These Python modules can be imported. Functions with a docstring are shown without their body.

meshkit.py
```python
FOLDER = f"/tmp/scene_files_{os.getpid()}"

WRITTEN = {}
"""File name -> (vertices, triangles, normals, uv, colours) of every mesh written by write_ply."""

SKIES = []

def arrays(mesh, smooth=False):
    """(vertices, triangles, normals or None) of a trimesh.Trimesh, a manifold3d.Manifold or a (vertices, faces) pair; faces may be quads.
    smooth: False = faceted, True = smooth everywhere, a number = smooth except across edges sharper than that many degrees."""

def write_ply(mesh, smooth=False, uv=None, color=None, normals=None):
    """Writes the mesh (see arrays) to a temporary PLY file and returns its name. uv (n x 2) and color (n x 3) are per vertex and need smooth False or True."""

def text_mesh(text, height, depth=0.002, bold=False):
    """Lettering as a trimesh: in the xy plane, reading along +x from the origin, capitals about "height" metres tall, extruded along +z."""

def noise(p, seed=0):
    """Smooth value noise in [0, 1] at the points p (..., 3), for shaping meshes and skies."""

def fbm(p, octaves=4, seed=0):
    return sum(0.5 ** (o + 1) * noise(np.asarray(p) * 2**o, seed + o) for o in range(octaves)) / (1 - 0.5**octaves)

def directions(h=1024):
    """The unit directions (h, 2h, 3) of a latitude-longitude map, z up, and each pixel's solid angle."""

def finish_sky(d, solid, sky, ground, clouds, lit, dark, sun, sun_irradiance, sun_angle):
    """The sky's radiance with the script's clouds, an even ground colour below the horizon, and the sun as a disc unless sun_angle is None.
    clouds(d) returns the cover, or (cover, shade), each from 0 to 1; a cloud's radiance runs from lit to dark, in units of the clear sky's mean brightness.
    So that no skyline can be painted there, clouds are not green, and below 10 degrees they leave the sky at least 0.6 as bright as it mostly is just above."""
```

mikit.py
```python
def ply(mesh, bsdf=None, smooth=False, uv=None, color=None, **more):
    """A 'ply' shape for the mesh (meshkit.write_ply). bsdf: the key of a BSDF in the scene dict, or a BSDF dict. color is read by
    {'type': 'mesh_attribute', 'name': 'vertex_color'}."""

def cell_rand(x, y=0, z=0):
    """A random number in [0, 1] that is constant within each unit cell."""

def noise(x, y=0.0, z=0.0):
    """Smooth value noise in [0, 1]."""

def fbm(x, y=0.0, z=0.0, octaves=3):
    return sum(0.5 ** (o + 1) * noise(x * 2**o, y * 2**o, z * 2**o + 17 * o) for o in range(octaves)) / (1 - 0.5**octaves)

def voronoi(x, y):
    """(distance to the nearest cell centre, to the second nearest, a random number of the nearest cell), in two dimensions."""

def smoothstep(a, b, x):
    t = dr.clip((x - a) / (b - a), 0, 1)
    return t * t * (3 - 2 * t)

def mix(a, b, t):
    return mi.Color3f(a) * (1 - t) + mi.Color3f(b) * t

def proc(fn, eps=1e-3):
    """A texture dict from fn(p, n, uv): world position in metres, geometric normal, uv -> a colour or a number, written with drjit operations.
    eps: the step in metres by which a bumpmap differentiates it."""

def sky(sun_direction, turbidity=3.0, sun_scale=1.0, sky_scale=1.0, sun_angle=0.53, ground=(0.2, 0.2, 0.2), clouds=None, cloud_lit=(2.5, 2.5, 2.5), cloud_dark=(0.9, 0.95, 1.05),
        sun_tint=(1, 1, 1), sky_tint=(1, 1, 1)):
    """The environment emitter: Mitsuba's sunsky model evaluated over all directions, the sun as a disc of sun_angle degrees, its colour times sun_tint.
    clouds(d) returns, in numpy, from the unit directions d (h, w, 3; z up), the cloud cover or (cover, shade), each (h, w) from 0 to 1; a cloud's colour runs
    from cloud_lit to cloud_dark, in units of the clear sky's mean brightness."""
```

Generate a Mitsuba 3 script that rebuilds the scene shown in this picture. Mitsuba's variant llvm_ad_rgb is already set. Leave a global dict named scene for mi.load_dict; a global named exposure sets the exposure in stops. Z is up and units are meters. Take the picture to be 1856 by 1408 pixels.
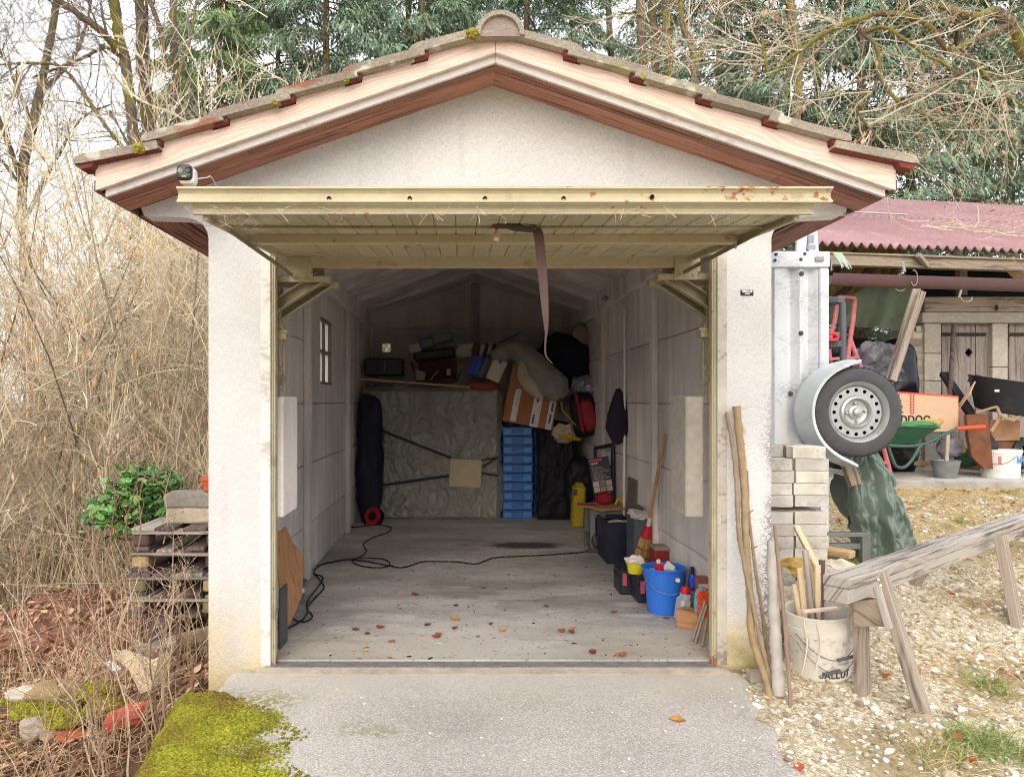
import math, random
import numpy as np, trimesh, mitsuba as mi, mikit, meshkit, drjit as dr
from shapely.geometry import Polygon, Point
from shapely.ops import unary_union
T = mi.ScalarTransform4f
F, PX0, PY0, EYE = 1350.0, 836.0, 729.0, 1.41
scene, labels = {}, {}
# ---------------------------------------------------------------- camera, sky, exposure
scene['camera'] = {'type': 'perspective', 'fov': 2 * math.degrees(math.atan(928 / F)), 'fov_axis': 'x', 'near_clip': 0.05, 'far_clip': 400.0,
                   'principal_point_offset_x': (928 - PX0) / 1856, 'principal_point_offset_y': (704 - PY0) / 1408,
                   'to_world': T().look_at(origin=[0, 0, EYE], target=[0, 1, EYE], up=[0, 0, 1])}
scene['sky'] = mikit.sky([-0.18, -0.9, 0.44], turbidity=4, sun_scale=0.3, sun_angle=48, clouds=lambda d: 1.0,
                         sun_tint=(.88, .97, 1.16), cloud_lit=(2.52, 2.6, 2.8), cloud_dark=(2.15, 2.2, 2.35), ground=(0.2, 0.19, 0.17))
exposure = 3.0
rng = np.random.default_rng(11)
rnd = random.Random(5)
# ---------------------------------------------------------------- palette materials
PAL, WPAL = [], []
def lin(h):
    if isinstance(h, str):
        h = [int(h[i:i + 2], 16) / 255 for i in (1, 3, 5)]
    return [c / 12.92 if c < .04045 else ((c + .055) / 1.055) ** 2.4 for c in h]
def col(h, rough=.6, metal=0., amp=.12, scale=9., dirt=0.):
    PAL.append([*lin(h), rough, metal, amp, scale, dirt]); return len(PAL) - 1
def wood(light, dark, ring=.5, streak=.3, freq=45., rough=.7):
    WPAL.append([*lin(light), *lin(dark), ring, streak, freq, rough]); return len(WPAL) - 1
TAB = {}
def finish_tables():
    TAB['p'] = [mi.Float(np.array(PAL, np.float32)[:, k].copy()) for k in range(8)]
    TAB['w'] = [mi.Float(np.array(WPAL, np.float32)[:, k].copy()) for k in range(10)]
    dr.eval(*TAB['p'], *TAB['w'])
noise, fbm, mix, sstep, vor = mikit.noise, mikit.fbm, mikit.mix, mikit.smoothstep, mikit.voronoi
def pal(k, uv): return dr.gather(mi.Float, TAB['p'][k], mi.UInt32(dr.clip(uv.x + .5, 0, len(PAL) - 1)))
def paint_color(p, n, uv):
    s, a = pal(6, uv), pal(5, uv)
    m = fbm(p.x * s, p.y * s, p.z * s)
    k = (1 + a * 2 * (m - .5)) * (1 + uv.y)
    d = pal(7, uv) * sstep(.52, .75, fbm(p.x * 6 + 31, p.y * 6, p.z * 6) * .7 + .3 * noise(p.x * 60, p.y * 60, p.z * 60))
    return mix(mi.Color3f(pal(0, uv) * k, pal(1, uv) * k, pal(2, uv) * k), mi.Color3f(.12, .1, .075), d)
PAINT = {'type': 'twosided', 'bsdf': {'type': 'principled', 'base_color': mikit.proc(paint_color), 'roughness': mikit.proc(lambda p, n, uv: pal(3, uv)),
         'metallic': mikit.proc(lambda p, n, uv: pal(4, uv)), 'specular': 0.4}}
def wpal(k, i): return dr.gather(mi.Float, TAB['w'][k], i)
def wood_color(p, n, uv):
    i = mi.UInt32(dr.clip(dr.floor(uv.y / 10), 0, len(WPAL) - 1))
    v, u = uv.y - mi.Float(i) * 10, uv.x
    f = wpal(8, i)
    w = v * f + 7 * fbm(u * 2.1, v * 8, 1.7) + 1.2 * noise(u * 5, v * 25)
    ring = dr.sin(6.2832 * w) * .5 + .5
    ring = ring * ring
    fine = noise(u * 14, v * 520)
    st = sstep(.52, .78, noise(u * 2.2, v * 95) * .7 + .3 * noise(u * 7, v * 300))
    big = fbm(u * 1.1 + 7, v * 5)
    t = dr.clip(wpal(6, i) * ring + wpal(7, i) * (st * 1.1 + (big - .5) * 1.2) + .22 * (fine - .5), 0, 1)
    return mix(mi.Color3f(wpal(0, i), wpal(1, i), wpal(2, i)), mi.Color3f(wpal(3, i), wpal(4, i), wpal(5, i)), t)
def wood_bump(p, n, uv):
    v = uv.y
    return noise(uv.x * 3, v * 110) * .6 + .4 * noise(uv.x * 9, v * 420)
WOOD = {'type': 'bumpmap', 'arbitrary': mikit.proc(wood_bump, eps=5e-4), 'scale': 0.0012, 'bsdf': {'type': 'twosided', 'bsdf': {'type': 'principled', 'base_color': mikit.proc(wood_color),
        'roughness': .72, 'specular': 0.3}}}
WOOD = {'type': 'twosided', 'bsdf': {'type': 'principled', 'base_color': mikit.proc(wood_color), 'roughness': .72, 'specular': 0.3}}
def principled(fn, rough=.8, bump=None, scale=.002, eps=1e-3, spec=.3, **k):
    b = {'type': 'principled', 'base_color': mikit.proc(fn), 'roughness': rough, 'specular': spec, **k}
    if bump: b = {'type': 'bumpmap', 'arbitrary': mikit.proc(bump, eps=eps), 'scale': scale, 'bsdf': b}
    return {'type': 'twosided', 'bsdf': b}
scene['m_paint'], scene['m_wood'] = PAINT, WOOD
# ---------------------------------------------------------------- mesh class
class M:
    def __init__(s, v, f, t=None):
        s.v, s.f = np.asarray(v, float).reshape(-1, 3), np.asarray(f, int)
        if len(s.f) and s.f.shape[1] == 4: s.f = np.vstack([s.f[:, [0, 1, 2]], s.f[:, [0, 2, 3]]])
        s.t = np.zeros((len(s.v), 2)) if t is None else np.asarray(t, float)
    def copy(s): return M(s.v.copy(), s.f, s.t.copy())
    def at(s, x=0, y=0, z=0):
        s.v = s.v + (np.asarray(x, float) if np.ndim(x) else np.array([x, y, z])); return s
    def rot(s, rx=0, ry=0, rz=0, about=(0, 0, 0)):
        s.v = (s.v - about) @ R(rx, ry, rz).T + about; return s
    def mat(s, m): s.v = s.v @ np.asarray(m).T; return s
    def sc(s, x, y=None, z=None): s.v = s.v * ([x, x, x] if y is None else [x, y, z]); return s
    def c(s, i, seed=0.):
        s.t = np.tile([float(i), seed], (len(s.v), 1)); return s
    def w(s, i, axis=None, off=None):
        """wood grain along the local axis; call before rotating"""
        ext = np.ptp(s.v, axis=0); a = int(np.argmax(ext)) if axis is None else axis
        b, d = [k for k in range(3) if k != a]
        o = rnd.random() * 1.5 if off is None else off
        ctr = (s.v.max(0) + s.v.min(0)) / 2
        l = s.v - ctr
        s.t = np.stack([l[:, a] + o * 20, 10 * i + 5 + np.clip(l[:, b] + .61 * l[:, d], -2, 2) + o], 1); return s
    def __add__(s, o): return join([s, o])
def join(ms):
    ms = [m for m in ms if m is not None and len(m.v)]
    at = np.cumsum([0] + [len(m.v) for m in ms])
    return M(np.vstack([m.v for m in ms]), np.vstack([m.f + a for m, a in zip(ms, at)]), np.vstack([m.t for m in ms]))
def R(rx=0, ry=0, rz=0):
    a, b, c = np.radians([rx, ry, rz])
    X = np.array([[1, 0, 0], [0, math.cos(a), -math.sin(a)], [0, math.sin(a), math.cos(a)]])
    Y = np.array([[math.cos(b), 0, math.sin(b)], [0, 1, 0], [-math.sin(b), 0, math.cos(b)]])
    Z = np.array([[math.cos(c), -math.sin(c), 0], [math.sin(c), math.cos(c), 0], [0, 0, 1]])
    return Z @ Y @ X
def corner_normals(v, f, angle):
    fn = np.cross(v[f[:, 1]] - v[f[:, 0]], v[f[:, 2]] - v[f[:, 0]])
    ln = np.linalg.norm(fn, axis=1, keepdims=True); un = fn / np.maximum(ln, 1e-20)
    key = np.unique(np.round(v, 5), axis=0, return_inverse=True)[1].ravel()
    cv, cf = key[f].ravel(), np.repeat(np.arange(len(f)), 3)
    order = np.argsort(cv, kind='stable'); cnt = np.bincount(cv); start = np.concatenate([[0], np.cumsum(cnt)])
    deg = cnt[cv]; i = np.repeat(np.arange(len(cv)), deg)
    j = order[start[cv][i] + (np.arange(len(i)) - np.repeat(np.cumsum(deg) - deg, deg))]
    ok = (un[cf[i]] * un[cf[j]]).sum(1) > math.cos(math.radians(angle))
    n = np.zeros((len(cv), 3)); np.add.at(n, i[ok], fn[cf[j[ok]]])
    l = np.linalg.norm(n, axis=1, keepdims=True)
    return np.where(l > 1e-20, n / np.maximum(l, 1e-20), un[cf])
def shape(m, bsdf='m_paint', smooth=None):
    if isinstance(m, (list, tuple)): m = join(m)
    if smooth is None: path = meshkit.write_ply((m.v, m.f), False, m.t); flat = True
    else:
        n = corner_normals(m.v, m.f, smooth)
        path = meshkit.write_ply((m.v[m.f].reshape(-1, 3), np.arange(3 * len(m.f)).reshape(-1, 3)), False, m.t[m.f].reshape(-1, 2), normals=n); flat = False
    return {'type': 'ply', 'filename': path, 'face_normals': flat, 'bsdf': {'type': 'ref', 'id': bsdf}}
USED = set()
def uniq(name):
    k, i = name, 0
    while k in USED: i += 1; k = f'{name}_{i:03d}'
    USED.add(k); return k
def put(parent, name, m, bsdf='m_paint', smooth=None, label=None, kind=None):
    """a part of the thing or part `parent` (None: a thing of one mesh)"""
    k = uniq(f'{parent}__{name}' if parent else name)
    scene[k] = m if isinstance(m, dict) else shape(m, bsdf, smooth)
    if label or kind:
        labels[k] = {}
        if label: labels[k]['label'] = label
        if kind: labels[k]['kind'] = kind
    return k
def thing(name, label, cat, group=None):
    k = uniq(name); labels[k] = {'label': label, 'category': cat}
    if group: labels[k]['group'] = group
    return k
def solo(name, label, cat, m, bsdf='m_paint', smooth=None, group=None, kind=None):
    k = put(None, name, m, bsdf, smooth)
    labels[k] = {'label': label, 'category': cat}
    if group: labels[k]['group'] = group
    if kind: labels[k]['kind'] = kind
    return k
def setting(name, m, bsdf='m_paint', smooth=None):
    k = put(None, name, m, bsdf, smooth); labels[k] = {'kind': 'structure', 'label': name.replace('_', ' ')}; return k
# ---------------------------------------------------------------- primitives
_s = np.array([[x, y, z] for x in (-1, 1) for y in (-1, 1) for z in (-1, 1)], float)
_cb = np.repeat(_s, 3, axis=0); _ax = np.tile(np.arange(3), 8)
_cut = 1 - np.eye(3)[_ax]
_hull = trimesh.convex.convex_hull(_cb * (1 - .1 * _cut))
_idx = [int(np.argmin(np.abs(_cb * (1 - .1 * _cut) - v).sum(1))) for v in _hull.vertices]
_cf = np.array(_idx)[_hull.faces]
def box(sx, sy, sz, pos=(0, 0, 0), c=.003):
    h = np.array([sx, sy, sz]) / 2; c = min(c, h.min() * .45)
    return M(_cb * (h - c * _cut), _cf).at(*pos)
def box2(lo, hi, c=.003):
    lo, hi = np.minimum(lo, hi), np.maximum(lo, hi); return box(*(hi - lo), pos=(lo + hi) / 2, c=c)
def frame_of(d):
    d = np.asarray(d, float) / np.linalg.norm(d)
    a = np.cross(d, [0, 0, 1.] if abs(d[2]) < .9 else [1., 0, 0]); a /= np.linalg.norm(a)
    return d, a, np.cross(d, a)
def beam(p, q, w, h, up=(0, 0, 1), c=.003, woodi=None, ci=None):
    """bar from p to q: w across, h along up"""
    p, q = np.asarray(p, float), np.asarray(q, float); L = np.linalg.norm(q - p); d = (q - p) / L
    u = np.asarray(up, float) - d * np.dot(up, d); u /= np.linalg.norm(u); s = np.cross(u, d)
    m = box(L, w, h, c=c)
    if woodi is not None: m.w(woodi, 0)
    if ci is not None: m.c(ci, rnd.uniform(-.08, .08))
    m.v = m.v @ np.stack([d, s, u]) + (p + q) / 2
    return m
def tube(pts, r, n=8, cap=True):
    p = np.asarray(pts, float); k = len(p)
    r = np.broadcast_to(r, (k,)).astype(float)
    t = np.gradient(p, axis=0); t /= np.linalg.norm(t, axis=1, keepdims=True) + 1e-12
    d, a, b = frame_of(t[0]); A = [a]
    for i in range(1, k):
        a = A[-1] - t[i] * np.dot(A[-1], t[i]); A.append(a / (np.linalg.norm(a) + 1e-12))
    A = np.array(A); B = np.cross(t, A); ang = np.arange(n) * 2 * np.pi / n
    v = p[:, None] + r[:, None, None] * (np.cos(ang)[None, :, None] * A[:, None] + np.sin(ang)[None, :, None] * B[:, None])
    i, j = np.meshgrid(np.arange(k - 1), np.arange(n), indexing='ij')
    q = np.stack([i * n + j, i * n + (j + 1) % n, (i + 1) * n + (j + 1) % n, (i + 1) * n + j], -1).reshape(-1, 4)
    f = np.vstack([q[:, [0, 1, 2]], q[:, [0, 2, 3]]]); v = v.reshape(-1, 3)
    if cap:
        o = np.arange(1, n - 1)
        f = np.vstack([f, np.stack([o * 0, o + 1, o], 1), np.stack([o * 0, o, o + 1], 1) + (k - 1) * n])
    return M(v, f)
def cyl(p, q, r, r2=None, n=16): return tube([p, q], [r, r if r2 is None else r2], n)
def smooth_path(pts, n=8):
    p = np.asarray(pts, float); p = np.vstack([2 * p[0] - p[1], p, 2 * p[-1] - p[-2]]); out = []
    for i in range(1, len(p) - 2):
        for t in np.arange(n) / n:
            out.append(.5 * (2 * p[i] + (p[i + 1] - p[i - 1]) * t + (2 * p[i - 1] - 5 * p[i] + 4 * p[i + 1] - p[i + 2]) * t * t + (3 * p[i] - p[i - 1] - 3 * p[i + 1] + p[i + 2]) * t ** 3))
    return np.array(out + [p[-2]])
def lathe(prof, n=24, arc=2 * np.pi):
    p = np.asarray(prof, float); k = len(p); full = arc > 6.28; m = n if full else n + 1
    ang = np.arange(m) * arc / n
    v = np.stack([p[:, None, 0] * np.cos(ang), p[:, None, 0] * np.sin(ang), np.broadcast_to(p[:, None, 1], (k, m))], -1).reshape(-1, 3)
    i, j = np.meshgrid(np.arange(k - 1), np.arange(n), indexing='ij'); j2 = (j + 1) % m
    return M(v, np.stack([i * m + j, i * m + j2, (i + 1) * m + j2, (i + 1) * m + j], -1).reshape(-1, 4))
def prism(poly, depth, axis='y'):
    """polygon (list or shapely) in x,z extruded along +y by depth (axis y), or in x,y along z (axis z), or in y,z along x (axis x)"""
    g = poly if isinstance(poly, Polygon) else Polygon(poly)
    if not g.is_valid: g = g.buffer(0)
    t = trimesh.creation.extrude_polygon(g, depth, engine='earcut'); v = np.array(t.vertices); f = np.array(t.faces)
    if axis == 'y': v = np.stack([v[:, 0], v[:, 2], v[:, 1]], 1); f = f[:, ::-1]
    if axis == 'x': v = np.stack([v[:, 2], v[:, 0], v[:, 1]], 1)
    return M(v, f)
def grid(nu, nv, fn):
    u, v = np.meshgrid(np.linspace(0, 1, nu), np.linspace(0, 1, nv), indexing='ij')
    p = fn(u, v); i, j = np.meshgrid(np.arange(nu - 1), np.arange(nv - 1), indexing='ij')
    return M(p.reshape(-1, 3), np.stack([i * nv + j, (i + 1) * nv + j, (i + 1) * nv + j + 1, i * nv + j + 1], -1).reshape(-1, 4))
def ico(sub=2):
    t = trimesh.creation.icosphere(sub); return M(np.array(t.vertices), np.array(t.faces))
def lump(size, sub=2, rough=.25, seed=0, freq=1.6):
    m = ico(sub); k = 1 + rough * 2 * (meshkit.fbm(m.v * freq + seed * 7.3, 3, seed) - .5); m.v = m.v * k[:, None] * np.asarray(size); return m
def puffy(sx, sy, sz, n=4., sub=3, wr=.06, seed=0, freq=3.):
    """a rounded box (superellipsoid) with wrinkles: sacks, bags, cushions"""
    m = ico(sub); d = m.v; k = (np.abs(d) ** n).sum(1) ** (-1 / n)
    v = d * k[:, None]; v = v * (1 + wr * 2 * (meshkit.fbm(d * freq + seed * 3.1, 3, seed) - .5))[:, None]
    m.v = v * np.array([sx, sy, sz]) / 2; return m
def noisy(m, amp, freq, seed=0):
    q = m.v * freq + seed * 5.7
    m.v = m.v + amp * 2 * (np.stack([meshkit.fbm(q + k * 17, 3, seed + k) for k in range(3)], 1) - .5); return m
def P(px, py, Y): return np.array([(px - PX0) * Y / F, Y, EYE + (PY0 - py) * Y / F])
def text(s, height, pos, right, up, color, depth=.001, bold=True):
    t = meshkit.text_mesh(s, height, depth, bold); r, u = np.asarray(right, float), np.asarray(up, float); n = np.cross(r, u)
    return M(np.array(t.vertices) @ np.stack([r, u, n]) + pos, np.array(t.faces)).c(color)
# ---------------------------------------------------------------- surface materials of the setting
L = lambda h: mi.Color3f(*lin(h))
def stucco(p, n, uv):
    g = noise(p.x * 130, p.y * 130, p.z * 130)
    b = fbm(p.x * 2.2, p.y * 2.2, p.z * 2.2)
    c = mix(L('#c4c4c5'), L('#dddddc'), b) * (.87 + .2 * g)
    c = c * (1 - .08 * sstep(.5, .75, fbm(p.x * 11, p.y * 11, p.z * .55)) * sstep(.35, .65, fbm(p.x * 1.7, p.y, p.z * 1.1)))
    crk = sstep(.003, .0, dr.abs(fbm(p.x * 1.9 + 3, p.y * 2, p.z * 1.6) - .5)) * sstep(.6, .66, fbm(p.x * .9 + 8, p.y, p.z * .8))
    c = mix(c, L('#8d857e'), crk * .4)
    spk = sstep(.9, .96, noise(p.x * 120, p.y * 120 + 9, p.z * 120)) * .35
    c = mix(c, L('#6b625c'), spk * sstep(.45, .8, fbm(p.x * 1.3 + 4, p.y, p.z * 1.3) + .25 * sstep(1.0, 2.6, p.z)))
    oc = sstep(.5, -.12, p.z + .5 * (fbm(p.x * 5, p.y * 5, p.z * 3) - .5))
    c = mix(c, L('#dcc48d') * (.85 + .3 * g), oc * .8)
    gr = sstep(.16, -.1, p.z + .35 * (fbm(p.x * 7, p.y * 7 + 3, p.z * 7) - .5)) * sstep(1.2, 1.4, p.x)
    c = mix(c, L('#7d7a3c'), gr * .8)
    e = sstep(1.57, 1.672, p.x + .16 * (fbm(p.x * 4, p.y * 4, p.z * 3.1) - .5)) * sstep(1.62, 1.2, p.z) * sstep(.42, .72, noise(p.x * 150, p.y * 150, p.z * 150) * .7 + .3 * noise(p.x * 60, p.y * 60, p.z * 60) + .22 * sstep(1.62, 1.668, p.x))
    return mix(c, L('#57465a'), e * .75)
scene['m_stucco'] = principled(stucco, .9, lambda p, n, uv: fbm(p.x * 120, p.y * 120, p.z * 120, 2), .006, 8e-4)
def concrete(p, n, uv):
    b = fbm(p.x * 1.7, p.y * 1.7, p.z * 1.1)
    s = fbm(p.x * 9 + 3, p.y * 9, p.z * .8)
    g = noise(p.x * 70, p.y * 70, p.z * 70)
    c = mix(L('#b3adaa'), L('#dfdad6'), dr.clip((b - .5) * 1.6 + (s - .5) * 1.1 + .5, 0, 1)) * (.93 + .12 * g)
    lowd = sstep(.9, .0, p.z) * .35
    c = mix(c, L('#cfcfcc'), lowd * fbm(p.x * 3, p.y * 3, p.z * 3))
    rust = sstep(.7, .8, fbm(p.x * 3 + 9, p.y * 2.1, p.z * 1.2)) * .35
    return mix(c, L('#8a6a4c'), rust) * (1 + uv.y)
scene['m_concrete'] = principled(concrete, .85, lambda p, n, uv: fbm(p.x * 14, p.y * 14, p.z * 9), .006)
def floorc(p, n, uv):
    st = fbm(p.x * 1.1 + .3 * p.y, p.y * 4.2, 1.0)
    b = fbm(p.x * .8 + 5, p.y * .9, 2.0)
    f = fbm(p.x * 9, p.y * 17, 1.0)
    c = mix(L('#8d8b8b'), L('#c6c4c2'), dr.clip(.5 + (st - .5) * .9 + (b - .5) * 1.3 + (f - .5) * .5, 0, 1))
    c = mix(c, L('#c6c5c4'), sstep(.56, .7, fbm(p.x * 2.6, p.y * 6.5 + 4, 3.0)) * sstep(7., 4.6, p.y) * .7)
    c = mix(c, L('#a99f86'), sstep(4.75, 4.1, p.y + .6 * (fbm(p.x * 2, p.y * 3, 0.) - .5)) * .45)
    o = dr.sqrt(dr.square((p.x - .62) / .62) + dr.square((p.y - 7.35) / .2)) + .9 * (fbm(p.x * 5, p.y * 8, 7.) - .5)
    c = mix(c, L('#26201c'), sstep(1.05, .35, o) * .85)
    spk = sstep(.82, .9, noise(p.x * 60, p.y * 60, 0.)) * .4
    return mix(c, L('#55504a'), spk)
scene['m_floor'] = principled(floorc, .62, lambda p, n, uv: fbm(p.x * 12, p.y * 12, 0.), .002)
def asphalt(p, n, uv):
    d, d2, r = vor(p.x * 150, p.y * 150)
    b = fbm(p.x * 1.4, p.y * 1.8, 3.0)
    g = noise(p.x * 260, p.y * 260, 0.)
    base = mix(L('#8d8781'), L('#bfb9b1'), dr.clip(r * .6 + (b - .5) * .9 + .2, 0, 1)) * (.82 + .33 * g)
    stone = sstep(.8, .86, r) * .7
    c = mix(base, L('#c9c4bd'), stone * sstep(.5, .2, d))
    near = sstep(3.45, 3.9, p.y + .35 * (fbm(p.x * 3, p.y * 3, 0.) - .5))
    c = mix(c, L('#b9b3a7'), near * .55)
    mo = sstep(.61, .72, fbm(p.x * 2.3 + 2, p.y * 3.7 + 3, 0.)) * sstep(3.5, 3.0, p.y) * sstep(.35, .62, noise(p.x * 75, p.y * 75, 1.)) * sstep(.7, .3, p.x)
    c = mix(c, L('#77722f'), mo * .75)
    m2 = sstep(-.55, -1.0, p.x + .55 * (fbm(p.x * 3, p.y * 3, 5.) - .5)) * sstep(3.75, 3.5, p.y) * sstep(.3, .6, noise(p.x * 60, p.y * 60, 3.))
    return mix(c, L('#7c7a22'), m2 * .85)
scene['m_asphalt'] = principled(asphalt, .85, lambda p, n, uv: vor(p.x * 95, p.y * 95)[0] + .5 * noise(p.x * 200, p.y * 200, 0.), .004, 8e-4)
def ground(p, n, uv):
    d, d2, r = vor(p.x * 34, p.y * 34)
    dd, e2, q = vor(p.x * 75 + 7, p.y * 75)
    g = noise(p.x * 150, p.y * 150, p.z * 50)
    b = fbm(p.x * 1.1, p.y * 1.1, 0.)
    grav = mix(L('#82745a'), L('#cdc2ab'), dr.clip(q * .75 + r * .3, 0, 1)) * (.72 + .5 * sstep(.0, .22, e2 - dd)) * (.85 + .3 * g)
    earth = mix(L('#69593f'), L('#a5926a'), fbm(p.x * 6, p.y * 6, 0.)) * (.75 + .5 * g)
    grav = mix(grav, earth, sstep(.47, .62, b) * .75)
    dry = mix(L('#82704c'), L('#b6a478'), fbm(p.x * 25, p.y * 9, 1.)) * (.7 + .55 * g)
    grav = mix(grav, dry, sstep(4.6, 6.2, p.y + (b - .5) * 2) * .8)
    soil = mix(L('#3f3122'), L('#84674a'), fbm(p.x * 9, p.y * 9, p.z)) * (.7 + .6 * g)
    return mix(soil, grav, sstep(.6, 1.2, p.x))
scene['m_ground'] = principled(ground, .95, lambda p, n, uv: vor(p.x * 34, p.y * 34)[0] + .4 * noise(p.x * 150, p.y * 150, 0.), .006, 2e-3)
def tilec(p, n, uv):
    g = noise(p.x * 150, p.y * 150, p.z * 150); b = fbm(p.x * 5, p.y * 5, p.z * 5)
    c = mix(L('#7b7369'), L('#aaa192'), b) * (.75 + .5 * g) * (1 + uv.y)
    c = mix(c, L('#c3c5b2'), sstep(.6, .68, fbm(p.x * 9 + 3, p.y * 9, p.z * 9)) * .7)
    c = mix(c, L('#8c8a52'), sstep(.58, .7, fbm(p.x * 4 + 8, p.y * 4, p.z * 4)) * .6)
    return mix(c, L('#8d4a33'), sstep(.66, .74, fbm(p.x * 3.3 + 1, p.y * 3.3, p.z * 3.3 + 6)) * .7)
scene['m_tile'] = principled(tilec, .9, lambda p, n, uv: fbm(p.x * 70, p.y * 70, p.z * 70), .006)
def creamc(p, n, uv):
    b = fbm(p.x * 3, p.y * 3, p.z * 3); g = noise(p.x * 40, p.y * 40, p.z * 40)
    c = mix(L('#a09879'), L('#b7b095'), b) * (.93 + .1 * g) * (1 + uv.y)
    c = mix(c, L('#5d4b2c'), sstep(.62, .8, fbm(p.x * 11 + 5, p.y * 11, p.z * 11)) * .35)
    r = sstep(.66, .76, .6 * fbm(p.x * 42, p.y * 42, p.z * 42 + 3) + .4 * fbm(p.x * 9, p.y * 9, p.z * 9 + 3) + .17 * sstep(.35, 1.3, p.x) * sstep(2.83, 2.80, p.y) * sstep(2.15, 2.17, p.z) + .22 * sstep(.12, .0, p.z))
    r = r * sstep(.3, .6, noise(p.x * 90, p.y * 90, p.z * 90) + .2)
    return mix(c, mix(L('#6a3a22'), L('#b8653a'), g), r * .9)
scene['m_cream'] = principled(creamc, .5, spec=.4)
def mossc(p, n, uv):
    g = noise(p.x * 120, p.y * 120, p.z * 120); b = fbm(p.x * 7, p.y * 7, p.z * 7)
    return mix(mix(L('#62601a'), L('#a6a536'), b), L('#7a6030'), sstep(.42, .68, fbm(p.x * 4 + 2, p.y * 4, p.z * 4)) * .7) * (.6 + .7 * g) * (1 + uv.y)
scene['m_moss'] = principled(mossc, 1., lambda p, n, uv: fbm(p.x * 90, p.y * 90, p.z * 90), .02)
def barkc(p, n, uv):
    g = noise(p.x * 60, p.y * 60, p.z * 20); b = fbm(p.x * 3.1, p.y * 3.1, p.z * 3.1)
    c = mix(L('#4c4033'), L('#8b7d69'), g) * (1 + uv.y)
    return mix(c, L('#716c30') * (.7 + .6 * g), sstep(.5, .64, b + uv.x * .25) * .85)
scene['m_bark'] = principled(barkc, .95)
def plasterc(p, n, uv):
    g = noise(p.x * 30, p.y * 30, p.z * 30); b = fbm(p.x * 2, p.y * 2, p.z * 2)
    return mix(L('#918b82'), L('#bdb7ab'), b) * (.85 + .25 * g) * (1 + uv.y)
scene['m_stone'] = principled(plasterc, .9, lambda p, n, uv: fbm(p.x * 25, p.y * 25, p.z * 25), .008)
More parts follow.
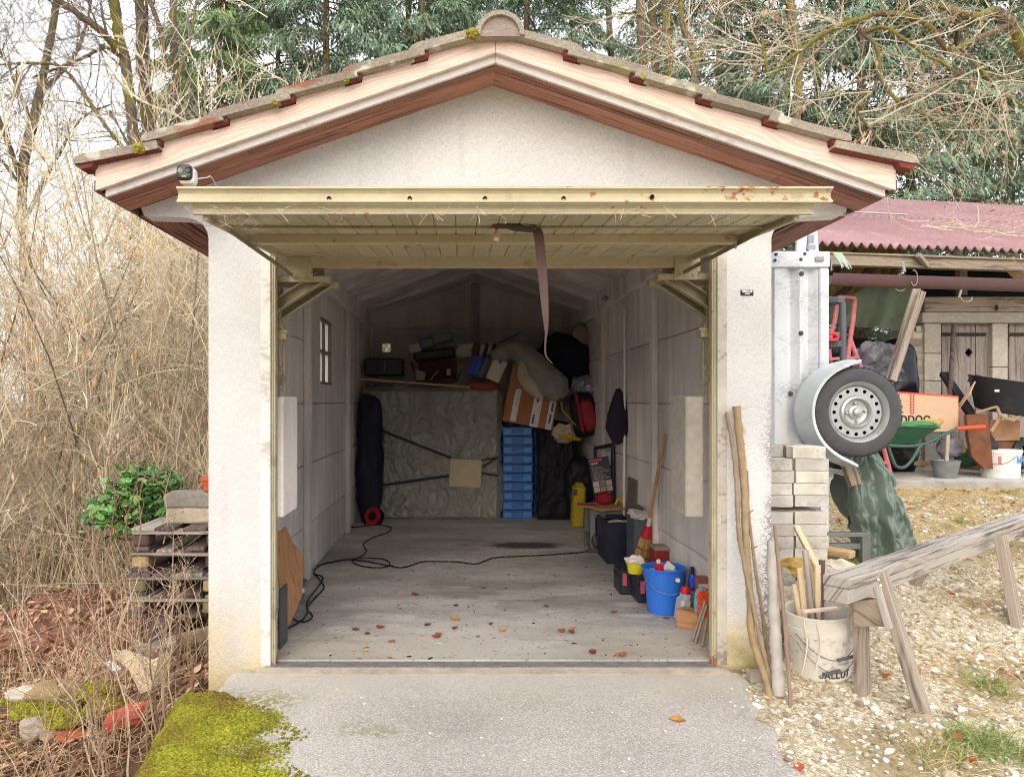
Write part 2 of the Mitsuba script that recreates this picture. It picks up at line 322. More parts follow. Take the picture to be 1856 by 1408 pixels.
def roofc(p, n, uv):
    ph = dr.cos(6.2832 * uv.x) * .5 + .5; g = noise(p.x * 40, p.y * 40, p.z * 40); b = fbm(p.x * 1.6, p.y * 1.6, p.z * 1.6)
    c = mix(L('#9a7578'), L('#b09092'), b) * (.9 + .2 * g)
    c = mix(c, L('#5b3d40'), sstep(.55, .05, ph + .3 * (fbm(p.x * 5, p.y * 5, p.z * 5) - .5)) * .75)  # shade of the corrugation valleys, put into the sheet colour
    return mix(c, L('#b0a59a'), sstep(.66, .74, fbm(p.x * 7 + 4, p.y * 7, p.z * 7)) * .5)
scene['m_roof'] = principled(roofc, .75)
scene['m_pane'] = {'type': 'principledthin', 'base_color': {'type': 'rgb', 'value': [.97, .98, .99]}, 'roughness': .5, 'diff_trans': 2.0, 'spec_trans': 0.0, 'eta': 1.3}
# ---------------------------------------------------------------- terrain
def ss(a, b, x): t = np.clip((x - a) / (b - a), 0, 1); return t * t * (3 - 2 * t)
def gz(x, y, rough=True):
    x, y = np.asarray(x, float), np.asarray(y, float)
    right = np.clip(.155 * (y - 3.55), 0, None); right = .574 * np.tanh(right / .574 * 1.15) - .012 * np.clip(3.4 - y, 0, 2) - .015
    drive = -.008 - .012 * np.clip(4 - y, 0, 4)
    left = -.15 - .13 * np.clip(-1.45 - x, 0, 4) + .03 * (y - 4.2).clip(-2, 1.5) - .10 * np.clip(y - 8, 0, 25) - .05 * np.clip(-5.5 - x, 0, 12)
    t, t2 = ss(1.3, 1.75, x), ss(-1.0, -1.5, x)
    z = drive * (1 - t) * (1 - t2) + right * t + left * t2
    under = ss(3.93, 4.0, y) * ss(10.6, 10.2, y) * ss(-1.5, -1.3, x) * ss(1.78, 1.6, x)
    z = z * (1 - under) - .2 * under
    back = ss(10.3, 12.5, y) * ss(-2.5, 0, x); z = z * (1 - back) + back * (.2 + .45 * ss(0, 3, x))
    if rough:
        q = np.stack([x, y, x * 0], -1); w = (1 - ss(-1.6, -1.1, x)) + ss(1.4, 1.8, x)
        z = z + (.05 * (meshkit.fbm(q * 1.3, 3, 3) - .5) + .03 * (meshkit.fbm(q * 6, 2, 8) - .5)) * np.clip(w, 0, 1) * (1 - under)
        z = z - .02 * (1 - np.clip(w, 0, 1)) * (1 - under)
    return z
xs = np.unique(np.concatenate([np.linspace(-120, -14, 24), np.linspace(-14, -4, 40), np.arange(-4, 6.5, .06), np.linspace(6.5, 16, 24), np.linspace(16, 120, 24)]))
ys = np.unique(np.concatenate([np.linspace(-20, 1.5, 12), np.arange(1.5, 9, .06), np.linspace(9, 22, 40), np.linspace(22, 140, 26)]))
gx, gy = np.meshgrid(xs, ys, indexing='ij')
gm = grid(len(xs), len(ys), lambda u, v: np.stack([gx, gy, gz(gx, gy)], -1))
setting('ground', gm, 'm_ground', 60)
# driveway: a sheet whose edges crumble into the gravel (right) and the moss (left)
rows = np.linspace(.6, 3.9, 70); cols = np.linspace(0, 1, 60)
def road_edge(y): return 1.50 - .21 * (3.9 - y) + .16 * (meshkit.fbm(np.stack([y * 5, y * 0, y * 0], -1), 3, 2) - .5)
def drive(u, v):
    y = .6 + 3.3 * u
    q = np.stack([y * 3, y * 0, y * 0], -1)
    xl = -1.33 + .155 * (3.9 - y) + .10 * ss(3.55, 3.85, y) + .06 * (meshkit.fbm(q, 3, 1) - .5)
    xr = road_edge(y)
    x = xl + (xr - xl) * v
    e = np.minimum(v, 1 - v) * 3.2
    z = gz(np.clip(x, -.9, 1.2), y, False) + .006 - .05 * np.clip(1 - e / .05, 0, 1)
    return np.stack([x, y, z], -1)
setting('driveway', grid(90, 80, drive), 'm_asphalt', 60)
# ---------------------------------------------------------------- garage
XC, YF, YB = .169, 4.0, 10.16
XL, XR, XLO, XRO = -1.25, 1.56, -1.357, 1.665
W_new = wood('#e0ccc0', '#cba991', .5, .08, 40)
W_red = wood('#a87868', '#6b4a40', .25, .7, 30)
W_redd = wood('#94695b', '#523a33', .3, .95, 30)
W_leg = wood('#9d9184', '#5d5148', .3, .6, 36)
W_door = wood('#8f8680', '#564d49', .3, .6, 34)
W_grey = wood('#a39c93', '#57504a', .22, .75, 38)
W_beam = wood('#968878', '#5b4d42', .3, .6, 30)
W_dark = wood('#6a5c58', '#352c2c', .3, .6, 34)
W_tan = wood('#c3a67e', '#8b6c48', .4, .3, 30)
W_pale = wood('#d9c6a6', '#a98c64', .35, .3, 28)
W_ply = wood('#b08560', '#85593a', .4, .3, 14)
c_trim, c_red, c_drk = col('#c3bfbd', .7, 0, .1, 5, .3), col('#6a2f2a', .7, 0, .35, 12), col('#2c2624', .8, 0, .2, 10)
c_white, c_grey, c_dgrey, c_black = col('#dcdbd6', .5, 0, .08, 6, .25), col('#8e8d8a', .55, 0, .12, 8), col('#4b4d50', .5), col('#16161a', .55, 0, .2)
c_steel, c_rust = col('#8b8a86', .38, .9, .15), col('#6d4630', .85, 0, .4, 14, .4)
g = thing('garage', 'single garage of pale roughcast concrete with tiled gable roof and open front', 'garage')
# front wall with gable and corbels, outline measured at its own distance
op = [(378, 432), (375, 419), (367, 406), (353, 398), (330, 394), (262, 392), (255, 377), (893, 154), (1540, 371), (1528, 389), (1440, 394), (1419, 399), (1408, 409), (1400, 424), (1398, 432)]
pl = [(P(a, b, YF)[0], P(a, b, YF)[2]) for a, b in op]
xa, xb = P(490, 0, YF)[0], P(1300, 0, YF)[0]
outline = Polygon([(XLO, -.35)] + pl + [(XRO, -.35), (xb, -.35), (xb, 2.31), (xa, 2.31), (xa, -.35)])
fw = prism(outline, .12, 'y').at(0, YF, 0)
put(g, 'front_wall', fw, 'm_stucco', 40, 'roughcast front wall with gable and two door pillars')
c_rev, c_revg = col('#d8d6d2', .6, 0, .1, 7, .35), col('#b5afa5', .7, 0, .25, 9, .6)
put(g, 'corner_strip', box2((xa - .052, YF - .004, .0), (xa - .0, YF + .02, 2.31), .002).c(c_rev))
put(g, 'corner_strip', box2((xb + .0, YF - .004, .0), (xb + .052, YF + .02, 2.31), .002).c(c_revg))
# side walls: outer skin, then panels and posts inside
put(g, 'side_wall', box2((XLO, YF + .121, -.35), (XL - .035, YB + .12, 1.5)).c(0) + box2((XLO, YF + .121, 1.5), (XL - .035, 6.60, 2.55)) + box2((XLO, 7.31, 1.5), (XL - .035, YB + .12, 2.55)) + box2((XLO, 6.60, 2.2), (XL - .035, 7.31, 2.55)) + box2((XLO, 6.60, 1.5), (XL - .035, 7.31, 1.56)), 'm_stucco')
put(g, 'side_wall', box2((XR + .035, YF + .121, -.35), (XRO, YB + .12, 2.55)), 'm_stucco')
posts = [5.93, 8.05]; zr = [.0, .413, .905, 1.40, 1.90, 2.42]
for side, x0, s in (('l', XL, 1), ('r', XR, -1)):
    ed = [4.125, 5.93, 8.05, YB]
    for a, b in zip(ed[:-1], ed[1:]):
        for k in range(5):
            z0, z1 = zr[k], zr[k + 1]
            if side == 'l' and a == 5.93 and k in (3, 4):
                if k == 4: continue
                hole = Polygon([(a + .004, z0 + .004), (b - .004, z0 + .004), (b - .004, 2.416), (a + .004, 2.416)], [[(6.62, 1.575), (7.29, 1.575), (7.29, 2.185), (6.62, 2.185)]])
                m = prism(hole, .035, 'x').at(x0 - .035, 0, 0)
            else:
                m = box2((x0, a + .003, z0 + .003), (x0 - s * .035 - rnd.uniform(0, .004), b - .003, z1 - .003), .007)
            m.c(0, rnd.uniform(-.07, .05)); m.v[:, 0] += rnd.uniform(-.003, .003)
            put(g, 'wall_panel', m, 'm_concrete')
    for y in posts + [4.16, YB - .04]:
        m = box2((x0, y - .055, 0), (x0 + s * .05, y + .055, 2.42), .018).c(0, .06); put(g, 'wall_post', noisy(m, .0, 3), 'm_concrete')
    put(g, 'eave_beam', box2((x0 - s * .0, 4.125, 2.40), (x0 + s * .075, YB, 2.60), .01).c(0, -.05), 'm_concrete')
# window of four panes in the left wall
wx = XL - .03; w0, w1, q0, q1 = 6.62, 7.29, 1.575, 2.185
wf = [box2((wx - .05, w0, q0), (wx + .012, w0 + .025, q1)), box2((wx - .05, w1 - .025, q0), (wx + .012, w1, q1)), box2((wx - .05, w0 + .025, q0), (wx + .012, w1 - .025, q0 + .025)), box2((wx - .05, w0 + .025, q1 - .025), (wx + .012, w1 - .025, q1)),
      box2((wx - .045, (w0 + w1) / 2 - .014, q0 + .025), (wx + .006, (w0 + w1) / 2 + .014, q1 - .025)), box2((wx - .047, w0 + .025, (q0 + q1) / 2 - .014), (wx + .004, w1 - .025, (q0 + q1) / 2 + .014))]
wk = put(g, 'window', join(wf).c(col('#7d736c', .8, 0, .2, 9)))
for i in (0, 1):
    for j in (0, 1):
        y0 = w0 + .026 if i == 0 else (w0 + w1) / 2 + .015; z0 = q0 + .026 if j == 0 else (q0 + q1) / 2 + .015
        dy, dz = (w1 - w0) / 2 - .041, (q1 - q0) / 2 - .041
        put(wk, 'pane', M([[wx - .02, y0, z0], [wx - .02, y0 + dy, z0], [wx - .02, y0 + dy, z0 + dz], [wx - .02, y0, z0 + dz]], [[0, 1, 2, 3]]), 'm_pane')
# back wall with a small square vent hole, panels and middle post
vx, vz = P(700, 630, YB)[0], P(700, 630, YB)[2]
def gab(z0, z1):
    return Polygon([(XL, z0), (XR, z0), (XR, z1), (XL, z1)]).intersection(Polygon([(XL, -1), (XR, -1), (XR, 2.56), (XC, 3.07), (XL, 2.56)]))
bz = [0, .5, .98, 1.46, 1.94, 2.42, 3.2]
for k in range(6):
    for a, b in ((XL, .19), (.19, XR)):
        poly = gab(bz[k] + .003, bz[k + 1] - .003).intersection(Polygon([(a + .003, -1), (b - .003, -1), (b - .003, 4), (a + .003, 4)]))
        poly = poly.difference(Point(vx, vz).buffer(.062, cap_style='square') if False else Polygon([(vx - .06, vz - .06), (vx + .06, vz - .06), (vx + .06, vz + .06), (vx - .06, vz + .06)]))
        put(g, 'wall_panel', prism(poly, .06, 'y').at(0, YB, 0).c(0, rnd.uniform(-.12, .0)), 'm_concrete')
put(g, 'wall_post', box2((.13, YB - .06, 0), (.25, YB - .002, 3.02), .015).c(0, -.35), 'm_concrete')
bw = Polygon([(XLO, -.35), (XRO, -.35), (XRO, 2.55), (XC, 3.1), (XLO, 2.55)]).difference(Polygon([(vx - .06, vz - .06), (vx + .06, vz - .06), (vx + .06, vz + .06), (vx - .06, vz + .06)]))
put(g, 'back_wall', prism(bw, .059, 'y').at(0, YB + .061, 0), 'm_stucco')
put(g, 'floor', box2((XL - .03, 4.08, -.3), (XR + .03, YB + .05, 0), .002), 'm_floor', None, 'stained bare concrete floor')
put(g, 'threshold', box2((xa - .03, 3.985, -.3), (xb + .03, 4.078, -.006), .004).c(col('#77757a', .8, 0, .3, 30)))
put(g, 'threshold', box2((xa - .06, 3.86, -.3), (xb + .05, 3.983, -.002), .012).c(col('#b5ab9a', .85, 0, .22, 14, .25)), label='worn yellowish concrete sill strip')
# ceiling slabs and ribs
for s in (-1, 1):
    wdt = 1.43
    for k in range(7):
        y0 = 4.13 + k * .865; sl = math.atan(.36)
        prof = Polygon([(0, 0), (.863, 0), (.863, .05), (0, .05)]).union(Polygon([(0, 0), (.05, -.0), (.035, -.04), (0, -.04)])).union(Polygon([(.82, 0), (.863, 0), (.863, -.035), (.835, -.035)]))
        m = prism(prof, wdt / math.cos(sl), 'x')
        m.v = m.v + [0, y0, 0]
        m.rot(ry=math.degrees(sl)); m.v[:, 0] *= 1
        m.v += [XC, 0, 3.07]
        if s < 0: m.v[:, 0] = 2 * XC - m.v[:, 0]; m.f = m.f[:, ::-1]
        put(g, 'ceiling_slab', m.c(0, rnd.uniform(-.12, -.02)), 'm_concrete')
put(g, 'roof_deck', prism([(XC - 1.93, 2.50), (XC, 3.15), (XC + 1.93, 2.50), (XC + 1.93, 2.56), (XC, 3.2), (XC - 1.93, 2.56)], 6.6, 'y').at(0, 3.72, 0).c(c_drk))
# barge boards, trim strip, soffit boards
for s in (-1, 1):
    top = []
    for k in range(6):
        d = 2.04 - .325 * k; zt = 2.60 + (2.04 - d) * .329; sl_ = .27 if k else .2; un = lambda e: zt - .042 + (d - e) * sl_ / math.sqrt(1 + 0 * sl_)
        if k == 0: top += [(1.965, un(1.965)), (d - .325 + .001, un(d - .325))]
        else:
            end = d - .325 if k < 5 else 0.; top += [(d - .0, un(d) - .028), (d - .085, un(d - .085) - .028), (d - .086, un(d - .086)), (end + .001, un(end))]
    q = [(0, 3.129), (1.965, 3.129 - .345 * 1.965)] + top
    for name, qq, yy, dep, mat in (('barge_board', q, 3.66, .028, W_new), ('trim_strip', [(0, 3.092), (1.93, 3.092 - .345 * 1.93), (1.93, 3.136 - .345 * 1.93), (0, 3.136)], 3.69, .02, None)):
        m = prism([(a, b) for a, b in qq], dep, 'y')
        if mat is not None:
            ph = rnd.random()
            m.t = np.stack([m.v[:, 0] + 3 * ph + 5 * s, 10 * mat + 5 + m.v[:, 2] + .345 * m.v[:, 0] - 3.1 + .6 * m.v[:, 1]], 1)
        else: m.c(c_trim)
        m.v[:, 0] = XC + s * (m.v[:, 0] + .001)
        if s < 0: m.f = m.f[:, ::-1]
        put(g, name, m.at(0, yy, 0), 'm_wood' if mat is not None else 'm_paint', None, 'new pale fir barge board' if mat is not None else None)
    def soff(d0, d1, y0, y1, mat, dz=0, th=.018):
        m = box((d1 - d0) * 1.0578 - .002, y1 - y0 - .003, th, c=.002).w(mat, 0)
        m.rot(ry=math.degrees(math.atan(.345))); dm = (d0 + d1) / 2
        m.v[:, 0] = (m.v[:, 0] * 1.0 + dm); m.v[:, 2] += 3.108 + th / 2 + dz - .345 * dm; m.v[:, 1] += (y0 + y1) / 2
        m.v[:, 0] = XC + s * m.v[:, 0]
        if s < 0: m.f = m.f[:, ::-1]
        put(g, 'soffit_board', m, 'm_wood')
    cut = 1.25 if s < 0 else 1.05
    K = math.cos(math.atan(.345))
    for a, b in ((-.012, cut * K), (cut * K, 1.96 * K)):
        soff(a / K * 1.0, b / K * 1.0, 3.712, 3.83, W_redd)
    for a, b in ((-.012, (cut + .45) * K), ((cut + .45) * K, 1.96 * K)):
        soff(a / K, b / K, 3.832, 4.0, W_red)
    for i in range(3):
        d0 = 1.50 + i * .155; m = box(.152, 6.3, .018, c=.002).w(W_redd, 1); m.rot(ry=math.degrees(math.atan(.345)))
        m.v += [d0 + .078, 7.28, 3.117 - .345 * (d0 + .078)]; m.v[:, 0] = XC + s * m.v[:, 0]
        if s < 0: m.f = m.f[:, ::-1]
        put(g, 'soffit_board', m, 'm_wood')
    m = box(.024, 6.75, .055, c=.003).w(W_dark, 1).at(1.965 - .0, 7.04, 3.11 - .345 * 1.965 + .042); m.v[:, 0] = XC + s * m.v[:, 0]; put(g, 'eave_board', m, 'm_wood')
# roof tiles: six courses a side; the verge tile of each course, then the rest of the course behind it
tp = [(0, .006), (.0, .02), (.012, .034), (.045, .041), (.41, .038), (.41, 0), (.03, 0)]
for s in (-1, 1):
    for k in range(6):
        d = 2.04 - .325 * k; zt = 2.60 + (2.04 - d) * .329
        ang = math.degrees(math.atan(.27 if k else .2))
        def place(m, dz=0):
            m.rot(ry=-ang * -1 if False else 0); a = math.radians(ang)
            x, z = m.v[:, 0].copy(), m.v[:, 2].copy()
            m.v[:, 0] = d - (x * math.cos(a) - z * math.sin(a)); m.v[:, 2] = zt - .040 + x * math.sin(a) + z * math.cos(a) + dz
            m.f = m.f[:, ::-1]; m.v[:, 0] = XC + s * m.v[:, 0]
            if s < 0: m.f = m.f[:, ::-1]
            return m
        ln = [(x if x < .4 else (.41 if k < 5 else d + .0), z) for x, z in tp]
        m = prism(ln, .10, 'y'); m = noisy(M(*trimesh.remesh.subdivide(m.v, m.f)[:2]), .004, 12, k + 10 * (s > 0)).at(0, 3.60, 0)
        t = put(g, 'roof_tile', place(m).c(0, rnd.uniform(-.12, .12)), 'm_tile', 50)
        put(t, 'lip', place(prism([(.0, .010), (.41 if k == 0 else .085, .006), (.41 if k == 0 else .085, -.002), (.09, -.004), (.075, -.024), (.02, -.026), (.0, -.006)], .06 if k else .085, 'y').at(0, 3.618 if k else 3.61, 0)).c(c_red, rnd.uniform(-.2, .2)))
        for j in range(22):
            y0 = 3.702 + j * .306
            m = prism([(.0, .004), (.0, .02), (.02, .034), (.41, .034), (.41, 0)], .302, 'y').at(0, y0, 0)
            put(g, 'roof_tile', place(m).c(0, rnd.uniform(-.15, .15)), 'm_tile')
for j in range(17):
    r0 = .118 if j == 0 else .113
    a = np.linspace(0, np.pi, 15)
    prof = [(r0 * math.cos(t), r0 * math.sin(t)) for t in a] + [((r0 - .022) * math.cos(t), (r0 - .022) * math.sin(t)) for t in a[::-1]]
    m = prism(prof, .41 if j else .3, 'y').at(.187, 3.58 if j == 0 else 3.46 + j * .40, 3.178 - .002 * (j % 2))
    t = put(g, 'ridge_tile', m.c(0, rnd.uniform(-.1, .1)), 'm_tile', 50)
    if j == 0: put(t, 'mortar', prism([(.097 * math.cos(u), .097 * math.sin(u)) for u in a], .05, 'y').at(.187, 3.60, 3.178).c(col('#93857f', .9, 0, .25, 14, .3)))
for (x, y, Y, sc) in ((857, 62, 3.58, .03), (252, 270, 3.6, .028), (497, 188, 3.6, .016), (1166, 140, 3.6, .012), (628, 146, 3.6, .014)):
    put(g, 'moss_tuft', lump((sc, sc * .8, sc * .9), 2, .5, int(x), 3).at(P(x, y, Y)).c(0, .25), 'm_moss')
# gutter on the right eave with its white bracket
a = np.linspace(np.pi, 2 * np.pi, 13)
gp = [(.065 * math.cos(t), .065 * math.sin(t)) for t in a] + [(.060 * math.cos(t), .060 * math.sin(t)) for t in a[::-1]]
gp = [(u * .8, w * .8) for u, w in gp]; gt = put(g, 'gutter', prism(gp, 6.3, 'y').at(2.165, 4.02, 2.552).c(c_dgrey) + lathe([(0, 0), (.062, 0), (.062, .004)], 24).rot(rx=90).at(2.165, 4.02, 2.552).c(c_dgrey))
put(gt, 'bracket', box(.06, .02, .05, pos=(2.055, 4.04, 2.46)).c(c_white) + box(.10, .02, .012, pos=(2.05, 4.04, 2.425)).c(col('#b9ae98', .8)))
# small maker's plate on the right pillar (its lines are too small to read)
pk = put(g, 'name_plate', box2(P(1342, 536, YF) - [0, .006, 0], P(1365, 526, YF) + [0, .002, 0], .0015).c(c_black), label='small black plate with pale lettering')
c_let = col('#e6e2d4', .6)
bars = []
for (x0, x1, y0, y1) in ((1344.6, 1346.3, 527.3, 530.6), (1346.8, 1348.6, 527.3, 530.6), (1349.2, 1351, 527.3, 530.6), (1351.6, 1353, 527.3, 530.6), (1353.8, 1355.6, 527.3, 530.6), (1357.6, 1359.2, 527.3, 530.6), (1360, 1362.4, 527.3, 530.6), (1349, 1351, 532, 534), (1351.5, 1354, 532, 534), (1354.6, 1358.5, 532, 534)):
    bars.append(box2(P(x0, y1, YF) - [0, .008, 0], P(x1, y0, YF) - [0, .0062, 0], .0003))
put(pk, 'lettering', join(bars).c(c_let))
# ---------------------------------------------------------------- door frame, lifting gear
fr = thing('door_frame', 'cream steel frame and lifting brackets around the garage opening', 'door frame')
for s, x in ((1, xa), (-1, xb)):
    put(fr, 'upright', join([box2((x, 4.015, -.02), (x + s * .013, 4.10, 2.3), .003), box2((x + s * .013, 4.02, -.02), (x + s * .022, 4.032, 2.3), .003), box2((x + s * .013, 4.07, -.02), (x + s * .018, 4.082, 2.3), .002), box2((x + s * .0135, 4.032, -.02), (x + s * .019, 4.07, 2.3), .002)]).c(0), 'm_cream')
def mx(px): return 1789.0 - px          # the right side mirrors the left
for sd in (0, 1):
    X = (lambda p: p) if sd == 0 else mx
    dy = 0 if sd == 0 else -4
    bar = lambda x0, y0, x1, y1, Y, th: box2(P(X(x0), y1 + dy, Y), P(X(x1), y0 + dy, Y) + [0, th, 0], .003)
    put(fr, 'bracket', (bar(493, 499, 598, 511, 4.16, .05) + bar(545, 511, 612, 520, 4.24, .05) + bar(493, 512, 560, 520, 4.3, .04)).c(0), 'm_cream')
    for (x0, y0, x1, y1, Y) in ((495, 569, 584, 513, 4.17), (511, 579, 600, 520, 4.25)):
        p, q = P(X(x0), y0 + dy, Y), P(X(x1), y1 + dy, Y); d = (q - p) / np.linalg.norm(q - p); nrm = np.array([-d[2], 0, d[0]]); nrm = nrm if nrm[2] > 0 else -nrm
        m = beam(p, q, .055, .006, up=nrm) + beam(p + nrm * .03 + [0, .03, 0], q + nrm * .03 + [0, .03, 0], .006, .055, up=nrm) + beam(p + nrm * .06, q + nrm * .06, .055, .006, up=nrm)
        put(fr, 'brace', m.c(0, -.12), 'm_cream')
    put(fr, 'channel', (bar(499, 520, 509, 690 if 0 else 590, 4.22, .06) + bar(498, 520, 509, 534, 4.18, .03)).c(0, -.1), 'm_cream')
    put(fr, 'guide_block', (bar(498, 586, 511, 602, 4.14, .08) + bar(500, 601, 518, 615, 4.12, .09) + bar(505, 598, 521, 602.5, 4.11, .02) + bar(512, 592, 513.5, 601, 4.12, .01)).c(0, -.08), 'm_cream')
    put(fr, 'carriage', (bar(519, 465, 566, 497, 4.13, .012) + bar(524, 496, 567, 511, 4.125, .014) + bar(567, 500, 596, 511, 4.13, .02)).c(0, .03), 'm_cream')
    put(fr, 'bolt', join([lathe([(0, .012), (.006, .011), (.008, .006), (.008, 0)], 10).rot(rx=90).at(P(X(x), 503 + dy, 4.124)) for x in (532, 556)]).c(0, .1), 'm_cream', 40)
    put(fr, 'plate', bar(567, 482, 588, 499, 4.17, .004).c(col('#6f6a58', .6)))
    # hanging rod, turnbuckle, counterweight
    x0, x1 = (498, 513) if sd == 0 else (1272, 1243)
    cw = thing('counterweight', ('pale concrete block hanging inside the left door frame' if sd == 0 else 'stained concrete block hanging inside the right door frame'), 'counterweight')
    cx = P(X(510), 0, 4.2)[0]
    put(cw, 'rod', (tube([(cx - .012, 4.2, 1.46), (cx - .012, 4.2, 1.78)], .006) + tube([(cx + .014, 4.2, 1.46), (cx + .014, 4.2, 1.78)], .008)).c(0, -.15), 'm_cream')
    put(cw, 'turnbuckle', (box(.03, .025, .035, pos=(cx, 4.2, 1.60)).c(0, -.1) + box(.045, .02, .05, pos=(cx, 4.2, 1.535)).c(0, -.1) + box(.012, .014, .10, pos=(cx - .012, 4.2, 1.49)) + tube([(cx - .04, 4.2, 1.51), (cx + .04, 4.2, 1.51)], .005)).c(0, -.2), 'm_cream')
    xi = P(x1, 0, 4.1)[0]; xo = xi + (-.125 if sd == 0 else .10)
    m = box2((xi, 4.1, .775), (xo, 4.46 if sd == 0 else 4.40, 1.443), .008).c(0, .12 if sd == 0 else -.12); put(cw, 'block', m, 'm_concrete' if sd == 0 else 'm_stone')
# ---------------------------------------------------------------- tilting door, opened overhead
dd = thing('garage_door', 'cream tongue and groove up-and-over door standing open overhead', 'garage door')
x0, x1 = -1.062, 1.387
lz = lambda y: 2.127 + .071 * (y - 2.83)
prof = [(0, .058), (0, .05), (.012, .046), (.02, .036), (.02, .022), (.012, .012), (.002, .006), (.002, .0), (.03, .0), (.03, .058)]
put(dd, 'front_rail', prism([(y + 2.775, z + 2.156) for y, z in prof], x1 - x0, 'x').at(x0, 0, 0).c(0, .14), 'm_cream', None, 'rust spotted front rail')
put(dd, 'front_rail', prism([(y * .8 + 2.80, z * .62 + 2.118) for y, z in prof], x1 - x0 - .11, 'x').at(x0 + .05, 0, 0).c(0, .05), 'm_cream')
xr0, xr1 = x0, x1; x0, x1 = -.985, 1.287; n = 26; bw_ = (x1 - x0) / n
for i in range(n):
    a, b = x0 + i * bw_, x0 + (i + 1) * bw_
    m = box(bw_ - .002, 1.32, .016, c=.007).rot(rx=math.degrees(math.atan(.071))).at((a + b) / 2, 3.485, lz(3.485) + .008).c(0, rnd.uniform(-.06, .06))
    put(dd, 'board', m, 'm_cream')
put(dd, 'cover_sheet', box(x1 - x0, 1.3, .004).rot(rx=math.degrees(math.atan(.071))).at((x0 + x1) / 2, 3.485, lz(3.485) + .021).c(0), 'm_cream')
for s, x in ((1, x0), (-1, x1)):
    put(dd, 'side_rail', beam((x + s * .012, 2.83, lz(2.83) - .012), (x + s * .012, 4.14, lz(4.14) - .012), .022, .03).c(0, -.05), 'm_cream')
put(dd, 'cross_rail', box2((P(460, 0, 3.35)[0], 3.34, P(0, 441, 3.34)[2]), (P(1335, 0, 3.35)[0], 3.375, P(0, 426, 3.34)[2] + .004), .003).c(0, .04), 'm_cream')
put(dd, 'cross_rail', box2((P(528, 0, 4.15)[0], 4.14, P(0, 485, 4.14)[2]), (P(1246, 0, 4.15)[0], 4.175, P(0, 465, 4.14)[2] + .004), .003).c(0, .08), 'm_cream')
put(dd, 'latch_rod', tube([P(400, 412, 3.1), P(700, 413, 3.12), P(1000, 413, 3.12), P(1362, 410, 3.12), P(1395, 415, 3.1)], .006).c(0, -.3), 'm_cream')
put(dd, 'latch_handle', (tube([P(900, 416, 3.12), P(900, 422, 3.1), P(900, 434, 3.08)], [.012, .010, .013], 10) + lathe([(0, 0), (.018, .002), (.018, .01), (0, .012)], 12).at(P(900, 417, 3.1))).c(col('#cbb99a', .5)), smooth=50)
for s, xx in ((1, 372), (-1, 1440)):
    e = 530 if s > 0 else 1239
    p, q = P(xx, 386, 2.84), P(e, 499 if s > 0 else 494, 4.1)
    put(dd, 'stay_bar', beam(p, q, .008, .022).c(0, -.45), 'm_cream')
    put(dd, 'hanger', box2(P(461 if s > 0 else 1331, 450, 3.35), P(466 if s > 0 else 1336, 428, 3.35) + [0, .012, 0], .002).c(0, -.2), 'm_cream')
    put(dd, 'gusset', M([P(430 if s > 0 else 1365, 405, 2.95), P(485 if s > 0 else 1420, 388, 2.84), P(420 if s > 0 else 1405, 388, 2.84), P(430 if s > 0 else 1365, 405, 2.95) + [0, 0, .004]], [[0, 1, 2], [0, 2, 3], [1, 3, 2], [0, 3, 1]]).c(0, -.1), 'm_cream')
for x, y in ((597, 361), (743, 361), (879, 361), (1021, 361), (1181, 358)):
    put(dd, 'bolt_hole', lathe([(.0, .0), (.006, .0), (.0085, .004), (.0085, .010), (.006, .010)], 12).rot(rx=90).at(P(x, y, 2.792)).c(c_drk))
bits = []
for i in range(60):
    x = rnd.uniform(340, 1480); p = P(x, 384 + rnd.uniform(-14, 6), 2.80); 
    bits.append(tube([p, p + [rnd.uniform(-.03, .03), .0, rnd.uniform(-.02, .02)], p + [rnd.uniform(-.04, .04), 0, -rnd.uniform(.0, .05)]], .0009, 3).c(col('#cdbfa9') if i == 0 else len(PAL) - 1, rnd.uniform(-.3, .2)))
for i in range(26):
    p = P(rnd.uniform(395, 470), rnd.uniform(375, 405), 2.85); bits.append(tube([p, p + [rnd.uniform(-.05, .05), rnd.uniform(0, .05), rnd.uniform(-.03, .03)], p + [rnd.uniform(-.08, .08), .02, rnd.uniform(-.04, .04)]], .0014, 3).c(len(PAL) - 1, rnd.uniform(-.5, .1)))
put(dd, 'cobweb_litter', join(bits), kind='stuff')
# strap
st = []
sp = smooth_path([P(968, 411, 3.1), P(976, 425, 3.08), P(982, 480, 3.08), P(988, 560, 3.08), P(990, 600, 3.08), P(988, 628, 3.08), P(990, 645, 3.08), P(1001, 659, 3.07)], 6)
ww = np.interp(np.linspace(0, 1, len(sp)), [0, .1, .45, .6, 1], [.020, .019, .016, .008, .006]); tw = np.interp(np.linspace(0, 1, len(sp)), [0, .3, .6, 1], [0, 15, 72, 75])
dv = np.stack([np.cos(np.radians(tw)), np.sin(np.radians(tw)), 0 * tw], 1); hw = .021
f = [[i, i + 1, i + 1 + len(sp), i + len(sp)] for i in range(len(sp) - 1)]
k = len(sp); v = np.vstack([sp - dv * hw, sp + dv * hw, sp - dv * hw + [0, .003, 0], sp + dv * hw + [0, .003, 0]])
f2 = [[i + 2 * k, i + 3 * k, i + 1 + 3 * k, i + 1 + 2 * k] for i in range(k - 1)]; f3 = [[i, i + 2 * k, i + 1 + 2 * k, i + 1] for i in range(k - 1)] + [[i + k, i + 1 + k, i + 1 + 3 * k, i + 3 * k] for i in range(k - 1)]
stp = thing('pull_strap', 'long brown webbing strap hanging from the open door', 'strap')
put(stp, 'webbing', M(v, f + f2 + f3).c(col('#5f4a48', .8, 0, .2, 20)), smooth=60)
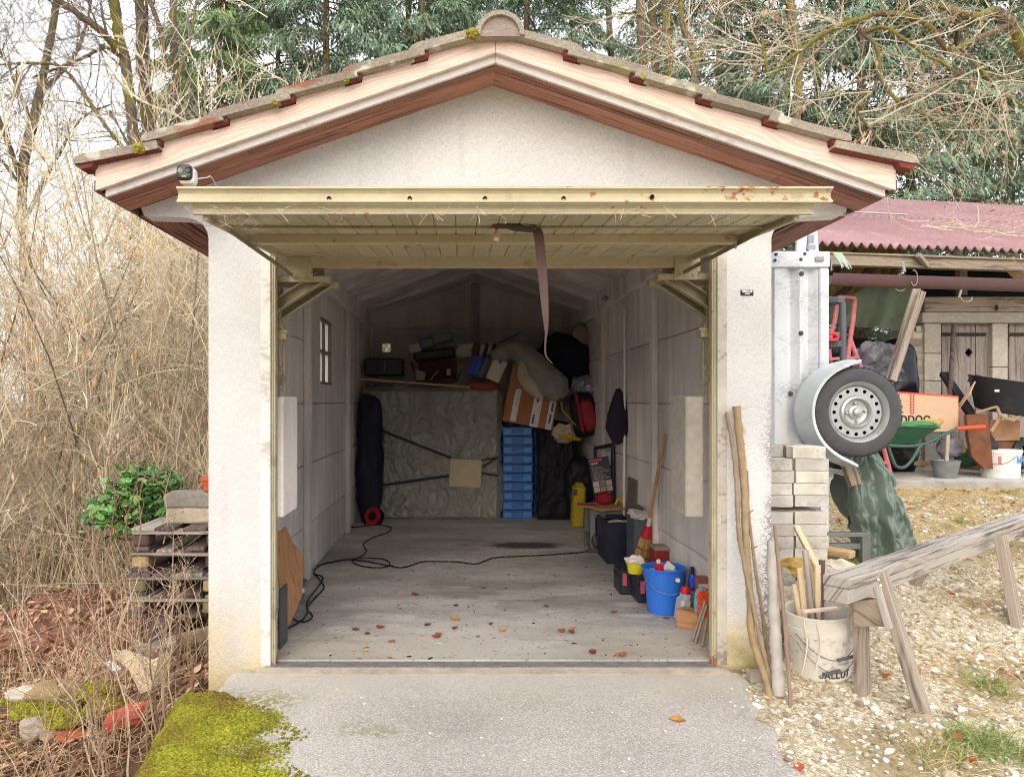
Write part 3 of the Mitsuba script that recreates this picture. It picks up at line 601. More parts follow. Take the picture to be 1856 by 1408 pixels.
put(stp, 'knot', tube(smooth_path([P(895, 408, 3.09), P(912, 408, 3.07), P(935, 412, 3.07), P(960, 416, 3.08), P(972, 412, 3.09)], 5), [.012, .018, .019, .017, .016, .014, .013, .014, .015, .016, .017, .016, .014, .013, .013, .014, .014, .013, .012, .011, .01], 8).c(col('#4e4240', .85, 0, .3, 30)), smooth=60)
# surveillance camera under the verge
sc_ = thing('security_camera', 'white and black security camera mounted under the left verge', 'camera')
cp = P(336, 316, 3.62)
put(sc_, 'housing', puffy(.078, .07, .086, 4, 3, 0).at(cp + [.004, .03, -.004]).c(c_white), smooth=60)
put(sc_, 'front_plate', puffy(.076, .03, .076, 4, 3, 0).at(cp + [-.002, -.002, .006]).c(col('#2b2b33', .25)), smooth=60)
for dx in (-.018, .018): put(sc_, 'lens', lathe([(0, .006), (.009, .004), (.014, .006), (.016, 0)], 18).rot(rx=90).at(cp + [dx, -.015, .014]).c(col('#6d6f78', .2) if dx < 0 else col('#1b1b22', .1)), smooth=40)
put(sc_, 'badge', box(.022, .003, .006, pos=cp + [0, -.018, -.016]).c(col('#b5b83a', .5)))
put(sc_, 'cable', tube(smooth_path([cp + [.03, .02, -.02], P(375, 322, 3.7), P(382, 320, 3.75), P(392, 337, 3.9)], 6), .0025, 5).c(c_white))
# ---------------------------------------------------------------- what is stored in the garage
def fl(px, py, z=0.): Y = (EYE - z) * F / (py - PY0); return np.array([(px - PX0) * Y / F, Y, z])
def face(o, u, v, nu, nv, disp, edge=.06):
    o, u, v = map(lambda a: np.asarray(a, float), (o, u, v)); n = np.cross(u, v); n /= np.linalg.norm(n)
    def fn(a, b):
        p = o + a[..., None] * u + b[..., None] * v
        e = np.clip(np.minimum(np.minimum(a, 1 - a), np.minimum(b, 1 - b)) / edge, 0, 1)
        return p + n * (disp(p, a, b) * e)[..., None]
    return grid(nu, nv, fn)
nz = lambda q, s=0, o=3: meshkit.fbm(q, o, s)
def ridge(q, s=0): return np.abs(meshkit.fbm(q, 3, s) - .5) * 2
# tarpaulin covered stack
c_tarp = col('#918e87', .34, 0, .15, 3)
ta, tb, tz = P(657, 0, 9.0)[0], P(905, 0, 9.0)[0], 1.57
def tw_(p, a, b):
    q = np.stack([p[..., 0], p[..., 1] * 0, p[..., 2]], -1)
    w = q * [5.5, 1, 2.2] + .5 * np.stack([nz(q * 3, 5), nz(q * 3, 6), nz(q * 3, 7)], -1) * [2, 1, 2]
    return .07 * (.5 - ridge(w, 1)) + .05 * (.5 - ridge(w * [2.3, 1, 3.1], 2)) + .022 * (.5 - ridge(w * 4.6, 4)) + .010 * (.5 - ridge(w * 9, 8)) + .02 * np.sin(p[..., 0] * 9 + 3 * nz(q * 2, 9)) * (1 - b)
tk = thing('tarpaulin_cover', 'big grey wrinkled tarpaulin tied over a block of goods at the back', 'tarpaulin')
put(tk, 'sheet', join([face((ta, 9.0, 0), (tb - ta, 0, 0), (0, 0, tz), 210, 190, tw_, .02), face((tb, 9.0, 0), (0, 1.05, 0), (0, 0, tz), 30, 40, tw_), face((ta, 10.05, 0), (0, -1.05, 0), (0, 0, tz), 30, 40, tw_), face((ta, 9.0, tz), (tb - ta, 0, 0), (0, 1.05, 0), 40, 30, tw_)]).c(c_tarp), smooth=70)
c_strap = col('#141416', .6)
put(tk, 'strap', join([beam(P(a, b, 8.885), P(c, d, 8.885), .004, .03 if k < 2 else .02, up=(0, 0, 1)).c(c_strap) for k, (a, b, c, d) in enumerate(((688, 779, 818, 830), (688, 880, 815, 862), (872, 834, 903, 829), (872, 847, 903, 829), (872, 857, 903, 862)))]))
put(tk, 'hem_cloth', face(P(814, 881, 8.875), P(871, 884, 8.875) - P(814, 881, 8.875), P(816, 831, 8.875) - P(814, 881, 8.875), 12, 12, lambda p, a, b: .02 * (nz(p * 5, 3) - .5), .01).c(col('#c2b497', .9, 0, .1, 9)), label='beige cloth tucked under the straps', smooth=60)
# dark things left of the tarpaulin
dk = col('#1c1d2e', .7, 0, .3, 4)
m = puffy(.30, .30, 1.5, 3.2, 4, .10, 3, 2).at(-1.07, 8.75, .76); solo('folded_cover', 'tall dark navy plastic cover bundled against the left wall', 'plastic cover', noisy(m, .03, 6, 2).c(dk), smooth=70)
cr = thing('cable_reel', 'red and black cable reel on the floor beside the dark cover', 'cable reel')
o = fl(677, 952) + [0, 0, .105]
rr = dict(rx=75, rz=-28)
put(cr, 'flange', (lathe([(.055, .03), (.10, .032), (.105, .02), (.10, .012), (.055, .014)], 28).rot(**rr).at(o)).c(col('#b3202e', .4)), smooth=40)
put(cr, 'drum', (lathe([(0, .02), (.056, .03), (.056, -.09), (0, -.09)], 20) + lathe([(.056, -.06), (.10, -.06), (.10, -.075), (.056, -.075)], 24) + lathe([(.085, -.05), (.09, -.02), (.085, .01)], 20)).rot(**rr).at(o).c(c_black), smooth=40)
put(cr, 'stand', tube(smooth_path([o + [-.1, .02, -.1], o + [-.12, .03, .05], o + [-.09, .05, .12], o + [-.02, .06, .0]], 6), .008, 6).c(c_black), smooth=50)
# extension cord over the floor
c_cord = col('#1c1c20', .45)
pts = [(660, 925), (641, 938), (636, 948), (640, 955), (668, 952), (690, 951), (709, 956), (700, 966), (678, 973), (660, 984), (660, 991), (664, 998), (655, 1008), (640, 1013), (645, 1022), (672, 1028), (700, 1027), (706, 1020), (690, 1012), (640, 1012), (600, 1018), (580, 1024), (569, 1036), (576, 1046), (587, 1062), (582, 1072), (572, 1082), (559, 1097), (557, 1104), (566, 1115), (562, 1122), (552, 1126), (537, 1124), (518, 1110), (508, 1094), (504, 1082), (508, 1077), (517, 1076), (530, 1082), (537, 1087)]
ec = thing('extension_cord', 'long black extension cord looped across the concrete floor', 'cable')
zc = [.007] * len(pts)
for i in range(33, 38): zc[i] = .05
put(ec, 'cable', tube(smooth_path([fl(a, b, z) for (a, b), z in zip(pts, zc)], 7), .0062, 6).c(c_cord), smooth=60)
pts = [(578, 1024), (600, 1019), (640, 1014), (700, 1024), (730, 1028), (765, 1018), (790, 1017), (830, 1018), (860, 1022), (880, 1016), (900, 1010), (960, 1007), (1010, 1004), (1050, 1001), (1070, 996), (1082, 990)]
put(ec, 'cable', tube(smooth_path([fl(a, b, .008) for a, b in pts], 7), .0058, 6).c(c_cord), smooth=60)
pts = [(569, 1040), (585, 1046), (577, 1062), (563, 1080), (556, 1094), (558, 1105), (552, 1118), (540, 1128), (525, 1136), (512, 1136), (504, 1128), (500, 1118)]
put(ec, 'cable', tube(smooth_path([fl(a, b, .016) for a, b in pts], 7), .0062, 6).c(c_cord), smooth=60)
put(ec, 'plug', cyl(fl(537, 1087, .02), fl(543, 1089, .02), .016, .012, 10).c(c_cord), smooth=50)
# left front: plywood scrap, green gutter piece
pp = [(-.02, 0), (.02, .02), (.19, .16), (.26, .38), (.24, .44), (.16, .52), (.12, .62), (.06, .60), (-.02, .64)]
m = prism([(a - .0, b) for a, b in pp], .012, 'x'); m.t = np.stack([m.v[:, 2] + 1, 10 * W_ply + 5 + m.v[:, 1]], 1)
m.rot(ry=-9).rot(rz=-22).at(-1.085, 4.62, .0); solo('plywood_scrap', 'broken orange brown plywood scrap leaning inside the left door post', 'plywood', m, 'm_wood')
c_grn = col('#5f7f72', .6, 0, .25, 14, .4)
gg = thing('angle_profile', 'dusty green angle profile with white lumps lying by the left wall', 'metal profile')
put(gg, 'profile', (beam(fl(553, 1046, .02), fl(536, 1073, .02), .05, .004) + beam(fl(553, 1046, .04) + [-.025, 0, 0], fl(536, 1073, .04) + [-.025, 0, 0], .004, .05) + box(.10, .05, .03, pos=fl(538, 1079, .02))).c(c_grn))
put(gg, 'lump', join([lump((.03, .025, .025), 2, .3, i).at(fl(533 + 6 * i, 1071, .05)) for i in range(3)]).c(c_white), smooth=60)
solo('blue_twine', 'short frayed blue and white twine by the left door post', 'twine', join([tube(smooth_path([fl(500 + i, 1172 - i, .004), fl(503 + i, 1166, .02), fl(508 + i * .7, 1158 - i, .015)], 5), .003, 5).c(col('#3f7fc4') if i % 2 else c_white) for i in range(4)]))
solo('panel_offcut', 'dark grey panel offcut standing behind the left door post', 'panel', box(.015, .16, .34, pos=(-1.035, 4.33, .17)).rot(rx=0).c(c_dgrey))
# blue crates
cb = [col('#2c68b4', .4, 0, .05), col('#24599f', .5)]
bx0, bw0 = P(907, 0, 9.0)[0] + .03, P(968, 0, 9)[0] - P(907, 0, 9)[0] - .05
hh = 1.115 / 10
def crate_mesh():
    w, h = bw0, hh
    b = [box2((0, .010, 0), (w, .52, h - .016), .004), box2((-.008, -.004, h - .022), (w + .008, .53, h - .006), .003)]
    cpl = [box2((.012, -.012, .020), (.30 * w, .005, h - .026), .004), box2((.70 * w, -.012, .020), (w - .012, .005, h - .026), .004)]
    b += [box2((.33 * w, -.004, h - .05), (.67 * w, .006, h - .03), .003), box2((.33 * w, .0, .014), (.67 * w, .006, .045), .002)]
    return join(b), cpl, [box2((-.045, .02, -.015), (-.040, .5, h + .03), .002).rot(ry=9), box2((w + .040, .02, -.015), (w + .045, .5, h + .03), .002).rot(ry=-9, about=(w, 0, 0))]
cb_m, cb_p, cb_l = crate_mesh(); cb.append(col('#4583c6', .4, 0, .05))
for k in range(10):
    ps = ('bottom', 'second from the bottom', 'third from the bottom', 'fourth from the bottom', 'fifth from the bottom', 'fifth from the top', 'fourth from the top', 'third from the top', 'second from the top', 'top')[k]
    t = thing('storage_crate', f'blue plastic crate with hinged side lids, {ps} in the stack of ten', 'crate', 'blue crates stacked beside the grey tarpaulin')
    o = np.array([bx0 + rnd.uniform(-.004, .004), 9.0 + rnd.uniform(-.006, .006), k * hh])
    put(t, 'body', cb_m.copy().c(cb[0], rnd.uniform(-.06, .06)).at(o))
    for q in cb_p: put(t, 'corner_plate', q.copy().c(cb[2], rnd.uniform(-.06, .06)).at(o))
    for q in cb_l: put(t, 'side_lid', q.copy().c(cb[1], rnd.uniform(-.1, .1)).at(o))
solo('black_cover', 'black plastic sheet draped over goods right of the blue crates', 'plastic cover', join([face((.915, 8.95, 0), (.44, 0, 0), (0, 0, 1.12), 40, 60, tw_), face((1.355, 8.95, 0), (0, .9, 0), (0, 0, 1.12), 20, 40, tw_), face((.915, 8.95, 1.12), (.44, 0, 0), (0, .9, 0), 20, 20, tw_)]).c(col('#15151d', .7)), smooth=70)
# cardboard box tilted on the crates
c_card, c_tape = col('#a06a45', .8, 0, .08, 6), col('#c9c3c0', .35, 0, .2, 30)
bxk = thing('cardboard_box', 'brown cardboard box with white tape strips tilted on the blue crates', 'cardboard box')
def tilt(m): return m.rot(ry=11).at(P(963, 719, 9.02))
put(bxk, 'carton', tilt(box(.60, .42, .70, c=.006)).c(c_card))
for x, z0, z1, w in ((-.18, -.33, .04, .07), (.07, -.35, .22, .10), (.245, -.35, .06, .07)): put(bxk, 'tape', tilt(box2((x - w / 2, -.213, z0), (x + w / 2, -.211, z1), .0005)).c(c_tape))
cpr = col('#3b4a9b', .5)
for x, z in ((.065, .0), (.05, -.26), (.245, -.22), (.25, -.08)): put(bxk, 'tape_print', tilt(box2((x - .012, -.2150, z - .055), (x + .014, -.2134, z + .055), .0004)).c(cpr))
put(bxk, 'label', tilt(box2((-.20, -.2150, -.14), (-.145, -.2134, .06), .0004)).c(col('#b9b7b4', .5, 0, .3, 60)))
# draped trousers and sleeping bag
c_tr = col('#8f8a85', .85, 0, .12, 6)
m = tube(smooth_path([P(893, 645, 9.0), P(925, 636, 8.9), P(950, 642, 8.8), P(972, 665, 8.72), P(1000, 695, 8.66), P(1018, 722, 8.66)], 7), np.interp(np.linspace(0, 1, 36), [0, .2, .5, .9, 1], [.07, .1, .15, .17, .10]), 20)
solo('sleeping_bag', 'grey quilted bag draped over the tilted cardboard box', 'sleeping bag', noisy(m, .05, 5, 4).c(c_tr), smooth=70)
m = tube(smooth_path([P(942, 655, 8.72), P(950, 675, 8.68), P(963, 700, 8.68), P(982, 716, 8.68)], 7), np.interp(np.linspace(0, 1, 22), [0, .3, .7, 1], [.05, .085, .09, .05]), 16)
solo('folded_blanket', 'cream and brown folded blanket hanging below the grey quilted bag', 'blanket', noisy(m, .04, 8, 7).c(col('#b5a78c', .9, 0, .3, 5)), smooth=70)
solo('dark_mattress', 'dark navy rolled mattress heaped in the rear right corner', 'mattress', noisy(puffy(.85, .6, .62, 3, 4, .1, 2, 2).rot(ry=20).at(P(1035, 655, 9.35)), .03, 5, 3).c(col('#171a2c', .8, 0, .3, 4)), smooth=70)
solo('hanging_cloth', 'pale beige cloth hanging from the right corner under the roof', 'cloth', noisy(lathe([(.03, .3), (.09, .24), (.15, .05), (.17, -.02), (.15, 0)], 24).sc(1, .6, 1).at(P(1052, 632, 9.2)), .05, 11, 5).c(col('#a39184', .9, 0, .15, 9)), smooth=70)
solo('silver_bag', 'crumpled silver foil bag under the dark mattress', 'bag', noisy(puffy(.32, .2, .22, 3, 4, .2, 8, 3).at(P(1060, 698, 8.85)), .06, 10, 6).c(col('#8f95a0', .3, .3, .2)), smooth=40)
rb = thing('red_backpack', 'red and black backpack standing on the black sheet', 'backpack')
put(rb, 'body', noisy(puffy(.30, .25, .52, 3.4, 4, .06, 5).rot(ry=-8).at(P(1058, 750, 8.8)), .02, 8, 3).c(col('#23141c', .7)), smooth=70)
put(rb, 'pocket', noisy(puffy(.17, .14, .36, 3, 3, .05, 9).rot(ry=-12).at(P(1066, 752, 8.68)), .015, 8, 4).c(col('#9a2738', .7, 0, .25, 14)), smooth=70)
put(rb, 'strap', tube(smooth_path([P(1043, 713, 8.66), P(1048, 735, 8.62), P(1053, 760, 8.62), P(1057, 782, 8.66)], 5), .016, 6).c(col('#a3263a', .7)), smooth=60)
yb = thing('yellow_strap', 'thin yellow strap dangling beside the red backpack', 'strap')
put(yb, 'webbing', tube([P(1017, 728, 8.6), P(1019, 743, 8.58), P(1034, 760, 8.55), P(1044, 771, 8.55)], .008, 6).c(col('#b9a733', .6)))
solo('white_rag', 'crumpled off-white rag on top of the black sheet', 'rag', noisy(puffy(.24, .2, .20, 2.5, 4, .2, 4, 3).at(P(1022, 782, 8.8)), .07, 8, 9).c(col('#b8aa96', .9)), smooth=60)
solo('yellow_glove', 'yellow work glove half hidden under the white rag', 'glove', noisy(puffy(.26, .1, .06, 2.5, 3, .2, 3).rot(ry=12).at(P(1033, 793, 8.72)), .02, 12, 4).c(col('#b79a1f', .7)), smooth=60)
# things on the shelf board
bd = solo('shelf_board', 'long pale board lying across the goods above the grey tarpaulin', 'board', beam(P(655, 687, 9.0), P(852, 702, 9.0), .25, .022, woodi=W_tan), 'm_wood')
b2 = thing('open_carton', 'open dark cardboard carton with papers on the long board', 'cardboard box')
o = P(783, 693, 9.12); cdk = col('#5a3a38', .8, 0, .15)
put(b2, 'carton', join([box2((-.19, 0, 0), (.30, .42, .012), .002), box2((-.19, .41, .0), (.3, .42, .30), .002), beam((-.19, .2, 0), (-.27, .2, .26), .4, .008, up=(1, 0, 0)), beam((.30, .2, 0), (.36, .2, .18), .4, .008, up=(1, 0, 0)), beam((-.18, .02, .0), (.30, .02, .015), .01, .05)]).at(o).c(cdk))
put(b2, 'paper', join([box(.16, .1, .012).rot(ry=-48, rz=10).at(.02, .14, .09), box(.13, .1, .15).rot(ry=14).at(-.16, .15, .07), box(.05, .02, .08).at(.2, .12, .13)]).at(o).c(col('#a79a92', .7, 0, .2)))
lc = thing('plastic_case', 'blue grey plastic case lying askew on the dark carton', 'case')
put(lc, 'shell', (puffy(.36, .3, .11, 5, 4, 0).rot(ry=-11).at(P(797, 615, 9.25)) + puffy(.20, .28, .13, 5, 3, 0).rot(ry=-11).at(P(775, 622, 9.22))).c(col('#5d6676', .5)), smooth=60)
put(lc, 'lid_ring', puffy(.20, .26, .03, 6, 3, 0).rot(ry=-11).at(P(801, 608, 9.22)).c(col('#6c7584', .5)), smooth=60)
solo('white_tub', 'small off-white tub left of the blue grey case', 'tub', box(.16, .18, .12, c=.02).rot(ry=-14).at(P(752, 631, 9.2)).c(col('#a39c98', .6)))
solo('dark_suitcase', 'dark purple brown suitcase lying across the open carton', 'suitcase', box(.52, .3, .13, c=.03).rot(ry=-6).at(P(788, 643, 9.3)).c(col('#2f2230', .5)))
solo('dark_box', 'dark box with a shiny clasp at the left end of the board', 'box', box(.48, .3, .22, c=.02).at(P(697, 666, 9.3)).c(col('#332a31', .45)) + box(.008, .004, .12, pos=P(697, 662, 9.14)).c(col('#77737a', .3)))
solo('seat_cushion', 'flat terracotta red cushion at the right end of the board', 'cushion', puffy(.42, .34, .12, 2.6, 3, .04).rot(ry=4).at(P(875, 700, 9.1)).c(col('#91483c', .8, 0, .12)), smooth=70)
solo('striped_cloth', 'white and brown striped cloth bundle behind the blue folders', 'cloth', noisy(puffy(.30, .25, .2, 3, 4, .1, 6).at(P(845, 635, 9.3)), .03, 8, 1).c(col('#a8a09c', .9)), smooth=70)
for k, (x, w, h) in enumerate(((862, .09, '#5a3a38'), (873, .05, '#a89c8c'), (880, .05, '#51332f'), (887, .04, '#a89c8c'), (893, .05, '#2a2028'))):
    solo('rolled_fabric', ('brown fabric roll left of the cream rolls', 'wider cream fabric roll between two brown rolls', 'brown fabric roll between the two cream rolls', 'narrow cream fabric roll beside the dark roll', 'dark fabric roll at the right end of the row')[k], 'fabric roll', noisy(box(w, .3, .15, c=.02).rot(ry=14).at(P(x, 635, 9.24)), .01, 9, k).c(col(h, .9)), group='fabric rolls on the board')
for k, (x, y, h) in enumerate(((858, 662, '#1f3d9c'), (866, 664, '#2a4bb0'), (876, 667, '#46586c'))):
    solo('ring_binder', ('blue binder furthest left of the leaning row', 'bright blue binder in the middle of the leaning row', 'grey green binder against the white book')[k], 'binder', box(.055, .26, .25, c=.004).rot(ry=22).at(P(x, y, 9.12)).c(col(h, .5)), group='binders leaning on the board')
wb = thing('white_box', 'flat cream box leaning beside the binders', 'box')
put(wb, 'carton', box(.17, .05, .27, c=.004).rot(ry=24).at(P(900, 671, 8.98)).c(col('#d1c6b2', .7)))
put(wb, 'printed_mark', box(.045, .002, .035).rot(ry=24).at(P(907, 656, 8.952)).c(c_dgrey))
solo('metal_pole', 'thin metal pole leaning against the back wall', 'pole', tube([P(905, 620, 9.9), P(945, 602, 10.05)], .012, 6).c(c_grey))
# right side, from the back to the door
yc = thing('yellow_case', 'narrow yellow plastic case standing at the back right', 'case')
put(yc, 'shell', box(.135, .18, .47, c=.02).rot(ry=3).at(fl(1050, 957) + [0, .1, .235]).c(col('#b09a1c', .55)), smooth=30)
put(yc, 'neck', box(.09, .12, .04, c=.01).at(fl(1052, 957) + [0, .1, .48]).c(col('#a8931b', .55)))
put(yc, 'label', box(.05, .003, .07).rot(ry=3).at(fl(1042, 957) + [0, .005, .40]).c(c_dgrey))
solo('black_bag', 'black bin bag slumped behind the yellow case', 'bag', noisy(puffy(.34, .3, .75, 3, 4, .12, 4, 2.5).at(1.40, 8.85, .38), .04, 7, 2).c(col('#1a1a24', .6)), smooth=60)
ht = thing('hand_truck', 'dark blue hand truck frame leaning on the right wall', 'hand truck')
cn = col('#20222e', .45); A = [P(1079, 812, 7.9), P(1111, 806, 7.5)]
put(ht, 'frame', join([tube([A[0], A[0] * [1, 1, 0] + [0, -.05, .05]], .02, 8), tube([A[1], A[1] * [1, 1, 0] + [0, -.05, .05]], .022, 8), tube([A[0], A[1]], .02, 8), tube([A[0] - [0, 0, .2], A[1] - [0, 0, .22]], .012, 8)]).c(cn), smooth=50)
pk_ = thing('product_pack', 'black carded product pack with small pictures hung on the hand truck', 'package')
def tp_(m): return m.rot(ry=-9).at(P(1089, 861, 7.35))
put(pk_, 'card', tp_(box(.20, .03, .35, c=.003)).c(col('#3e3b44', .35, 0, .15)))
put(pk_, 'header', tp_(box2((-.1, -.0185, .145), (.03, -.0155, .17), .0004)).c(col('#c03048', .4)))
put(pk_, 'lettering', tp_(join([box2((-.08 + .016 * i, -.0185, .112), (-.068 + .016 * i, -.0155, .134), .0003) for i in range(4)] + [box2((-.08, -.018, .08 - .022 * i), (.02 + .06 * ((i * 7) % 3) / 2, -.0155, .084 - .022 * i), .0003) for i in range(7)])).c(col('#bdb6b6', .5)))
put(pk_, 'picture', tp_(join([box2((-.09 + .063 * i, -.0185, -.16 + .055 * j), (-.033 + .063 * i, -.0155, -.11 + .055 * j), .0003).c(col(('#b4aaa4', '#8c7f7a', '#a59a95', '#c0b4ac', '#7d7476', '#b09a90')[i + 3 * j], .5)) for i in range(3) for j in range(2)])))
ws = thing('workbench', 'small grey metal workbench with a brown wooden top', 'workbench')
wo = np.array([1.21, 7.0, 0]); cm = col('#66686a', .5, .3, .15)
for q0_, q1_ in (((0, 0, 0), (.05, .05, .40)), ((.09, -.04, 0), (.14, .0, .40)), ((.27, .3, 0), (.32, .35, .4)), ((.0, .3, 0), (.05, .35, .4))): put(ws, 'leg', box2(q0_, q1_).at(wo).c(cm))
put(ws, 'frame', join([box2((0, 0, .33), (.33, .03, .40)), box2((0, .03, .12), (.32, .33, .14))]).at(wo).c(cm))
put(ws, 'top', box(.36, .42, .022, c=.004).w(W_ply, 0).rot(rz=24).at(wo + [.15, .1, .42]), 'm_wood')
solo('baseball_hat', 'dark red hat lying on the small workbench', 'hat', puffy(.16, .18, .12, 2.5, 3, .05).at(wo + [.16, .15, .49]).c(col('#8d1c2c', .8)), smooth=70)
solo('yellow_tool', 'yellow and black hand tool beside the dark red hat', 'tool', tube(smooth_path([wo + [.24, .0, .45], wo + [.27, .02, .50], wo + [.32, .03, .50], wo + [.35, .0, .44]], 5), [.012] * 16, 7).c(col('#c2a51e', .5)), smooth=60)
solo('red_strap', 'red strap end hanging off the left edge of the small workbench', 'strap', beam(wo + [-.10, .1, .445], wo + [.06, .05, .44], .035, .012).c(col('#8e2234', .7)))
bl = thing('webbing_coil', 'coiled brown ratchet strap on the floor in front of the workbench', 'strap')
oc = fl(1083, 1000)
put(bl, 'coil', join([lathe([(r, 0), (r + .004, 0), (r + .004, .04), (r, .04)], 24).rot(rx=70, rz=15 * k).at(oc + [.02 * k, -.02 * k, .10]) for k, r in enumerate((.10, .085, .07))] + [tube(smooth_path([oc + [-.12, -.05, .02], oc + [-.02, -.1, .03], oc + [.1, -.07, .02], oc + [.15, 0, .03]], 5), .016, 6)]).c(col('#4c3b3c', .8)), smooth=60)
put(bl, 'ratchet', join([box(.03, .05, .02, c=.004).rot(rx=20 * k, rz=35 * k).at(oc + [.0 + .02 * (k % 3), -.03, .06 + .025 * k]) for k in range(5)]).c(col('#a39a94', .3, .8)))
nc = thing('navy_crate', 'dark navy plastic crate filled with cables by the right wall', 'crate')
no = np.array([1.27, 6.5, 0])
put(nc, 'shell', join([box2((0, 0, 0), (.25, .02, .36)), box2((0, .02, 0), (.02, .48, .36)), box2((.23, .02, 0), (.25, .48, .36)), box2((.02, .46, 0), (.23, .48, .36)), box2((.02, .02, 0), (.23, .46, .02)), box2((.10, -.006, .04), (.125, .0, .33))]).at(no).c(col('#1a1d33', .4)))
put(nc, 'papers', join([box(.12, .14, .01).rot(ry=k * 9 - 12, rx=k * 7 - 8, rz=k * 40).at(no + [.08 + .045 * k, .2 - .07 * k, .34 + .01 * k]) for k in range(4)]).c(col('#b3a99a', .7, 0, .4, 30)))
put(nc, 'filling', noisy(box(.2, .42, .1, c=.02).at(no + [.125, .24, .28]), .02, 9).c(c_black))
gb = thing('grey_bin', 'tall slate grey bin with white packing paper on top', 'bin')
go = np.array([1.385, 5.95, 0])
put(gb, 'shell', box2(go, go + [.165, .30, .47], .012).c(col('#4a515c', .45, 0, .08)))
put(gb, 'ribs', join([box2(go + [.05 + .03 * k, -.004, .05], go + [.062 + .03 * k, .0, .40], .002) for k in range(2)]).c(col('#555d69', .45)))
put(gb, 'paper', noisy(puffy(.17, .28, .05, 3, 3, .3, 3, 4).at(go + [.085, .15, .49]), .03, 12).c(col('#c9c4be', .8)), smooth=50)
bm = thing('broom', 'straw broom with red collar standing against the right wall', 'broom')
b0, b1 = np.array([1.44, 5.95, .11]), np.array([1.535, 5.62, 1.175])
dv_ = (b1 - b0) / np.linalg.norm(b1 - b0); at_ = lambda s: b0 + dv_ * s
put(bm, 'handle', cyl(at_(.36), at_(1.116), .0125, n=12).w(W_ply, 2), 'm_wood', 50)
put(bm, 'ferrule', cyl(at_(.34), at_(.42), .019, .017, 12).c(col('#c9bfb2', .5)), smooth=50)
put(bm, 'collar', cyl(at_(.25), at_(.35), .047, .026, 14).c(col('#b01f2c', .4)), smooth=50)
br = []
for i in range(260):
    a = rnd.uniform(0, 6.28); r = math.sqrt(rnd.random()); _, ua, ub = frame_of(dv_)
    off = (ua * math.cos(a) + ub * math.sin(a)) * r
    br.append(tube([at_(.27) + off * .04, at_(.13) + off * .062, at_(rnd.uniform(-.02, .02)) + off * .058 + [-.015, 0, 0]], [.003, .0035, .002], 4).c(col('#b08a55', .8, 0, .2) if i == 0 else len(PAL) - 1, rnd.uniform(-.35, .25)))
put(bm, 'bristles', join(br), kind='stuff')
put(bm, 'binding', join([cyl(at_(s), at_(s + .006), .064, n=14) for s in (.16, .09)]).c(col('#6b4a2a', .8)))
for i, (a, b, w, h, cc) in enumerate(((1133, 838, .17, .72, '#6e625f'), (1160, 873, .22, .52, '#6b5f5e'))):
    Yb_ = 6.75 - .25 * i
    solo('grey_board', ('tall narrow mauve grey board leaning on the right wall', 'shorter mauve grey board leaning beside the tall one')[i], 'board', box(.012, w * 2.0, h, c=.003).rot(ry=3).at(1.535 - .01 * i, Yb_, h / 2).c(col(cc, .8, 0, .12, 4)))
rc = thing('red_canister', 'red oil canister with a grey top by the right wall', 'canister')
ro = np.array([1.44, 5.55, 0])
put(rc, 'body', box2(ro, ro + [.11, .16, .30], .01).c(col('#8d2a2c', .4, 0, .1))); put(rc, 'top', box2(ro + [.0, 0, .301], ro + [.11, .16, .33], .01).c(col('#8c8078', .5)))
put(rc, 'print', box2(ro + [.02, -.002, .12], ro + [.09, .001, .20], .0005).c(col('#a8584a', .5)))
for i, (o_, lab) in enumerate(((np.array([1.16, 5.45, 0]), 'black tool case with pink red latch, farther one'), (np.array([1.235, 5.22, 0]), 'black tool case with pink red latch, next to the blue bucket'))):
    t = thing('tool_case', lab, 'tool case', 'black tool cases near the blue bucket')
    put(t, 'shell', box2(o_, o_ + [.22, .22, .19], .012).c(col('#1d2430', .4)) + box2(o_ + [-.004, -.004, .125], o_ + [.224, .224, .135], .003).c(col('#131720', .4)))
    put(t, 'latch', box2(o_ + [.02, -.012, .07], o_ + [.05, .0, .16], .004).c(col('#b04a58', .4)))
    put(t, 'foot', box(.05, .02, .014, pos=o_ + [.16, -.002, .012]).c(c_white))
yw = thing('yellow_tub', 'yellow plastic tub with a white tissue on the tool cases', 'tub')
yo = np.array([1.245, 5.33, .19])
put(yw, 'tub', lathe([(0, 0), (.05, 0), (.062, .075), (.066, .078), (.058, .078), (.047, .01), (0, .01)], 24).at(yo).c(col('#c9c02a', .4)), smooth=40)
put(yw, 'tissue', noisy(puffy(.11, .09, .07, 2.5, 3, .3, 5, 4).at(yo + [0, 0, .09]), .04, 14, 2).c(col('#d6cfcb', .8)), smooth=40)
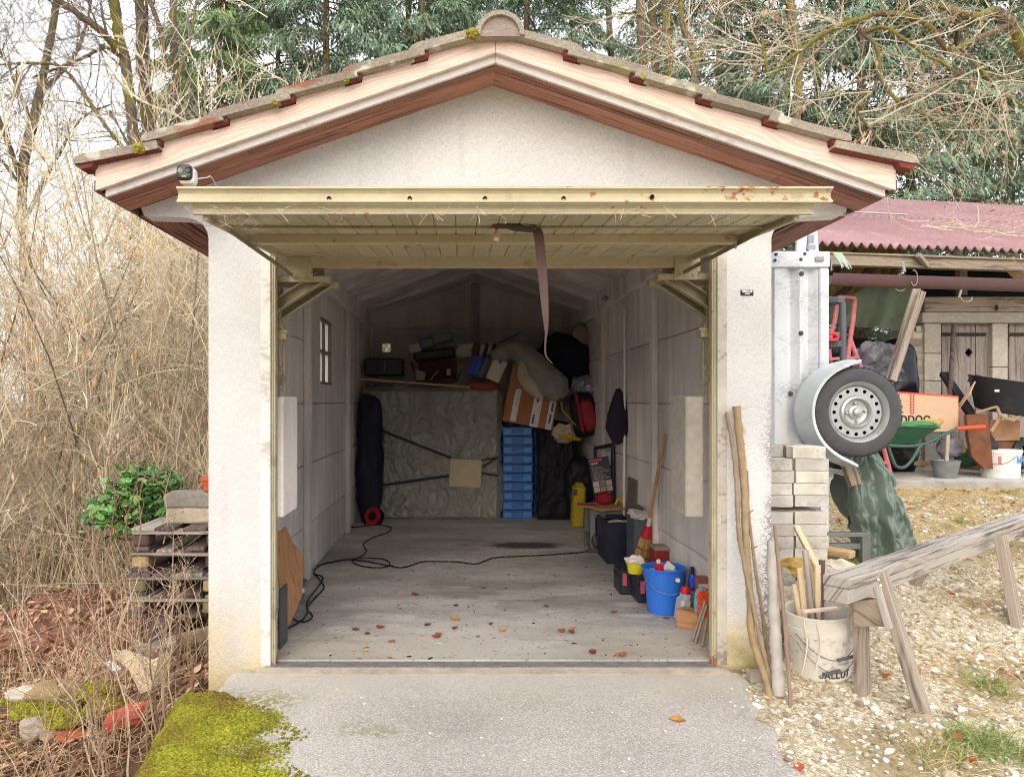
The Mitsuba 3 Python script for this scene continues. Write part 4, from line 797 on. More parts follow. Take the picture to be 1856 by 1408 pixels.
# blue bucket with its things
bk = thing('blue_bucket', 'bright blue plastic bucket with wire handle inside the right door post', 'bucket')
bo = np.array([1.365, 5.02, 0]); cbl = col('#2f6fd0', .35, 0, .04)
put(bk, 'shell', lathe([(0, 0), (.10, 0), (.106, .008), (.135, .285), (.148, .29), (.150, .302), (.146, .306), (.138, .303), (.130, .29), (.102, .014), (0, .012)], 48).at(bo).c(cbl), smooth=35)
aa = np.linspace(0, np.pi, 24)
put(bk, 'handle', tube([bo + [-.146 * math.cos(t), -.075 * math.sin(t) - .10 * math.sin(t) ** .7 * 1, .275 - .115 * math.sin(t)] for t in aa], .0028, 6).c(col('#b6bcc4', .3, .8)), smooth=60)
for k, (x, y, z, rx, ry) in enumerate(((-.03, -.02, .27, 20, -12), (.03, -.03, .25, 75, 60))):
    t = thing('spray_bottle', ('red spray bottle standing in the blue bucket', 'red bottle lying across the top of the blue bucket')[k], 'bottle')
    m = lathe([(0, 0), (.028, 0), (.03, .05), (.022, .085), (.012, .09), (.012, .10)], 18).rot(rx=rx, ry=ry).at(bo + [x, y, z - .02]); put(t, 'bottle', m.c(col('#c8202a', .35)), smooth=40)
    put(t, 'cap', lathe([(0, .10), (.014, .10), (.014, .118), (0, .122)], 14).rot(rx=rx, ry=ry).at(bo + [x, y, z - .02]).c(c_white), smooth=40)
solo('paper_scrap', 'folded white paper sticking out of the blue bucket', 'paper', box(.07, .003, .07).rot(ry=40, rx=-20).at(bo + [.035, .0, .295]).c(c_white))
solo('grey_cloth', 'pale grey cloth in the bottom of the blue bucket opening', 'cloth', noisy(puffy(.2, .2, .05, 2.5, 4, .2, 2, 4).at(bo + [0, 0, .255]), .03, 16, 3).c(col('#a9b3bd', .8)), smooth=50)
sb = thing('grey_bottle', 'silver grey oil bottle with a red cap leaning on the blue bucket', 'bottle')
so = np.array([1.415, 4.80, 0])
def tq(m): return m.rot(ry=9, rz=10).at(so)
put(sb, 'bottle', tq(box(.072, .10, .155, c=.016).at(0, 0, .078) + box(.05, .07, .03, c=.012).at(.006, 0, .165)).c(col('#b2b4b6', .3, .2, .08)), smooth=30)
put(sb, 'cap', tq(lathe([(0, .225), (.026, .222), (.03, .215), (.027, .182), (.018, .178), (.018, .17)], 20)).c(col('#c4202c', .35)), smooth=40)
put(sb, 'label', tq(box(.05, .002, .012).at(-.002, -.051, .016)).c(c_white))
sp_ = thing('spray_can', 'tall blue spray can with grey front behind the silver bottle', 'spray can')
po = np.array([1.53, 4.93, .0])
put(sp_, 'body', lathe([(0, 0), (.03, 0), (.031, .19), (.022, .205), (0, .207)], 22).at(po).c(col('#27306b', .3, .2)), smooth=40)
put(sp_, 'stripe', lathe([(.0318, .02), (.0318, .17)], 6, 1.0).rot(rz=-130).at(po).c(col('#8a8f9c', .3, .5)))
put(sp_, 'cap', lathe([(.024, .20), (.026, .255), (.018, .275), (0, .277)], 18).at(po).c(col('#2345b4', .35)), smooth=40); put(sp_, 'nozzle', lathe([(.014, .275), (.013, .32), (0, .325)], 12).at(po).c(c_black), smooth=40)
solo('clear_canister', 'translucent pale canister behind the blue bucket', 'canister', puffy(.26, .16, .26, 5, 3, .02).at(1.43, 5.24, .14).c(col('#8d948f', .3)), smooth=60)
solo('small_tin', 'small flat brown tin with a pale label by the right wall', 'tin', box(.09, .05, .15, c=.006).at(1.53, 4.72, .235).c(col('#7c4a44', .5)) + box(.06, .002, .03, pos=(1.525, 4.694, .25)).c(col('#b8a9a0', .6)))
mo = thing('dusting_mop', 'orange chenille dusting mitt on a teal holder by the door post', 'mop')
oo = np.array([1.495, 4.60, .15]); ch = []
for i in range(260):
    a, b = rnd.uniform(-.045, .045), rnd.uniform(-.085, .075)
    p = oo + [a, -.02 + rnd.uniform(-.01, .01), b + .03]; ch.append(tube([p, p + [rnd.uniform(-.014, .014), -.022, rnd.uniform(-.016, .016)]], [.005, .004], 5).c(col('#d8582a', .9) if i == 0 else len(PAL) - 1, rnd.uniform(-.25, .25)))
put(mo, 'chenille', join(ch), kind='stuff'); put(mo, 'holder', puffy(.10, .04, .23, 2.5, 3, 0).at(oo + [0, .03, 0]).c(col('#5f95a5', .5)), smooth=60)
solo('wood_block', 'brown cardboard coloured wooden block on the floor by the door post', 'wood block', box(.20, .10, .11, c=.003).w(W_ply, 0).rot(rz=-35).at(1.46, 4.66, .055), 'm_wood')
for k, (x0_, z0_, y0_, x1_, z1_) in enumerate(((1457, .0, 4.36, 0, 0), (1463, .0, 4.30, 0, 0), (1480, 0, 4.26, 0, 0))):
    a_ = (fl(1255, 1162), fl(1260, 1166), fl(1273, 1172))[k]; b_ = (P(1278, 1088, 4.42), P(1281, 1095, 4.38), P(1282, 1118, 4.3))[k]
    solo('metal_rod', ('grey metal rod leaning leftmost on the right door post', 'grey metal rod leaning second on the right door post', 'short grey metal rod closest to the right door post')[k], 'rod', tube([a_ + [0, 0, .003], b_], .010 if k < 2 else .008, 8).c(col('#8b7f72', .5, .3, .15)), smooth=50, group='metal rods by the right door post')
# right wall: conduit, junction box, lamp holder, dark sack
cd = thing('cable_conduit', 'white plastic conduit running down the right wall from a junction box', 'conduit')
put(cd, 'pipe', tube([P(1127, 545, 6.98), P(1132, 562, 6.97), P(1132, 600, 6.97), P(1132, 735, 6.97), P(1131, 940, 6.97)], .011, 8).c(c_white), smooth=50)
put(cd, 'junction_box', box(.03, .075, .08, pos=P(1127, 535, 7.0), c=.004).c(c_white)); put(cd, 'clip', join([box(.03, .03, .01, pos=P(1133, y, 6.97)) for y in (564, 628, 700)]).c(c_white))
lh = thing('lamp_holder', 'white wall lamp holder with a clear bulb under the right eave', 'lamp')
put(lh, 'holder', cyl(P(1113, 544, 7.45), P(1103, 543, 7.35), .033, .028, 14).c(c_white), smooth=40); put(lh, 'bulb', lump((.032, .032, .032), 2, 0).at(P(1097, 541, 7.3)).c(col('#8d8f96', .1)), smooth=60)
ds = thing('dark_sack', 'dark plum coloured cloth sack hanging on the conduit', 'sack')
m = lathe([(.0, .0), (.05, .03), (.125, .16), (.10, .30), (.055, .46), (.03, .50), (.022, .53)], 20).sc(1, .6, 1.02).at(P(1121, 808, 7.0)); put(ds, 'cloth', noisy(m, .03, 7, 3).c(col('#221a2b', .8, 0, .2)), smooth=70)
put(ds, 'knot', lump((.035, .03, .03), 2, .3).at(P(1124, 724, 6.98)).c(col('#221a2b', .8)), smooth=60)
# fallen leaves on the floor and the driveway
def leaf_mesh(s, curl=.5, k=0):
    r = np.random.default_rng(k); a = np.linspace(0, 1, 6)
    w = np.sin(np.pi * a ** .8) * .36 + .02; jag = 1 + .35 * (r.random(6) - .5)
    x = np.concatenate([-w * jag, w * jag[::-1]]) * s; y = np.concatenate([a, a[::-1]]) * s - s / 2
    z = (np.abs(x) * curl + curl * .6 * y * y / s * 2) + s * .02
    v = np.stack([x, y, z], 1); mid = np.stack([0 * a, a * s - s / 2, curl * .6 * (a * s - s / 2) ** 2 / s * 2 + .0], 1)
    v = np.vstack([v, mid]); f = [[i, i + 1, 12 + i + 1, 12 + i] for i in range(5)] + [[12 + i, 12 + i + 1, 11 - i - 1, 11 - i] for i in range(5)]
    return M(v, f)
c_leaf = [col('#7e4c36', .7, 0, .25, 60), col('#965f3c', .7, 0, .25, 60), col('#7a4636', .7, 0, .25, 60), col('#b98a55', .7, 0, .25, 60), col('#6a3f2e', .7, 0, .25, 60)]
LV = [(645, 1142, .05), (666, 1149, .04), (690, 1138, .06), (710, 1163, .045), (662, 1180, .035), (825, 1123, .075), (824, 1140, .05), (791, 1155, .06), (795, 1150, .05), (889, 1132, .04), (910, 1144, .05), (878, 1066, .05), (752, 1079, .06), (826, 1098, .05), (775, 1133, .05), (765, 1152, .03), (1018, 1146, .07), (1036, 1147, .06), (1040, 1138, .04), (1074, 1183, .06), (1128, 1188, .07), (1113, 1110, .055), (1208, 1121, .04), (990, 1100, .05), (513, 1147, .06), (508, 1138, .06), (866, 1154, .03), (922, 1042, .04)]
ORD = 'first second third fourth fifth sixth seventh eighth ninth tenth eleventh twelfth thirteenth fourteenth fifteenth sixteenth seventeenth eighteenth nineteenth twentieth'.split()
def ordn(i, n): return ORD[i] + ' from the left' if i < 14 else (ORD[n - 1 - i] + ' from the right')
LV.sort()
for k, (a, b, s) in enumerate(LV):
    solo('fallen_leaf', ('rusty brown', 'orange brown', 'dark brown', 'pale tan', 'deep brown')[k % 5] + ' dry leaf on the garage floor, ' + ordn(k, len(LV)) + ' of the floor leaves', 'leaf', leaf_mesh(s, .4 + .3 * rnd.random(), k).rot(rz=rnd.uniform(0, 360), rx=rnd.uniform(-8, 8)).at(fl(a, b, .004)).c(c_leaf[k % 5], rnd.uniform(-.15, .2)), group='dry leaves on the garage floor')
dl = []
for i in range(150):
    x, y = rnd.uniform(-1.0, 1.3), 4.1 + 3.2 * rnd.random() ** 1.6; s = rnd.uniform(.002, .009); dl.append(lump((s * rnd.uniform(1, 3), s, s * .4), 0, .3, i).rot(rz=rnd.uniform(0, 180)).at(x, y, .002).c((c_leaf + [c_white, c_black, c_grey])[i % 8], rnd.uniform(-.3, .1)))
solo('floor_litter', 'scattered crumbs and tiny debris on the garage floor', 'debris', join(dl), kind='stuff')
# ---------------------------------------------------------------- right side: pavers, trailer, trestle, sticks, shed
def gp(px, Y): x = (px - PX0) * Y / F; return np.array([x, Y, float(gz(x, Y))])
def gpix(px, py):
    """the point of the ground seen at a photograph pixel"""
    Y = 3.0
    for _ in range(60):
        z = float(gz((px - PX0) * Y / F, Y)); Y = .5 * Y + .5 * (EYE - z) * F / max(py - PY0, 20)
    return gp(px, Y)
c_pav = [col(h, .9, 0, .3, 12, .35) for h in ('#b3b0a9', '#bebbb3', '#a6a39b', '#c4c0b5')]
pv = []
def wave_block(w, d, h):
    a = np.linspace(0, 1, 9); k = .012 * np.sin(2 * np.pi * a)
    return prism([(x * w, kk) for x, kk in zip(a, k)] + [(w + .010 * math.sin(6.28 * t), t * d) for t in (.25, .5, .75)] + [(x * w, d + kk) for x, kk in zip(a[::-1], k[::-1])] + [(.010 * math.sin(6.28 * t), t * d) for t in (.75, .5, .25)], h, 'z')
wbk = wave_block(.208, .10, .073)
tr_ = trimesh.Trimesh(wbk.v, wbk.f, process=True)
for side, (cx0, nm) in enumerate(((1.895, 'left'), (2.117, 'right'))):
    for lay in range(10):
        for dp in range(3):
            if lay == 9 and dp == 0 and side == 0: continue
            z = .335 + lay * .0765 + (.03 if lay >= 5 else 0)
            m = wbk.copy().rot(rz=rnd.uniform(-2, 2)).at(cx0 + rnd.uniform(-.006, .006), 4.72 + .112 * dp + rnd.uniform(-.008, .008) + (.03 if lay == 9 else 0), z)
            row = ('lowest', 'second', 'third', 'fourth', 'fifth', 'sixth', 'seventh', 'eighth', 'ninth', 'top')[lay]
            solo('paving_block', f'grey wavy paving block, {row} row of the {nm} stack, ' + ('front one', 'middle one', 'rear one')[dp], 'paving block', m.c(rnd.choice(c_pav), rnd.uniform(-.12, .12)), group='paving blocks stacked beside the garage')
pb = thing('pallet', 'weathered wooden pallet under the stacked paving blocks', 'pallet')
for k, y in enumerate((4.74, 4.90, 5.05)): put(pb, 'board', box2((1.80, y - .05, .305), (2.62 if k == 0 else 2.4, y + .05, .330)).w(W_grey, 0), 'm_wood')
for k, x in enumerate((1.9, 2.25)): put(pb, 'block', box2((x, 4.73, .20), (x + .1, 5.05, .303)).w(W_dark, 1), 'm_wood')
# the trailer standing on its end
tl = thing('utility_trailer', 'pale grey box trailer stored standing on its end beside the garage', 'trailer')
c_tr1, c_tr2 = col('#d3d8dd', .4, .1, .06, 5, .25), col('#c4cccf', .35, .1, .08, 4, .15)
xs_ = [1.72, 1.80, 1.815, 1.93, 1.945, 2.045, 2.06, 2.21, 2.222, 2.312, 2.33, 2.352, 2.40, 2.414, 2.465, 2.478, 2.525, 2.53]
ys_ = [0, 0, .03, .03, 0, 0, .03, .0, .0, .0, .03, .03, .0, 0, .03, .03, .03, .0]
ys_ = [0, 0, .045, .045, 0, 0, .045, .045, 0, 0, .045, .045, 0, 0, .045, .045, 0, 0]
v = []
for x, y in zip(xs_, ys_):
    for z in (.42, 2.36): v.append([x, 5.28 + y, z])
f = [[2 * i, 2 * i + 2, 2 * i + 3, 2 * i + 1] for i in range(len(xs_) - 1)]
v2 = [[a, b + .004, c] for a, b, c in v]; N = len(v)
f += [[N + 2 * i + 1, N + 2 * i + 3, N + 2 * i + 2, N + 2 * i] for i in range(len(xs_) - 1)]
put(tl, 'side_panel', M(v + v2, f).c(c_tr1))
put(tl, 'top_rail', box2((1.72, 5.25, 2.362), (2.60, 5.34, 2.474), .006).c(c_tr1)); put(tl, 'edge_post', box2((2.532, 5.26, .42), (2.60, 5.34, 2.36), .008).c(c_tr1, -.05))
put(tl, 'lower_frame', join([box2((2.47, 5.24, .36), (2.53, 5.30, 1.0), .004), box2((2.40, 5.22, .38), (2.86, 5.26, .42), .003), box2((2.40, 5.20, .47), (2.86, 5.245, .50), .003), box2((2.80, 5.20, .25), (2.86, 5.25, .50), .003)]).c(col('#8c9293', .4, .7, .15)))
put(tl, 'rivet', join([lathe([(0, .008), (.008, .006), (.012, 0)], 12).rot(rx=90).at(P(x, y, 5.245 if y < 490 else 5.28)) for x, y in ((1407, 461), (1405, 472), (1459, 460), (1452, 470))]).c(c_dgrey), smooth=50, kind='stuff')
for x, y in ((1453, 496), (1452, 604), (1433, 713)): put(tl, 'bolt', lathe([(0, .012), (.010, .010), (.016, .004), (.018, 0)], 14).rot(rx=90).at(P(x, y, 5.275)).c(c_dgrey), smooth=50)
put(tl, 'clip', box2(P(1479, 473, 5.23), P(1492, 466, 5.25), .002).c(c_grey)); put(tl, 'notice', join([box2(P(1448, 556, 5.277), P(1456, 538, 5.279), .0004).c(c_white)] + [box2(P(1448.5, 541 + 4.3 * k, 5.2755), P(1455.5, 540.2 + 4.3 * k, 5.2762), .0002).c(c_grey) for k in range(4)]))
for k, (a, b, c_, d_) in enumerate(((1440, 458, 1449, 408), (1466, 458, 1464, 396))):
    p, q = P(a + 9, b + 20, 5.4), P(c_ + 6, d_, 5.4)
    put(tl, 'drawbar', beam(p, q, .07, .03, up=(0, 1, 0)).c(c_tr1 if k else c_tr2, -.08 + .08 * k))
put(tl, 'sticker', join([box2(P(1464, 452, 5.38), P(1478, 444, 5.383), .0004), box2(P(1465, 441, 5.38), P(1475, 426, 5.383), .0004)]).c(col('#8d8fa0', .5, 0, .5, 120)), label='two small grey printed stickers')
wc = np.array([2.67, 5.0, 1.343])
fa = np.radians(np.linspace(82, 272, 40)); fv = []
for t in fa:
    e = min(1, (t - fa[0]) / .5, (fa[-1] - t) / .4 + .25); R_ = .335 + .02 * (1 - e) ** 2 + .03 * max(0, (t - math.radians(225)) / .9) ** 2
    yn = 4.96 + .10 * (1 - e)
    for r, y in ((R_ - .02, yn), (R_, yn - .004), (R_ + .006, yn + .006), (R_ + .004, yn + .05), (R_ + .012, yn + .09), (R_ + .012, 5.13), (R_ + .016, 5.19), (R_ + .0, 5.19), (R_ - .004, 5.13), (R_ - .006, yn + .02)):
        fv.append(wc * [1, 0, 1] + [r * math.cos(t), y, r * math.sin(t)])
K_ = 10; ff = [[i * K_ + j, i * K_ + (j + 1) % K_, (i + 1) * K_ + (j + 1) % K_, (i + 1) * K_ + j] for i in range(39) for j in range(K_)]
put(tl, 'fender', M(fv, ff).c(c_tr2), smooth=45)
wh = put(tl, 'wheel', lathe([(.04, .09), (.12, .09), (.12, .06), (.185, .09), (.185, .02)], 40).rot(rx=90).at(wc + [0, .17, 0]).c(c_black))
prof = [(.195, .012), (.205, -.002), (.225, -.008), (.25, -.007), (.276, .0), (.292, .012), (.299, .025), (.302, .06), (.302, .12), (.298, .15), (.28, .172), (.205, .165), (.195, .15)]
put(wh, 'tyre', lathe(prof, 72).rot(rx=-90).mat(np.diag([1, 1, -1])).at(wc).c(col('#46474a', .75, 0, .2, 20, .3)), smooth=40)
td = []
for k in range(96):
    t = 2 * np.pi * k / 96
    for y in (.03, .075, .12): td.append(box(.012, .034, .007, c=.002).rot(ry=90 - math.degrees(t)).at(wc + [.302 * math.cos(t), y + (.01 if k % 2 else 0), .302 * math.sin(t)]))
put(wh, 'tread', join(td).c(col('#3f4042', .8)), kind='stuff')
c_rim = col('#aeb0b0', .35, .6, .08, 6, .35)
ring = Point(0, 0).buffer(.172, 32).difference(Point(0, 0).buffer(.112, 32))
for k in range(16): ring = ring.difference(Point(.149 * math.cos(k * np.pi / 8), .149 * math.sin(k * np.pi / 8)).buffer(.0125, 8))
put(wh, 'rim', join([lathe([(.166, .05), (.176, .045), (.18, .02), (.19, .006), (.203, -.006), (.208, .0), (.204, .012), (.196, .014)], 60).rot(rx=-90).mat(np.diag([1, 1, -1])).at(wc), prism(ring, .006, 'y').at(wc + [0, .035, 0]), lathe([(.115, .036), (.108, .02), (.095, .014), (.085, .022), (.078, .045), (.05, .05), (.046, .035), (.03, .03), (.026, .012), (.018, .006), (0, .005)], 48).rot(rx=-90).mat(np.diag([1, 1, -1])).at(wc)]).c(c_rim), smooth=35)
for k in range(4): put(wh, 'wheel_bolt', lathe([(0, .02), (.008, .018), (.011, .008), (.011, 0)], 8).rot(rx=90).at(wc + [.062 * math.cos(.1 + k * np.pi / 2), .046, .062 * math.sin(.1 + k * np.pi / 2)]).c(c_rim), smooth=40)
# green tarpaulin round a post under the wheel
gt_ = thing('green_tarpaulin', 'green plastic tarpaulin gathered round a wooden post under the wheel', 'tarpaulin')
def tarp(u, v_):
    top, bot = P(1572, 822, 5.35), P(1608, 1012, 5.35)
    w = .09 + .115 * v_ ** .8; c0 = top[0] + (bot[0] - top[0]) * v_
    th = (u - .5) * 2 * 1.9
    q = np.stack([th * 1.3, v_ * .7, v_ * 0], -1)
    r = 1 + .42 * np.sin(th * 5.5 + 2.5 * meshkit.fbm(q, 2, 3)) * (.5 + .5 * v_) + .2 * np.abs(np.sin(th * 8 + 1 + v_ * 1.5))
    x = c0 + w * np.sin(th) * (1 + .1 * r); y = 5.42 - w * .75 * np.cos(th) * r; z = top[2] + (bot[2] - top[2]) * v_ + .05 * np.sin(th * 2.3) * v_
    return np.stack([x, y, z], -1)
m = grid(150, 90, tarp); m.v[:, 1] -= .10 * (np.abs(meshkit.fbm(m.v * [7, 3, 2.6], 3, 4) - .5) * 2) + .05 * np.abs(meshkit.fbm(m.v * [15, 6, 9], 2, 6) - .5) * 2; m = noisy(m, .05, 3, 5); put(gt_, 'sheet', M(np.vstack([m.v, m.v + [0, .006, 0]]), np.vstack([m.f, m.f[:, ::-1] + len(m.v)])).c(col('#63736a', .32, 0, .3, 5, .2)), smooth=60)
def tarp2(u, v_):
    p0, p1, p2, p3 = P(1512, 860, 5.5), P(1545, 850, 5.45), P(1560, 985, 5.4), P(1522, 930, 5.6)
    a = p0 + (p1 - p0) * u[..., None]; b = p3 + (p2 - p3) * u[..., None]; r = a + (b - a) * v_[..., None]
    r[..., 1] += .05 * np.sin(u * 9 + v_ * 3); return r
m = noisy(grid(30, 40, tarp2), .04, 6, 2); put(gt_, 'flap', M(np.vstack([m.v, m.v + [0, .006, 0]]), np.vstack([m.f, m.f[:, ::-1] + len(m.v)])).c(col('#5c6a62', .3, 0, .2, 5)), smooth=60)
solo('wooden_post', 'grey wooden post end wrapped by the green tarpaulin', 'post', beam(P(1530, 825, 5.27), P(1550, 880, 5.22), .075, .06, up=(0, 1, 0), woodi=W_beam), 'm_wood')
solo('old_timber', 'short reddish timber offcut lying in the grass near the pavers', 'timber', beam(P(1490, 982, 5.15) - [0, 0, .05], P(1545, 992, 5.0) - [0, 0, .05], .1, .045, woodi=W_tan), 'm_wood')
# trestle
sh = thing('wooden_trestle', 'old weathered grey wooden trestle standing on the gravel', 'trestle')
n0, n1 = np.array([1.66, 3.41, .0]), np.array([4.5, 5.75, .0]); dn = (n1 - n0) / np.linalg.norm(n1 - n0); pn = np.array([dn[1], -dn[0], 0])
zt = .62
def bent(m, s=3): return noisy(m, .006, 4, s)
for nm, z0, z1, w in (('top_board', zt - .048, zt, .122), ('lower_beam', zt - .118, zt - .050, .112)):
    parts = box(np.linalg.norm(n1 - n0), w, z1 - z0, c=.005)
    tt = trimesh.remesh.subdivide_to_size(parts.v, parts.f, .12); m = M(tt[0], tt[1]).w(W_grey, 0)
    m.v = m.v @ np.stack([dn, -pn, [0, 0, 1]]) + (n0 + n1) / 2 + pn * .052 + [0, 0, (z0 + z1) / 2]
    put(sh, nm, noisy(m, .008, 3.5, 4), 'm_wood')
def leg(p, q, w=.085, h=.05): return beam(p, q, w, h, up=-pn, woodi=W_leg)
l1t = np.array([2.00, 3.555, .60]); l1b = gpix(1677, 1291)
for a, b, w in ((l1t, l1b, .06), (gpix(1563, 1257) + [0, .02, .56], gpix(1563, 1257), .075), (gpix(1846, 1133) + [-.02, .12, .50], gpix(1846, 1133), .085)):
    put(sh, 'leg', leg(a, b - [0, 0, .03], w), 'm_wood')
_b = np.array([3.0, 4.95, 0]); put(sh, 'leg', leg(_b + [.14, -.1, .53], _b + [0, 0, float(gz(3.0, 4.95)) - .03], .08), 'm_wood')
gc = P(1574, 1116, 3.52); put(sh, 'gusset', prism([(-.09, .075), (.06, .075), (.10, -.06), (-.09, -.04)], .03, 'y').rot(rz=20).at(gc).w(W_beam, 0), 'm_wood')
put(sh, 'brace', beam(P(1589, 1062, 3.33), P(1612, 1140, 3.30), .045, .02, up=-pn, woodi=W_grey), 'm_wood')
put(sh, 'nail', join([lathe([(0, .004), (.006, .002), (.006, 0)], 8).rot(rx=90).at(P(x, y, 3.315)) for x, y in ((1592, 1050), (1596, 1060))]).c(c_white), kind='stuff')
# white builder's bucket with offcuts
wbk_ = thing('white_bucket', 'dirty white plastic bucket with JALLUT lettering full of offcuts', 'bucket')
wbo = np.array([1.85, 3.83, .028]); c_wb = col('#cfcbc2', .5, 0, .12, 7, .55)
def tb(m): return m.rot(ry=-4, rx=4).at(wbo)
put(wbk_, 'shell', tb(lathe([(0, 0), (.132, 0), (.138, .01), (.158, .225), (.166, .228), (.166, .262), (.162, .265), (.163, .32), (.167, .325), (.160, .33), (.155, .325), (.135, .02), (0, .015)], 56)).c(c_wb), smooth=35)
tm = meshkit.text_mesh('JALLUT', .034, .002, True); tv = np.array(tm.vertices); tv[:, 0] *= .16 / np.ptp(tv[:, 0]); wl = .16
th_ = -np.pi / 2 - .52 + tv[:, 0] / .145; r_ = .1405 + .0022 + tv[:, 1] * .09 + tv[:, 2]
put(wbk_, 'lettering', tb(M(np.stack([r_ * np.cos(th_), r_ * np.sin(th_), tv[:, 1] + .025], 1), np.array(tm.faces))).c(col('#4a474c', .6, 0, .6, 60)))
for k, (za, zb, gx_, gz_) in enumerate(((.24, .125, .045, .135), (.20, .06, -.025, .068))):
    aw = np.linspace(-2.7, -.4, 16); zz = [za + (zb - za) * math.sin(math.pi * i / 15) for i in range(16)]
    put(wbk_, 'handle', tb(tube([((.172 - .01 * math.sin(math.pi * i / 15)) * math.cos(t), (.172 - .008 * math.sin(math.pi * i / 15)) * math.sin(t), z) for i, (t, z) in enumerate(zip(aw, zz))], .0018, 5).c(c_dgrey)))
    put(wbk_, 'grip', tb(tube([(gx_ - .04, -.168, gz_ - .006), (gx_ + .04, -.166, gz_ + .008)], .008, 8).c(c_dgrey)))
for i in range(4):
    t0 = -2.4 + i * .35 if i < 2 else -.5 + .2 * i
    put(wbk_, 'string', tb(tube(smooth_path([(.15 * math.cos(t0), .15 * math.sin(t0), .32), (.176 * math.cos(t0), .176 * math.sin(t0), .31), (.172 * math.cos(t0 + .05), .172 * math.sin(t0 + .05), .2), (.18 * math.cos(t0 - .1), .18 * math.sin(t0 - .1), .05 + .02 * i)], 5), .004, 5).c(col('#cfc8b4', .9))))
for k, (x, y, h, w, t, wi) in enumerate(((-.10, .02, .34, .02, -8, W_pale), (-.075, .03, .42, .028, -3, W_pale), (-.05, .0, .52, .03, -4, W_grey), (-.03, .03, .40, .03, 2, W_tan), (-.01, .02, .44, .028, 3, W_pale), (.02, .04, .46, .025, 4, W_grey))):
    solo('wood_offcut', ('short leftmost splinter of wood in the white bucket', 'second wooden offcut from the left in the white bucket', 'tallest pale pointed offcut in the white bucket', 'brown edged offcut in the middle of the white bucket', 'pale offcut right of the brown edged one in the bucket', 'rightmost grey lath standing in the white bucket')[k], 'wood offcut', box(w, .02, h, c=.002).w(wi, 2).rot(ry=t, rx=-6).at(wbo + [x, y, .10 + h / 2]), 'm_wood', group='offcuts standing in the white bucket')
solo('wood_lath', 'reddish lath lying across the rim of the white bucket', 'lath', beam(wbo + [-.14, -.10, .335], wbo + [.07, -.04, .335], .03, .016, woodi=W_new), 'm_wood')
for k, (px, py, Y, s, h, lab) in enumerate(((1474, 1142, 3.92, (.05, .04, .10), '#bdb8ae', 'grey mortar slab in the white bucket'), (1455, 1092, 4.25, (.10, .09, .12), '#a39d92', 'rough grey rubble lump behind the white bucket'), (1487, 1080, 4.28, (.08, .08, .11), '#a4554e', 'red plastered rubble chunk behind the white bucket'), (1470, 1062, 4.35, (.11, .09, .06), '#c9c2b6', 'pale plaster chunk on the rubble heap'), (1412, 1060, 4.3, (.08, .08, .10), '#8f8a7f', 'grey rubble lump beside the pillar'), (1447, 1033, 4.4, (.11, .09, .07), '#a98a4c', 'round matted straw coloured lump on the rubble'), (1500, 1045, 4.5, (.10, .08, .05), '#b5ac9e', 'flat pale stone below the paving stack'), (1522, 1030, 4.6, (.10, .1, .05), '#c4bba9', 'flat beige stone right of the paving stack'), (1425, 1105, 4.1, (.1, .09, .12), '#b0a795', 'pale rubble lump against the white bucket'), (1520, 1100, 4.1, (.09, .08, .05), '#7d5a4c', 'small brown stone behind the trestle end'))):
    m = lump(s, 3, .4, k, 2.2); solo('rubble', lab, 'rubble', m.at(P(px, py, Y)).c(col(h, .95, 0, .3, 25, .3)), smooth=30)
solo('leaning_lath', 'pale squared lath leaning across the rubble behind the bucket', 'lath', beam(P(1443, 953, 4.5), P(1497, 1058, 4.25), .035, .03, up=(0, 1, 0), woodi=W_pale), 'm_wood')
# sticks leaning on the right pillar
c_st = [col('#937f60', .85, 0, .3, 22), col('#8b7c67', .85, 0, .3, 22), col('#aaa59e', .9, 0, .2, 20), col('#8a7464', .8, 0, .25, 20)]
def stick(pts, r, lab, ci, n=9, s=0):
    q = smooth_path([P(a, b, Y) for a, b, Y in pts], 7); rr = np.interp(np.linspace(0, 1, len(q)), np.linspace(0, 1, len(r)), r) * (1 + .12 * np.array([rnd.uniform(-1, 1) for _ in q]))
    m = tube(q, rr, n); t = thing('stick', lab, 'stick', 'sticks leaning beside the garage pillar'); put(t, 'stem', noisy(m, .004, 25, s).c(c_st[ci]), smooth=60)
    for i in range(4):
        p = q[rnd.randrange(5, len(q) - 5)]; put(t, 'twig_stub', tube([p, p + [rnd.choice((-1, 1)) * .02, -.012, .02]], [.005, .003], 6).c(c_st[ci]))
stick([(1335, 736, 3.96), (1341, 800, 3.95), (1349, 880, 3.93), (1351, 960, 3.88), (1359, 1080, 3.80), (1363, 1150, 3.74), (1385, 1220, 3.66), (1397, 1268, 3.60)], [.021, .020, .019, .017], 'thickest tan stick leaning on the right pillar', 0)
stick([(1317, 746, 3.96), (1325, 790, 3.95), (1334, 860, 3.93), (1338, 950, 3.88), (1347, 1010, 3.84), (1366, 1100, 3.76), (1389, 1200, 3.68), (1405, 1256, 3.62)], [.010, .012, .013, .014], 'long greyish stick leaning furthest left on the pillar', 1)
stick([(1354, 852, 3.97), (1357, 930, 3.94), (1368, 1020, 3.88), (1380, 1100, 3.80), (1394, 1200, 3.74)], [.007, .008, .009, .010], 'thin straight stick behind the thickest tan stick', 1)
stick([(1399, 980, 3.72), (1402, 1080, 3.68), (1407, 1180, 3.64), (1412, 1260, 3.60)], [.024, .026, .027, .026], 'short stout bleached grey post among the sticks', 2, 12)
stick([(1404, 952, 3.70), (1410, 1010, 3.68), (1420, 1100, 3.62), (1428, 1200, 3.58), (1433, 1278, 3.54)], [.008, .009, .010, .010], 'reddish brown stick right of the grey post', 3)
